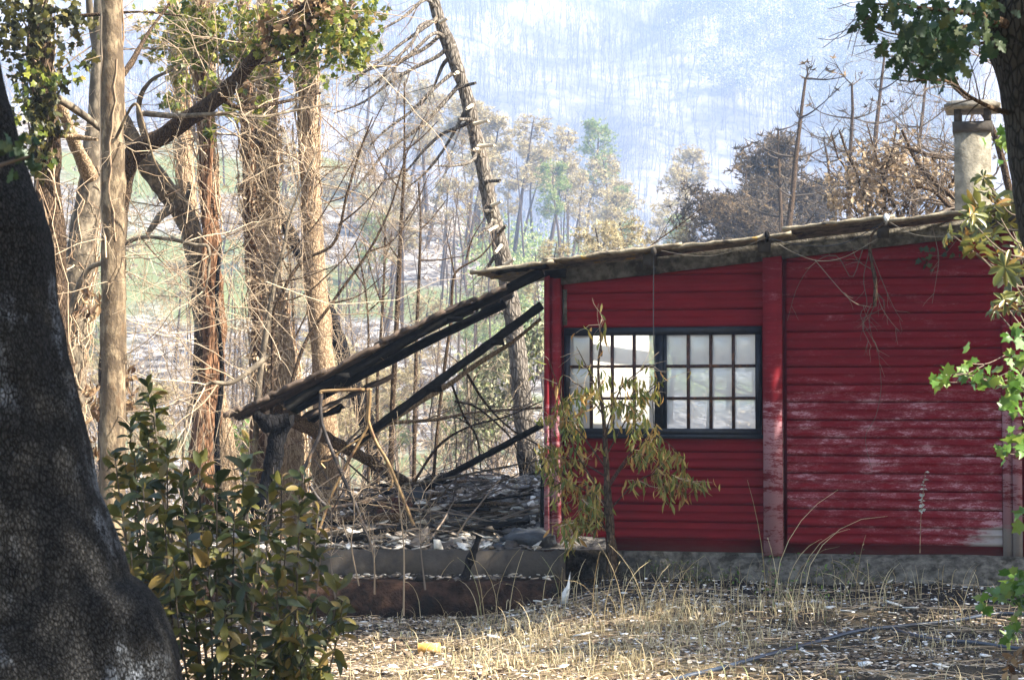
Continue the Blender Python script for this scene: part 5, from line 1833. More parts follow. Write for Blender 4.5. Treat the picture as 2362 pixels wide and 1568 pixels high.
# leafy wood on the upper right of the hill
g = np.random.default_rng(9)
pos, sz = [], []
for i in range(520):
    x = g.uniform(1540, 2250)
    Y = g.uniform(232, 300)
    kk = float(KK(Y))
    Y = float(G(Y))
    X = (x - 1181) / F * Y
    z = float(H(X, Y))
    yp = HZ - (z - 1.6) / Y * F
    if yp > 120 + (x - 1560) * .72 + 60 * math.sin(x * .02) or g.random() < .1:
        continue
    c = np.array([X, Y, z + 2.5 * kk])
    n = 260
    r = g.uniform(1.2, 2.6) * kk
    u = unit(g.normal(size=(n, 3)))
    cl = unit(g.normal(size=(9, 3))) * .75
    k = g.integers(0, 9, n)
    pos.append(c + (cl[k] + u * .42) * r * np.array([1, 1, 1.1]))
    sz.append(g.uniform(.2, .38, n) * kk)
pos, sz = np.concatenate(pos), np.concatenate(sz)
o = MB().leaves(pos, g.normal(size=pos.shape), g.normal(size=pos.shape) + [0, 0, .8], sz, SMALL).build('leafy_forest', MAT['far_green'], None, kind='stuff')
tag(o, 'pale green leafy wood high on the hazy hill, upper right')
# scrub on the ash slopes
g = np.random.default_rng(10)
n = 2600
Y = g.uniform(34, 128, n)
X = (g.uniform(-100, 2300, n) - 1181) / F * Y
k = noise(np.stack([X, Y, 0 * X], -1), .12, 77) > -.1
X, Y = X[k], Y[k]
kk = KK(Y)
X, Y = X * kk, G(Y)
c = np.stack([X, Y, H(X, Y)], -1)
pp = (c[:, None, :] + (g.normal(0, 1, (len(c), 16, 3)) * [.30, .30, .16] + [0, 0, .15]) * kk[:, None, None]).reshape(-1, 3)
o = MB().leaves(pp, g.normal(size=pp.shape) + [0, 0, .6], g.normal(size=pp.shape), g.uniform(.12, .30, len(pp)) * np.repeat(kk, 16), SMALL).build('slope_scrub', MAT['tan_leaf'], None, kind='stuff')
tag(o, 'withered low scrub on the ash slope')


g = np.random.default_rng(17)
n = 900
Y = g.uniform(95, 131, n)
X = (g.uniform(1080, 1620, n) - 1181) / F * Y
kk = KK(Y)
X, Y = X * kk, G(Y)
c = np.stack([X, Y, H(X, Y)], -1)
pp = (c[:, None, :] + (g.normal(0, 1, (n, 26, 3)) * [.5, .5, .5] + [0, 0, .5]) * kk[:, None, None]).reshape(-1, 3)
o = MB().leaves(pp, g.normal(size=pp.shape) + [0, 0, .6], g.normal(size=pp.shape), g.uniform(.12, .30, len(pp)) * np.repeat(kk, 26), SMALL).build('undergrowth', MAT['pine_green'], None, kind='stuff')
tag(o, 'fresh yellow green undergrowth below the pines on the spur')

# ------------------------------------------------------------------ pines (prototypes round the origin, then copies)


TOPS = {}


def by_top(o, proto, x, y, Y, rz, s, label):
    t = TOPS[proto.name] * s
    c, n = math.cos(rz), math.sin(rz)
    w = P(x, y, Y)
    return place(o, (w[0] - c * t[0] + n * t[1], Y - n * t[0] - c * t[1], w[2] - t[2]), rz, s, label)


def pine_proto(h, seed, mat, bare=False, lean=.1, crown=.45, dens=1.0, label='', name='pine_tree', cat='tree', wide=1.0, trunkmat='dark_bark', tuft=.35):
    g = np.random.default_rng(seed)
    o = thing(name, label, cat)
    q, R = grow(np.zeros((1, 3)), np.array([[lean, 0, 1]]), h, np.array([h * .014 + .02]), np.array([.03]), 16, .035, .02, g)
    MB().tubes(q, R, 8, rad_noise=.12, nscale=5).build('trunk', MAT[trunkmat], o, True)
    TOPS[o.name] = q[0, -1]
    nb = int(30 * dens) if not bare else 34
    t = g.uniform(1 - crown if not bare else .18, .98, nb)
    idx = t * 15
    i0 = np.minimum(idx.astype(int), 14)
    S = q[0, i0] + (q[0, i0 + 1] - q[0, i0]) * (idx - i0)[:, None]
    a = g.uniform(0, 6.3, nb)
    if bare:
        tt = np.round(t * 11) / 11
        idx = tt * 15
        i0 = np.minimum(idx.astype(int), 14)
        S = q[0, i0] + (q[0, i0 + 1] - q[0, i0]) * (idx - i0)[:, None]
    ln = h * (.26 if not bare else .27) * wide * (1.1 - .75 * t) * g.uniform(.7, 1.2, nb)
    D = np.stack([np.cos(a), np.sin(a), np.full(nb, .05 if bare else .25)], -1)
    bq, bR = grow(S, D, ln, .012 * h / 8 + .012 * np.ones(nb), .006 * np.ones(nb), 7, .07, .10 if bare else .04, g)
    mb = MB().tubes(bq, bR, 4)
    s, d, r_, _ = spawn(bq, bR, 5, .25, 1, .6, g, .25)
    q2, R2 = grow(s, d, np.repeat(ln, 5) * .35, .010 * np.ones(len(s)), .006 * np.ones(len(s)), 4, .15, .12, g)
    mb.tubes(q2, R2, 3)
    mb.build('branches', MAT['twig_dark' if bare else 'twig_grey'], o, kind='stuff')
    ends = np.concatenate([bq[:, -1], q2[:, -1], q2[:, 2]])
    if bare:
        # cones and a few burnt tufts at the tips
        e = np.concatenate([bq[:, -1], q2[g.integers(0, len(q2), 30), -1], q[:, -1]])
        MB().leaves(e, g.normal(0, .3, e.shape) + [0, 0, 1], g.normal(size=e.shape), g.uniform(.10, .2, len(e)), TUFT2).build('cones', MAT['pine_brown'], o, kind='stuff')
    else:
        n = int(len(ends) * (5.5 if dens > 1.2 else 3.0))
        e = ends[g.integers(0, len(ends), n)] + g.normal(0, h * .02, (n, 3))
        e = np.concatenate([e, q[:, -1] + g.normal(0, h * .03, (14, 3))])
        MB().leaves(e, g.normal(0, .6, e.shape) + [0, 0, 1], g.normal(size=e.shape), g.uniform(.6, 1.2, len(e)) * tuft * .62 * h / 8, TUFT).build('crown', MAT[mat], o, kind='stuff')
    return o


protos = [pine_proto(8, 1, 'pine_tan', lean=.14, dens=.7, label='scorched pine'), pine_proto(8, 2, 'pine_tan', lean=-.05, crown=.5, dens=.7, label='scorched pine'),
          pine_proto(8, 3, 'pine_green', lean=.08, crown=.5, dens=.8, label='green pine'), pine_proto(8, 4, 'pine_tan', lean=.25, crown=.35, dens=.7, label='scorched pine')]
used = [False] * 4


def inst(k, x, Y, s, rz, label, group, z=None, tilt=(0, 0)):
    o = protos[k] if not used[k] else copy_tree(protos[k])
    used[k] = True
    s = s * float(KK(Y))
    Y = float(G(Y))
    X = (x - 1181) / F * Y
    zz = float(H(X, Y)) - .1 if z is None else z
    return place(o, (X, Y, zz), rz, s, label, tilt, group)


g = np.random.default_rng(31)
# the spur that runs down from the left to the shed roof
crest = []
SPG, SPT, LOG_, LOT, POL, SHD = [], [], [], [], [], []
for i in range(46):
    x = 560 + i * 22 + g.uniform(-30, 30)
    crest.append((x, g.uniform(106, 133)))
for i, (x, Y) in enumerate(crest):
    k = 2 if (1290 < x < 1560 and i % 3 == 0) else [0, 1, 3][i % 3]
    o = inst(k, x, Y, g.uniform(.5, 1.12), g.uniform(0, 6.3) if k != 3 else g.uniform(-.6, .6), 'green tinged pine among the tan scorched ones on the hazy spur' if k == 2 else 'tan scorched pine with bare lower trunk on the hazy spur', 'green tinged pines on the spur' if k == 2 else 'scorched pines on the spur')
    (SPG if k == 2 else SPT).append((o, *pixel(o.location)))
for i in range(30):
    x = g.uniform(150, 1240)
    Y = g.uniform(44, 100)
    k = [0, 1, 3, 2][i % 4]
    o = inst(k, x, Y, g.uniform(.45, .75), g.uniform(0, 6.3), 'tan withered pine standing low on the slope beyond the terrace' if k != 2 else 'green young pine standing low on the slope beyond the terrace', 'pines low on the slope' if k != 2 else 'green pines low on the slope')
    (LOG_ if k == 2 else LOT).append((o, *pixel(o.location)))

for x, y, Y, s, lab in ((1430, 515, 60, .75, 'leftmost small tan pine crown peeping over the shed roof'), (1505, 505, 62, .8, 'second small tan pine crown peeping over the shed roof'), (1545, 520, 58, .7, 'small tan pine crown over the roof beside the dark clump'), (1240, 560, 66, .55, 'small tan pine top just above the roof left end')):
    ztop = P(x, y, float(G(Y)))[2]
    inst(1, x, Y, s, g.uniform(0, 6), lab, 'tan pine tops behind the roof', z=ztop - 8 * s * float(KK(Y)))
# black poles standing in the white ash
g = np.random.default_rng(12)
pole_me = []
for k in range(4):
    q, R = grow(np.zeros((1, 3)), np.array([[.05 * (k - 1.5), 0, 1]]), 7, np.array([.075]), np.array([.02]), 10, .03, 0, g)
    mb = MB().tubes(q, R, 6)
    s, d, r_, _ = spawn(q, R, 9, .3, 1, 1.0, g, .2)
    q2, R2 = grow(s, d, .8, .014 * np.ones(9), .006 * np.ones(9), 4, .2, 0, g)
    mb.tubes(q2, R2, 3)
    pole_me.append(mb.mesh('burnt_pole', MAT['dark_bark']))
for i in range(120):
    x = g.uniform(420, 1330)
    Y = g.uniform(62, 124)
    kk = float(KK(Y))
    Y = float(G(Y))
    X = (x - 1181) / F * Y
    o = bpy.data.objects.new('burnt_pole', pole_me[i % 4])
    COL.objects.link(o)
    s = g.uniform(.5, 1.05) * kk
    o.location = (X, Y, float(H(X, Y)) - .1)
    o.rotation_euler = (g.normal(0, .05), g.normal(.05, .07), g.uniform(0, 6.3))
    o.scale = (s, s, s)
    tag(o, 'thin blackened pole of a burnt tree standing on the ash slope', 'tree', 'burnt poles on the ash slope')
    POL.append((o, *pixel(o.location + Vector((0, 0, 3 * kk)))))
BM = [('the snag foot', 1200, 1000), ('the snag middle', 1130, 480), ('the thickest slim bare stem', 920, 650), ('the scorched trunk', 735, 760), ('the roof tip', 530, 940), ('the collapsed roof top', 1160, 650), ('the shed roof left end', 1250, 600), ('the dark pine clump', 1650, 470), ('the roof above the window', 1510, 560), ('the snag top', 1030, 90), ('the log', 800, 1040), ('the pale trunk', 260, 600), ('the shed corner', 1250, 800), ('the collapsed roof middle', 900, 780), ('the second slim stem top', 965, 420), ('the creeper trunk', 640, 700)]
rank_labels(SPT, BM, 'tan scorched pine on hazy spur, %s to %s')
rank_labels(SPG, BM, 'green tinged pine on the hazy spur, %s to %s')
rank_labels(LOT, BM, 'low tan withered pine on slope, %s to %s')
rank_labels(LOG_, BM, 'low green young pine on slope, %s to %s')
rank_labels(POL, BM, 'thin burnt pole on the ash slope, %s to %s')

# dark pines over the roof, right of middle
dp = [pine_proto(9, 41, 'pine_brown', lean=.0, crown=.75, dens=1.6, wide=1.1, tuft=.34), pine_proto(9, 42, 'pine_brown', lean=.03, crown=.8, dens=1.6, wide=1.1, tuft=.34)]
first = [True, True]
for i, (x, y, Y, s, lab) in enumerate(((1650, 460, 58, .78, 'lowest dark brown pine at the left end of the clump over the roof'), (1720, 400, 60, .88, 'rounded dark brown pine second in the clump over the roof'), (1790, 340, 62, .95, 'tallest dense dark brown pine in the clump over the roof'), (1850, 380, 66, .8, 'dark brown pine behind the tall bare one'), (1690, 480, 55, .6, 'small brownish pine in front of the dark clump'))):
    k = i % 2
    o = dp[k] if first[k] else copy_tree(dp[k])
    first[k] = False
    s = s * float(KK(Y))
    Y = float(G(Y))
    by_top(o, dp[k], x, y, Y, g.uniform(0, 6), s, lab)
bp = [pine_proto(10, 51, None, bare=True, lean=-.06), pine_proto(10, 52, None, bare=True, lean=-.02), pine_proto(10, 53, None, bare=True, lean=-.10)]
first = [True] * 3
for i, (x, y, Y, s, lab) in enumerate(((1858, 182, 46, 1.0, 'tall bare burnt pine standing clear over the middle of the roof'), (1795, 300, 50, .8, 'smaller bare burnt pine in front of the dark clump'), (1965, 195, 52, .95, 'bare burnt pine with drooping tip cones between roof ridge trees'), (2040, 130, 56, 1.05, 'bare burnt pine rising highest behind the tan leafed bush'), (2140, 150, 60, 1.0, 'bare burnt pine half hidden by the oak leaves'), (1900, 320, 58, .75, 'shortest bare burnt pine right of the tall clear one'))):
    k = i % 3
    o = bp[k] if first[k] else copy_tree(bp[k])
    first[k] = False
    s = s * float(KK(Y))
    Y = float(G(Y))
    by_top(o, bp[k], x, y, Y, g.uniform(0, 6), s, lab)

# the tan leafed bush and bare branches behind the shed's right half
tb = thing('scorched_bush', 'large bush of crisp tan leaves behind the roof left of the chimney', 'bush', P(2060, 800, 27))
S = np.array([P(2090, 640, 27)] * 9)
al = twiggy(tb, S, np.stack([g.uniform(-.8, .6, 9), g.normal(0, .4, 9), np.ones(9)], -1), 2.2, .04 * np.ones(9), mats=('dark_bark',), m=(9, 5), wob=.18, ang=.8, shrink=(.45, .45), name='branches')
scatter_leaves(tb, [(1960, 420, 60, 26.6, 300), (2010, 380, 60, 26.6, 340), (2060, 350, 60, 26.6, 320), (2100, 390, 60, 26.6, 320), (1990, 450, 70, 26.6, 320), (2060, 440, 80, 26.6, 460), (2140, 430, 70, 26.6, 360), (2160, 380, 50, 26.6, 200), (1930, 460, 40, 26.6, 120), (2180, 460, 50, 26.6, 200)], SMALL, 'tan_leaf', .085, 'crown')
bb = thing('bare_tree', 'bare twisting broadleaf tree spreading behind the chimney', 'tree', P(2300, 800, 25.5))
for pts in ([(2420, 640, 30, 25.5), (2340, 520, 26, 25.5), (2260, 480, 20, 25.3), (2180, 440, 15, 25), (2120, 380, 10, 25), (2080, 300, 6, 25)], [(2330, 510, 22, 25.5), (2240, 380, 14, 25.2), (2150, 360, 9, 25), (2060, 330, 5, 25)],
            [(2350, 540, 20, 25.5), (2290, 300, 14, 25.3), (2200, 200, 8, 25), (2130, 130, 5, 25)], [(2260, 480, 14, 25), (2200, 480, 12, 25), (2150, 440, 9, 24.8), (2100, 430, 6, 24.8)], [(2420, 700, 40, 25.5), (2420, 640, 36, 25.5), (2400, 300, 20, 25.3), (2350, 150, 12, 25)]):
    pth, rr = limb(bb, pts, 'dark_bark', 8, 36, .2)
    s_, d_, r_, _ = spawn(pth[None], rr[None], 14, .2, 1, .8)
    twiggy(bb, s_, d_, 1.3, np.maximum(r_ * .4, .005), mats=('twig_grey',), m=(6, 4), wob=.2)
# single thin branch poking up over the roof
o = thing('dead_branch', 'thin bare twig rising over the roof from its middle toward upper right', 'branch', P(1440, 580, 21))
pth, rr = limb(o, [(1465, 600, 4, 21.5), (1510, 560, 3.5, 21.5), (1560, 525, 3, 21.5), (1620, 480, 2, 21.5)], 'dark_bark', 5, 20)
s_, d_, r_, _ = spawn(pth[None], rr[None], 6, .3, 1, .5)
twiggy(o, s_, d_, .4, r_ * .6, mats=('twig_dark',), m=(3, 2))

# green bushes behind the gap
for x, y, Y, r, n_, lab, mt in ((1140, 850, 33, 80, 800, 'fresh green leafy shrub behind the gap under the beams', 'far_green'), (1210, 760, 34, 60, 500, 'yellow green shrub close to the shed corner beyond', 'far_green'), (1100, 930, 35, 60, 400, 'low green shrub behind the fallen pole', 'far_green'), (560, 1010, 30, 40, 260, 'small fresh green shrub glimpsed left of the stump', 'bright_leaf'), (640, 900, 27, 26, 120, 'green sprouts behind the roof tip', 'bright_leaf')):
    c = P(x, y, Y)
    o = thing('shrub', lab, 'shrub', (c[0], c[1], float(H(c[0], c[1]))))
    hh = c[2] - o.location.z
    S = np.repeat(np.array([[c[0], c[1], o.location.z]]), 8, 0)
    twiggy(o, S, rng.normal(0, .25, (8, 3)) * [1, 1, 0] + [0, 0, 1], max(.6, hh * 1.1), .018 * np.ones(8), mats=('twig_grey',), m=(6, 3), wob=.1)
    scatter_leaves(o, [(x, y, r, Y, n_), (x + r * .4, y + r * .8, r * .8, Y, n_ // 2), (x - r * .5, y + r * 1.2, r * .8, Y, n_ // 2)], SMALL, mt, .10, 'foliage')

# ------------------------------------------------------------------ oak on the right, close to the camera
p = [(2560, 2400, 260, 8.0), (2545, 1800, 240, 8.0), (2530, 1300, 230, 8.0), (2510, 900, 225, 8.0), (2480, 600, 220, 8.0), (2440, 400, 215, 8.0), (2410, 200, 205, 8.0), (2372, 50, 215, 8.0), (2360, -60, 190, 8.0), (2340, -300, 170, 8.0), (2320, -700, 140, 8.0), (2300, -1300, 90, 8.0)]
path, rad = trunk_path(p, 160)
oak_r = thing('oak_tree', 'dark furrowed oak with lobed green leaves at the upper right corner', 'tree', (path[0][0], path[0][1], -.2))
MB().tubes(path, rad[None], 80, rad_noise=.05, nscale=7).build('trunk', MAT['oak_bark_right'], oak_r, True)
for pts in ([(2330, 60, 26, 7.9), (2240, 30, 14, 7.7), (2140, 20, 9, 7.6), (2060, 10, 5, 7.5), (1990, 15, 3, 7.5)], [(2310, 60, 12, 7.9), (2230, 60, 8, 7.7), (2150, 95, 6, 7.6), (2080, 82, 4, 7.6), (2030, 70, 3, 7.6), (2000, 45, 2, 7.6)],
            [(2340, 265, 16, 8), (2290, 250, 11, 7.9), (2240, 225, 9, 7.8), (2190, 190, 7, 7.7), (2130, 185, 5, 7.6), (2095, 190, 4, 7.6)], [(2335, 150, 12, 8), (2290, 100, 8, 7.9), (2200, 120, 6, 7.8), (2160, 160, 4, 7.8)]):
    pth, rr = limb(oak_r, pts, 'dark_bark', 9, 36, .2)
    s_, d_, r_, _ = spawn(pth[None], rr[None], 10, .3, 1, .8)
    q, R = grow(s_, d_, .22, np.maximum(r_ * .4, .002), .0012 * np.ones(len(s_)), 6, .18)
    MB().tubes(q, R, 4).build('twigs', MAT['twig_dark'], oak_r, kind='stuff')
g = np.random.default_rng(77)
pos, sz, dd = [], [], []
for x, y, r, n_ in ((2120, 55, 55, 46), (2180, 95, 50, 52), (2100, 120, 45, 34), (2220, 40, 60, 46), (2060, 25, 45, 24), (2160, 160, 30, 16), (2110, 90, 45, 30), (2000, 15, 26, 12), (2160, 20, 60, 44), (2010, 55, 24, 8), (2270, 90, 40, 18), (2030, 100, 22, 5), (2200, 130, 34, 14), (2300, 20, 50, 20)):
    for _ in range(n_):
        a, q = g.uniform(0, 6.3), r * g.random() ** .6
        pos.append(P(x + q * math.cos(a), y + q * math.sin(a) * 1.1, g.uniform(7.2, 8.0)))
        sz.append(g.uniform(.034, .068))
        dd.append((g.normal(0, .6), g.normal(0, .5), -.8 + g.normal(0, .4)))
leaf_parts(oak_r, np.array(pos), unit(np.array(dd)), g.normal(0, .5, (len(pos), 3)) + [0, -1, .3], np.array(sz), OAK, MAT['oak_leaf'], 300, 'leaf', 'foliage')
# high crown of the same oak, above the picture, that shades the foreground
limbs_top = []
for d_ in ([-.6, -.9, .9], [.8, -.5, .9], [.2, .5, 1], [-.9, .1, .8], [.1, -.2, 1]):
    q, R = grow(path[-50][None], np.array([d_]), 3.2, np.array([.10]), np.array([.03]), 10, .12)
    MB().tubes(q, R, 9, rad_noise=.15).build('limb', MAT['oak_bark_right'], oak_r, True)
    limbs_top.append(q[0])


def crown(parent, c, r, n, size, mat, seed, clumps=40):
    g = np.random.default_rng(seed)
    cc = unit(g.normal(size=(clumps, 3))) * g.random((clumps, 1)) ** .35 * np.array(r) + np.array(c)
    k = g.integers(0, clumps, n)
    pp = cc[k] + g.normal(0, 1, (n, 3)) * np.array(r) * .17
    z_lim = 1.9 + pp[:, 1] * .212        # keeps above what the photograph shows
    pp = pp[pp[:, 2] > np.maximum(z_lim, 2.4)]
    MB().leaves(pp, g.normal(size=pp.shape), g.normal(size=pp.shape) + [0, 0, 1], g.uniform(.7, 1.3, len(pp)) * size, SMALL).build('crown', MAT[mat], parent, kind='stuff')
    return cc


crown(oak_r, (2.9, 4.6, 6.2), (3.9, 2.7, 1.9), 26000, .13, 'oak_leaf', 5, 60)


def shade_tree(label, x, Y, zc, r, n, seed):
    o = thing('oak_tree', label, 'tree', (x, Y, 0))
    g = np.random.default_rng(seed)
    q, R = grow(np.array([[x, Y, -.1]]), np.array([[0.0, 0, 1]]), zc, np.array([.2]), np.array([.08]), 14, .03, 0, g)
    MB().tubes(q, R, 12, rad_noise=.1).build('trunk', MAT['oak_bark_right'], o, True)
    cc = crown(o, (x, Y, zc), r, n, .14, 'oak_leaf', seed, 36)
    S = np.repeat(q[:, 9], 12, 0)
    D = cc[:12] - S
    q2, R2 = grow(S, D, np.linalg.norm(D, axis=1), .06 * np.ones(12), .015 * np.ones(12), 8, .08, 0, g)
    MB().tubes(q2, R2, 6).build('limbs', MAT['oak_bark_right'], o, kind='stuff')


shade_tree('oak standing out of frame right of the grass whose crown shades its corner', 11.3, 10.9, 7.0, (2.9, 1.5, 2.2), 24000, 6)
shade_tree('oak standing out of frame right of the shed that shades its front', 10.0, 15.3, 7.2, (4.6, 1.8, 2.6), 32000, 8)

# leafy shoots hanging in from the right
olive = thing('rhododendron', 'olive leafed shrub with leaf rosettes hanging over the right end of the shed', 'shrub', P(2460, 1900, 10.5))
g = np.random.default_rng(14)
ros = [(2262, 470, 44), (2235, 505, 38), (2300, 490, 50), (2330, 520, 50), (2215, 560, 42), (2250, 580, 46), (2290, 560, 44), (2345, 570, 50), (2320, 620, 46), (2350, 640, 46), (2300, 600, 36), (2340, 470, 40), (2200, 545, 30), (2285, 430, 34), (2315, 700, 34), (2300, 720, 24), (2355, 690, 34), (2262, 540, 34), (2350, 720, 30), (2270, 415, 28)]
main = smooth_path([P(x, y, 10.3) for x, y in ((2520, 1900), (2480, 1300), (2440, 900), (2410, 700), (2380, 560), (2360, 430))], 40)
MB().tubes(main, np.linspace(.035, .012, 40)[None], 8, rad_noise=.2).build('stem', MAT['dark_bark'], olive, True)
pos, sz, dd, nn_ = [], [], [], []
tw = MB()
for x, y, L in ros:
    Y = g.uniform(9.6, 10.6)
    c = P(x, y, Y)
    j = main[np.argmin(np.abs(main[:, 2] - c[2] + .15))]
    tw.tubes(smooth_path([j, (j + c) / 2 + [0, 0, -.06], c], 10), np.linspace(.006, .003, 10)[None], 5)
    ax = unit(np.array([g.normal(-.3, .4), g.normal(-.3, .4), g.normal(.3, .4)]))
    for k in range(13):
        a = k * 2.4
        t_ = unit(np.cross(ax, [.3, .2, .9]))
        b_ = np.cross(ax, t_)
        d_ = t_ * math.cos(a) + b_ * math.sin(a) + ax * g.uniform(-.2, .7) + np.array([0, 0, -.25])
        pos.append(c + ax * k * .003 * L / 30)
        dd.append(d_)
        nn_.append(ax + g.normal(0, .2, 3))
        sz.append(L * M(Y) * g.uniform(.75, 1.25))
tw.build('twigs', MAT['twig_grey'], olive, kind='stuff')
leaf_parts(olive, np.array(pos), unit(np.array(dd)), np.array(nn_), np.array(sz), MAGNOLIA, MAT['magnolia'], 280)

for nm, lab, cl, Y, mt, size, tm, stemp in (
    ('oak_shoot', 'bright green lobed shoots hanging in at mid right edge before the pillar', [(2345, 830, 26, 12), (2330, 870, 34, 14), (2250, 870, 26, 10), (2230, 838, 20, 8), (2180, 862, 20, 7), (2165, 880, 14, 5), (2270, 878, 26, 8), (2340, 900, 34, 14), (2350, 940, 34, 14), (2350, 1000, 30, 12), (2310, 1045, 20, 6), (2345, 770, 26, 10), (2350, 200, 20, 6), (2330, 350, 34, 12), (2300, 330, 24, 7), (2350, 280, 30, 8), (2350, 1040, 20, 8)], 8.6, 'bright_leaf', .055, IVY, [(2420, 700), (2370, 830), (2330, 890), (2260, 872), (2200, 860), (2165, 878)]),
    ('leafy_shoot', 'green rounded leaf shoots at the lower right edge in front of the grass', [(2300, 1370, 22, 7), (2345, 1350, 34, 14), (2350, 1400, 28, 12), (2270, 1378, 22, 6), (2330, 1440, 30, 10), (2355, 1330, 30, 12), (2340, 1470, 26, 8), (2355, 1190, 16, 5), (2320, 1355, 26, 8)], 8.2, 'bright_leaf', .055, IVY, [(2430, 1500), (2380, 1420), (2330, 1370), (2280, 1375)]),
    ('brown_shoot', 'rusty withered leaves low in the right corner', [(2350, 1520, 26, 12), (2335, 1550, 24, 10)], 8.1, 'dry_leaf', .05, LAUREL, [(2420, 1620), (2370, 1560), (2330, 1530)])):
    o = thing(nm, lab, 'plant', P(stemp[0][0], stemp[0][1], Y))
    MB().tubes(smooth_path([P(x, y, Y) for x, y in stemp], 24), np.linspace(.006, .002, 24)[None], 5).build('stem', MAT['twig_grey'], o, True)
    pos, sz, tws = [], [], MB()
    for x, y, r, n_ in cl:
        c = P(x, y, Y)
        e = P(min(x + 90, 2440), y - 20, Y + .2)
        tws.tubes(smooth_path([e, (e + c) / 2 + [0, 0, -.02], c], 8), np.full((1, 8), .0018), 4)
        for _ in range(n_):
            pos.append(P(x + g.normal(0, r * .5), y + g.normal(0, r * .45), Y + g.uniform(-.15, .15)))
            sz.append(size * g.uniform(.6, 1.2))
    tws.build('twigs', MAT['twig_grey'], o, kind='stuff')
    leaf_parts(o, np.array(pos), unit(g.normal(size=(len(pos), 3)) + [-.2, -.2, -.3]), g.normal(0, .55, (len(pos), 3)) + [0, -.7, .7], np.array(sz), tm, MAT[mt], 300)
# shaded ivy sprig on the wall
o = thing('ivy_sprig', 'small dark ivy sprig against the red wall left of the olive rosettes', 'plant', WW(2150, 590, -.1))
MB().tubes(smooth_path([WW(x, y, -.1) for x, y in ((2290, 500), (2220, 540), (2180, 585), (2148, 590))], 14), np.full((1, 14), .003), 5).build('stem', MAT['twig_grey'], o)
pos = np.array([WW(x + g.normal(0, 7), y + g.normal(0, 6), -.1 + g.normal(0, .03)) for x, y in ((2130, 580), (2145, 585), (2165, 580), (2130, 600), (2140, 610), (2190, 570), (2205, 580), (2220, 570)) for _ in range(3)])
leaf_parts(o, pos, unit(g.normal(size=pos.shape) + [0, -.3, -.6]), g.normal(0, .4, pos.shape) + [0, -1, .2], g.uniform(.04, .07, len(pos)), IVY, MAT['oak_leaf'], 40)

# ------------------------------------------------------------------ laurel bush in front
lau = thing('laurel_bush', 'leathery dark green laurel bush between the big oak and the step', 'bush', P(560, 1950, 9.0))
g = np.random.default_rng(3)
tips = [(342, 885, 9.6), (300, 985, 9.4), (265, 1050, 9.3), (385, 1030, 9.2), (420, 1090, 9.0), (340, 1000, 9.5), (575, 1015, 9.5), (560, 1080, 9.2), (500, 1110, 9.0), (460, 1060, 9.6), (620, 1130, 9.1), (650, 1100, 9.5), (700, 1095, 9.4), (690, 1170, 9.0), (735, 1180, 9.2), (540, 1180, 8.8), (330, 1120, 8.9), (380, 1180, 8.8), (280, 1160, 9.0), (440, 1180, 9.3), (600, 1220, 8.8), (660, 1250, 8.7), (740, 1280, 9.1), (480, 1260, 8.8), (300, 1250, 8.8), (400, 1290, 8.7), (560, 1310, 8.6), (640, 1340, 8.6), (780, 1350, 8.8), (350, 1330, 8.9), (790, 1400, 8.7), (720, 1400, 8.5), (700, 1470, 8.4), (520, 1400, 8.5), (640, 1440, 8.5), (590, 1500, 8.4), (380, 1400, 8.9), (450, 1380, 8.8), (740, 1540, 8.4), (310, 1060, 9.1), (355, 940, 9.55), (525, 1150, 9.1)]
pos, sz, dd, nn_ = [], [], [], []
for i, (x, y, Y) in enumerate(tips):
    bx = 540 + (x - 540) * .25 + g.normal(0, 45)
    tip = P(x, y, Y)
    base = P(bx, 1900, 9.1)
    base[2] = -.35
    m1 = base * .55 + tip * .45 + [(x - bx) * .00012, 0, g.normal(0, .04)]
    m2 = base * .2 + tip * .8 + [(x - bx) * .00016, 0, g.normal(0, .03)]
    pth = smooth_path([base, m1, m2, tip], 30)
    MB().tubes(pth, np.linspace(.008, .0025, 30)[None], 6, rad_noise=.15).build('stem', MAT['twig_dark' if i % 2 else 'twig_grey'], lau, True)
    ln = np.linalg.norm(tip - base)
    nl = int(34 + 8 * ln * .6)
    tdir = unit(pth[-1] - pth[-6])
    for k in range(nl):
        u = 1 - (k / nl) ** 1.25 * min(.85, 1.25 / ln)
        f_ = u * 29
        i0 = min(int(f_), 28)
        c = pth[i0] + (pth[i0 + 1] - pth[i0]) * (f_ - i0)
        a = k * 2.4 + i
        T_ = unit(pth[i0 + 1] - pth[i0])
        A_ = unit(np.cross(T_, [.2, 1, .1]))
        B_ = np.cross(T_, A_)
        up_ = 1.1 if k < 5 else g.uniform(-.5, 1.1)
        d_ = A_ * math.cos(a) + B_ * math.sin(a) + T_ * up_ + g.normal(0, .40, 3) + (np.array([0, 0, -.6]) if g.random() < .25 else 0)
        pos.append(c)
        dd.append(d_)
        nn_.append(T_ + g.normal(0, .75, 3))
        sz.append(g.uniform(.062, .115) * (.7 if k < 3 else 1))
# withered side twigs low down
for i in range(16):
    s0 = P(g.uniform(560, 700), g.uniform(1500, 1640), 8.6)
    e0 = P(g.uniform(640, 800), g.uniform(1400, 1560), 8.4)
    pth = smooth_path([s0, (s0 + e0) / 2 + [0, 0, .03], e0], 12)
    MB().tubes(pth, np.linspace(.005, .002, 12)[None], 5).build('stem', MAT['twig_dark'], lau, True)
    for k in range(7):
        pos.append(pth[5 + k])
        dd.append(g.normal(0, .4, 3) + [0, 0, -.9])
        nn_.append(g.normal(size=3))
        sz.append(g.uniform(.045, .07))
pos, sz, dd, nn_ = map(np.array, (pos, sz, dd, nn_))
leaf_parts(lau, pos, unit(dd), nn_, sz, LAUREL, MAT['laurel'], 300)
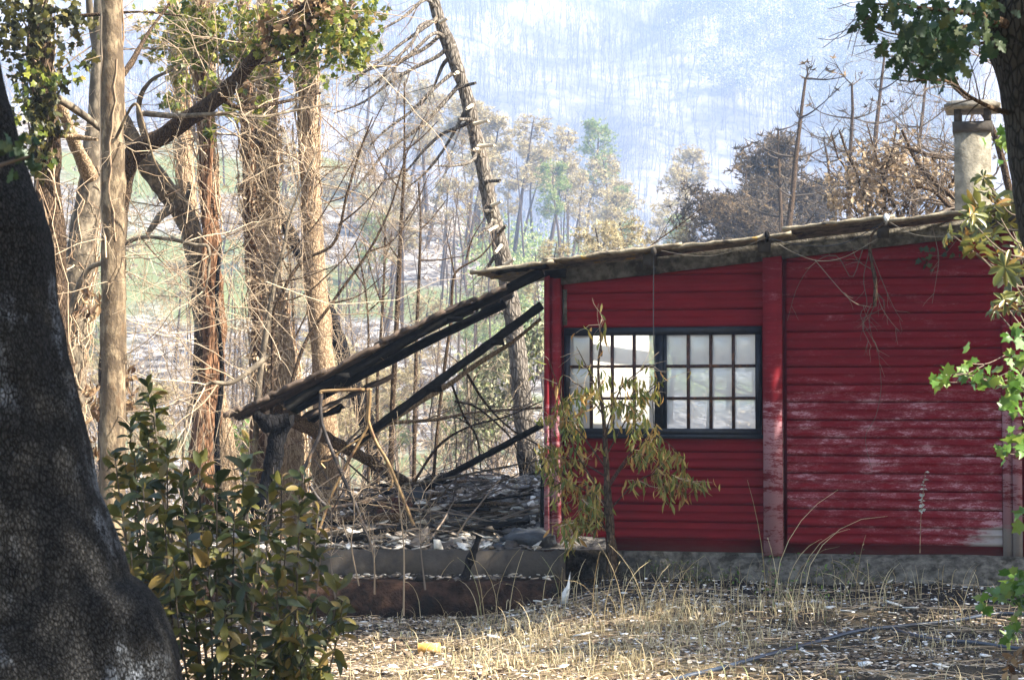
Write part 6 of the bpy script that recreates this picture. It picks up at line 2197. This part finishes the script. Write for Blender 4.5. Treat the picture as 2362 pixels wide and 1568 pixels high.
# thin bare suckers in front of the steps
for x, y0, y1, Y, lab in ((925, 1420, 1030, 17.5, 'forked pale bare sucker standing before the steps, tallest'), (770, 1400, 1140, 17.5, 'thin bare sucker left of the tallest one'), (858, 1370, 1180, 18, 'straight pale bare sucker close left of the tallest'), (975, 1360, 1150, 18, 'dark thin sucker right of the tallest'), (822, 1350, 1120, 18.3, 'thin grey sucker left of the straight pale one'), (600, 1500, 1200, 16, 'pale bare sucker seen among the laurel leaves')):
    b_ = P(x + 6, y0, Y)
    o = thing('sucker', lab, 'sapling', b_)
    pth = smooth_path([b_, P(x + g.normal(0, 6), y0 * .6 + y1 * .4, Y), P(x - 5, y0 * .3 + y1 * .7, Y), P(x - 8, y1, Y)], 30)
    MB().tubes(pth, np.linspace(.009, .003, 30)[None], 6, rad_noise=.2).build('stem', MAT['twig_tan' if 'pale' in lab else 'twig_grey'], o, True)
    s_, d_, r_, _ = spawn(pth[None], np.full((1, 30), .005), 9, .3, 1, .8, up=.3)
    twiggy(o, s_, d_, .3, .003 * np.ones(9), m=(3, 2), wob=.15, name='twigs')

# ------------------------------------------------------------------ peach tree in front of the window
pt = thing('peach_tree', 'scorched little peach tree with drooping yellow green leaves before the barred window', 'tree', WW(1408, 1300, -.75) * np.array([1, 1, 0]) + [0, 0, .05])
MB().tubes(smooth_path([WW(x, y, -.7) for x, y in ((1412, 1320), (1408, 1230), (1402, 1150), (1398, 1060), (1392, 960), (1380, 860), (1388, 770))], 40), np.interp(np.linspace(0, 1, 40), [0, .2, .45, 1], [.055, .045, .028, .006])[None], 12, rad_noise=.2, nscale=9).build('trunk', MAT['dark_bark'], pt, True)
g = np.random.default_rng(8)
brs = [[(1400, 1150), (1350, 1080), (1310, 1000), (1290, 900), (1265, 830)], [(1398, 1080), (1340, 1000), (1300, 960), (1275, 900)], [(1400, 1100), (1330, 1060), (1280, 1050), (1262, 1000)], [(1402, 1160), (1330, 1120), (1285, 1110), (1262, 1090)],
       [(1400, 1120), (1460, 1040), (1520, 1010), (1580, 1060)], [(1398, 1050), (1450, 960), (1500, 900), (1530, 880)], [(1396, 1000), (1430, 900), (1470, 860), (1500, 840)], [(1390, 930), (1360, 860), (1330, 800)],
       [(1402, 1180), (1470, 1110), (1530, 1090), (1575, 1110)], [(1404, 1220), (1350, 1200), (1300, 1210)], [(1394, 960), (1350, 900), (1320, 880)], [(1388, 820), (1384, 770), (1386, 735)], [(1400, 1130), (1450, 1060), (1500, 1050), (1540, 1120)], [(1400, 1180), (1370, 1130), (1340, 1150)], [(1392, 940), (1430, 930), (1480, 950)], [(1406, 1240), (1380, 1180), (1375, 1130)]]
allp = []
for bq in brs:
    pth = smooth_path([WW(x, y, -.7 + (g.normal(0, .12) if k else 0)) for k, (x, y) in enumerate(bq)], 24)
    MB().tubes(pth, np.linspace(.009, .003, 24)[None], 6, rad_noise=.2).build('branch', MAT['dark_bark'], pt, True)
    allp.append(pth)
A_ = np.array(allp)
s_, d_, r_, _ = spawn(A_, np.full(A_.shape[:2], .005), 8, .2, 1, .8, g)
q, R = grow(s_, d_, .28, .003 * np.ones(len(s_)), .0015 * np.ones(len(s_)), 6, .2, -.06, g)
MB().tubes(q, R, 4).build('twigs', MAT['twig_tan'], pt, kind='stuff')
cand = np.concatenate([q[:, 2:].reshape(-1, 3), A_[:, 8:].reshape(-1, 3)])
cand = cand[g.integers(0, len(cand), 1900)] + g.normal(0, .03, (1900, 3))
pxx = 1181 + cand[:, 0] / cand[:, 1] * F
pyy = HZ - (cand[:, 2] - EYE) / cand[:, 1] * F
keep = (pyy > 850 + np.abs(pxx - 1420) * .5) | (g.random(len(cand)) < .12)
cand = cand[keep]
d_ = g.normal(0, .35, cand.shape) + [0, 0, -1]
leaf_parts(pt, cand, unit(d_), g.normal(size=cand.shape), g.uniform(.075, .13, len(cand)), LANCE, MAT['peach_leaf'], 300)

# weeds by the wall
sp_ = thing('silver_weed', 'single thin weed with silvery leaves standing before the worn red boards', 'plant', WW(2122, 1270, -.3))
pth = smooth_path([WW(x, y, -.3) for x, y in ((2122, 1275), (2124, 1200), (2128, 1150), (2134, 1088))], 20)
MB().tubes(pth, np.linspace(.004, .0018, 20)[None], 5).build('stem', MAT['tan_bark'], sp_)
n_ = 34
u = g.integers(8, 20, n_)
cc = pth[u]
leaf_parts(sp_, cc, unit(g.normal(size=(n_, 3)) * [1, .6, .5]), g.normal(size=(n_, 3)) + [0, -.5, .5], g.uniform(.025, .05, n_), SMALL, MAT['silver_leaf'], 40)


def on_ground(x, y):
    Y = 1.6 * F / (y - HZ)
    for _ in range(10):
        p_ = P(x, y, Y)
        Y = (1.6 - float(H(p_[0], Y))) * F / (y - HZ)
    p_ = P(x, y, Y)
    p_[2] = float(H(p_[0], Y))
    return p_


for x, y, h_, lab, n_, mt in ((1815, 1385, .35, 'yellow green weed at the foot of the pillar, in a patch of sun', 90, 'bright_leaf'), (1690, 1310, .15, 'low dark weed at the base of the red wall', 110, 'weed'), (1480, 1320, .3, 'small leafy weed right of the peach tree foot', 110, 'weed'), (1960, 1350, .2, 'fine pale green weed below the concrete footing', 160, 'weed'), (1560, 1335, .15, 'creeping dark weed between peach tree and pillar', 140, 'weed'), (1740, 1300, .18, 'dark ivy weed at the left side of the pillar foot', 120, 'weed'), (1900, 1300, .14, 'ground ivy patch on the concrete footing', 100, 'weed'), (1630, 1350, .12, 'trailing weed below the wall middle', 120, 'weed'), (2010, 1310, .12, 'dark sprawling weed on the right of the footing', 120, 'weed')):
    b_ = on_ground(x, y)
    o = thing('weed', lab, 'weed', b_)
    S = np.repeat(b_[None], 9, 0) + g.normal(0, .06, (9, 3)) * [2, 1, 0]
    al = twiggy(o, S, g.normal(0, .5, (9, 3)) * [1, 1, 0] + [0, 0, .8], h_ * 1.2, .003 * np.ones(9), mats=('twig_grey',), m=(3, 2), wob=.2)
    q = al[1][0][:, 1:].reshape(-1, 3)
    c = q[g.integers(0, len(q), n_)] + g.normal(0, .03, (n_, 3))
    leaf_parts(o, c, unit(g.normal(size=c.shape)), g.normal(size=c.shape) + [0, -.3, 1], g.uniform(.02, .045, n_), SMALL if mt == 'weed' else LAUREL, MAT[mt], 25)

# ------------------------------------------------------------------ ground cover
g = np.random.default_rng(99)
n = 70000
Y = g.uniform(11.2, 19.4, n)
X = (g.uniform(150, 2420, n) - 1181) / F * Y
sidx = (X - SO[0]) * SU[0] + (Y - SO[1]) * SU[1]
tdx = (X - SO[0]) * SN[0] + (Y - SO[1]) * SN[1]
k = ~((sidx > -.1) & (tdx > -.3)) & ~((X < .45) & (Y > 18.7))
charpatch = (tdx > -2.4) & (sidx > .0)
cl_ = noise(np.stack([X, Y, 0 * X], -1), 1.6, 51) + .6 * noise(np.stack([X, Y, 0 * X], -1), 5.0, 52)
k &= ~(charpatch & (g.random(n) < .93)) & (cl_ > g.uniform(-.9, .55, n) + .35 * np.clip((X - .6) / 1.5, 0, 1))
X, Y = X[k], Y[k]
c = np.stack([X, Y, H(X, Y) + .012], -1)
o = MB().leaves(c, g.normal(size=c.shape) * [1, 1, .15], g.normal(0, .35, c.shape) + [0, 0, 1], g.uniform(.012, .045, len(c)), FLAKE).build('leaf_litter', MAT['litter'], None, kind='stuff')
tag(o, 'dry tan leaf litter strewn over the ash')
n = 5200
Y = g.uniform(11.2, 19.4, n)
X = (g.uniform(300, 2420, n) - 1181) / F * Y
tdx = (X - SO[0]) * SN[0] + (Y - SO[1]) * SN[1]
k = ~((X > .2) & (tdx > -.35)) & ~((X < .45) & (Y > 18.7))
X, Y = X[k], Y[k]
c = np.stack([X, Y, H(X, Y) + .018], -1)
MAT['white_bits'] = leafmat('white_bits', [(0, (.35, .33, .31)), (.6, (.6, .58, .54)), (1, (.8, .78, .74))], 0, .8)
o = MB().leaves(c, g.normal(size=c.shape) * [1, 1, .1], g.normal(0, .25, c.shape) + [0, 0, 1], g.uniform(.012, .04, len(c)), FLAKE).build('paint_flakes', MAT['white_bits'], None, kind='stuff')
tag(o, 'tiny white flakes sprinkled over the ground')
# chips one can point at
chips = [(975, 1412, 60), (1300, 1370, 40), (1245, 1395, 46), (1050, 1420, 44), (930, 1395, 40), (1140, 1475, 46), (1185, 1440, 30), (1215, 1500, 44), (1345, 1470, 60), (1640, 1345, 34), (1655, 1410, 34), (1735, 1440, 34), (1790, 1460, 44), (1860, 1515, 50), (2056, 1335, 30), (2050, 1350, 26), (2105, 1360, 22), (2065, 1400, 60), (2105, 1410, 46), (1955, 1425, 44), (1915, 1408, 34), (1990, 1400, 20), (2160, 1390, 26), (2230, 1400, 30), (2190, 1475, 30), (2170, 1545, 50), (1995, 1540, 50), (1905, 1505, 26), (1860, 1560, 26), (2060, 1425, 30), (1500, 1395, 26), (1550, 1420, 30), (1440, 1470, 30), (1600, 1480, 26), (905, 1545, 36), (870, 1500, 26), (1010, 1540, 44), (1100, 1545, 36), (1300, 1545, 36), (1660, 1450, 46), (1760, 1520, 26), (1800, 1405, 30), (1120, 1400, 30), (1440, 1375, 22), (1480, 1350, 20), (2270, 1520, 34), (2020, 1480, 30), (1930, 1470, 22), (840, 1440, 26), (760, 1430, 24), (1385, 1440, 28), (1560, 1530, 30)]
mes = []
for k in range(6):
    mb = MB()
    shard(mb, (0, 0, 0), 1, g.uniform(.35, .6), .05, 0, 0, 0, 0, g.normal(0, .25))
    mes.append(mb.mesh('white_shard', MAT['white_chip']))
for i, (x, y, w) in enumerate(chips):
    p_ = on_ground(x, y)
    o = bpy.data.objects.new('white_shard', mes[i % 6])
    COL.objects.link(o)
    s = w * M(p_[1]) * 1.05
    o.location = p_ + [0, 0, .035]
    o.scale = (s, s, s)
    o.rotation_euler = (g.normal(.15, .25), g.normal(0, .2), g.normal(0, .5))
    tag(o, 'flat white shard lying on the litter before the shed', 'shard', 'white shards on the ground')
    SHD.append((o, x, y))
rank_labels(SHD, [('the orange tin', 990, 1500), ('the upright white shard', 1300, 1390), ('the pillar foot weed', 1815, 1400), ('the pointed seed stalk', 1475, 1425), ('the near end of the blue hose', 1600, 1550), ('the middle of the blue hose', 2000, 1450), ('the silvery weed', 2122, 1330), ('the right end of the second hose', 2300, 1490), ('the laurel bush', 780, 1450)], 'flat white shard on the ground, %s to %s')
up = thing('white_shard', 'tall pointed white shard standing upright left of the peach tree', 'shard', on_ground(1300, 1390))
mb = MB()
a0 = on_ground(1300, 1390)
v = [a0 + q for q in np.array([[-.03, 0, 0], [.035, 0, 0], [.055, .01, .14], [.06, .015, .28], [.03, .01, .16], [-.01, 0, .1]])]
v2 = [q + [0, .012, 0] for q in v]
mb.add(v + v2, [[0, 1, 5], [1, 4, 5], [1, 2, 4], [2, 3, 4], [6, 11, 7], [7, 11, 10], [7, 10, 8], [8, 10, 9]])
mb.more([[i, i + 6, (i + 1) % 6 + 6, (i + 1) % 6] for i in range(6)], 0)
mb.build('blade', MAT['white_chip'], up)
# little rusty yellow tin
p_ = on_ground(990, 1500)
tin = thing('tin', 'rusty orange and white tin lying on its side in the grass', 'tin', p_)
mb = MB().tubes(np.array([p_ + [-.085, 0, .045], p_ + [-.08, 0, .045], p_ + [.0, .0, .045], p_ + [.08, .02, .045], p_ + [.085, .02, .045]]), np.array([[.036, .04, .038, .04, .036]]), 18, caps=True)
mb.build('can', plain('tin_paint', (.62, .33, .07), .6, .4, 22, .3, .003, dirt=(.6, .5, .38)), tin, True)
# charred sticks on the step
for lab, pts in (('short charred stick leaning on the upper step', [(1105, 1235), (1085, 1290), (1070, 1335)]), ('burnt lath lying across the lower step', [(960, 1330), (1000, 1350)]), ('grey curved shard of pipe leaning on the lower step', [(928, 1385), (945, 1405), (960, 1415)])):
    o = thing('stick', lab, 'stick', P(pts[0][0], pts[0][1], 19))
    MB().tubes(smooth_path([P(x, y, 18.75) for x, y in pts], 12), np.linspace(.03, .04, 12)[None], 8, caps=True, rad_noise=.4, nscale=12).build('wood', MAT['char' if 'charred' in lab else 'charred_wood'], o, True)
MAT['straw'] = MAT['grass']


def blades(pts, per, hmin, hmax, bend, spread, g, w=.0045):
    N = len(pts) * per
    S = np.repeat(pts, per, 0) + g.normal(0, spread, (N, 3)) * [1, 1, 0]
    az = g.uniform(0, 6.3, N)
    h = g.uniform(hmin, hmax, N)
    b_ = g.uniform(.2, 1.0, N) * bend
    k = 6
    u = np.linspace(0, 1, k)
    ang = b_[:, None] * u[None] ** 1.2 * 2.0 + .1
    st = (h / (k - 1))[:, None]
    dx = np.cumsum(np.sin(ang) * st, 1)
    dz = np.cumsum(np.cos(ang) * st, 1)
    Pt = S[:, None, :] + np.stack([dx * np.cos(az)[:, None], dx * np.sin(az)[:, None], dz], -1)
    Pt[:, 0] = S
    W_ = w * np.array([1, .95, .85, .7, .5, .15])[None] * g.uniform(.6, 1.5, N)[:, None]
    side = np.stack([-np.sin(az), np.cos(az), 0 * az], -1)
    return Pt, W_, side


def grass_patch(name, cents, label, per=45, h=(.12, .4), bend=.9, spread=.07, mat='grass', w=.0045):
    base = np.array([on_ground(x, y) for x, y in cents])
    mb = MB()
    Pt, W_, side = blades(base, per, h[0], h[1], bend, spread, g, w)
    mb.ribbons(Pt, W_, side)
    o = mb.build(name, MAT[mat], None, kind='stuff')
    return tag(o, label)


tufts = [(g.uniform(1180, 1300), g.uniform(1420, 1500)) for _ in range(16)] + [(g.uniform(1000, 1500), g.uniform(1440, 1560)) for _ in range(36)] + [(g.uniform(1450, 1800), g.uniform(1400, 1560)) for _ in range(26)] + [(g.uniform(1780, 1900), g.uniform(1360, 1440)) for _ in range(12)] + [(g.uniform(1500, 1640), g.uniform(1400, 1460)) for _ in range(16)]
grass_patch('dry_grass', tufts, 'dry straw coloured grass tufts in the sunlit strip', 12, (.06, .30), 2.4, .14)
low_t = [(g.uniform(820, 2380) ** 1.0, g.uniform(1400, 1600)) for _ in range(330)]
low_t = [q for q in low_t if q[0] < 1750 or g.random() < .45]
grass_patch('dry_grass', low_t, 'short matted dry grass over the whole foreground', 8, (.04, .20), 2.4, .18)
dull = [(g.uniform(1300, 2380), g.uniform(1330, 1440)) for _ in range(120)]
grass_patch('dry_grass', dull, 'sparse thin dead grass on the charred strip by the wall', 3, (.06, .3), 1.0, .1)
# tall single stalks
for x, y, h_, lab in ((1810, 1400, .95, 'tall straw grass stalks rising in front of the pillar'), (1475, 1425, .5, 'upright dry seed head stalk before the wall middle'), (1150, 1440, .8, 'long arching grass stalks in front of the lower step'), (960, 1420, .55, 'leaning dry stalks left of the grass tufts'), (1430, 1440, .6, 'thin leaning stalks right of the upright white shard'), (2000, 1400, .5, 'thin pale stalks below the concrete footing'), (1240, 1400, .55, 'dead seeding weed stalks at the shed corner foot'), (2200, 1450, .45, 'thin dark stalks beside the blue hose')):
    b_ = on_ground(x, y)
    o = thing('grass_tuft', lab, 'grass tuft', b_)
    Pt, W_, side = blades(b_[None], 7, h_ * .45, h_, .7, .13, g, .006)
    R = np.linspace(.0032, .0014, 6)[None].repeat(len(Pt), 0)
    MB().tubes(Pt, R, 4).build('stalks', MAT['grass'], o, kind='stuff')
    e = Pt[:, -2:].reshape(-1, 3)
    MB().leaves(e, unit(Pt[:, -1] - Pt[:, -2]).repeat(2, 0), g.normal(size=e.shape), g.uniform(.012, .03, len(e)), LANCE).build('seed_heads', MAT['grass'], o, kind='stuff')
# fallen thin twigs over the ground
n = 700
Y = g.uniform(11.5, 18.5, n)
X = (g.uniform(500, 2400, n) - 1181) / F * Y
S = np.stack([X, Y, H(X, Y) + .02], -1)
q, R = grow(S, g.normal(size=(n, 3)) * [1, .7, .05], g.uniform(.15, .7, n), .003 * np.ones(n), .002 * np.ones(n), 6, .12, 0, g)
q[:, :, 2] = H(q[:, :, 0], q[:, :, 1]) + .02 + .02 * g.random((n, 6))
o = MB().tubes(q, R, 3).build('fallen_twigs', MAT['twig_tan'], None, kind='stuff')
tag(o, 'thin dry twigs scattered over the ground')
# litter behind the laurel and on the slope beyond the terrace
n = 9000
Y = g.uniform(18.5, 36, n)
X = (g.uniform(-50, 1300, n) - 1181) / F * Y
k = ~((X > -3.5) & (Y < 25.2))
X, Y = X[k], Y[k]
c = np.stack([X, Y, H(X, Y) + .02], -1)
o = MB().leaves(c, g.normal(size=c.shape) * [1, 1, .3], g.normal(0, .4, c.shape) + [0, 0, 1], g.uniform(.05, .16, len(c)), FLAKE).build('wood_litter', MAT['litter'], None, kind='stuff')
tag(o, 'dry leaves over the floor of the burnt wood')
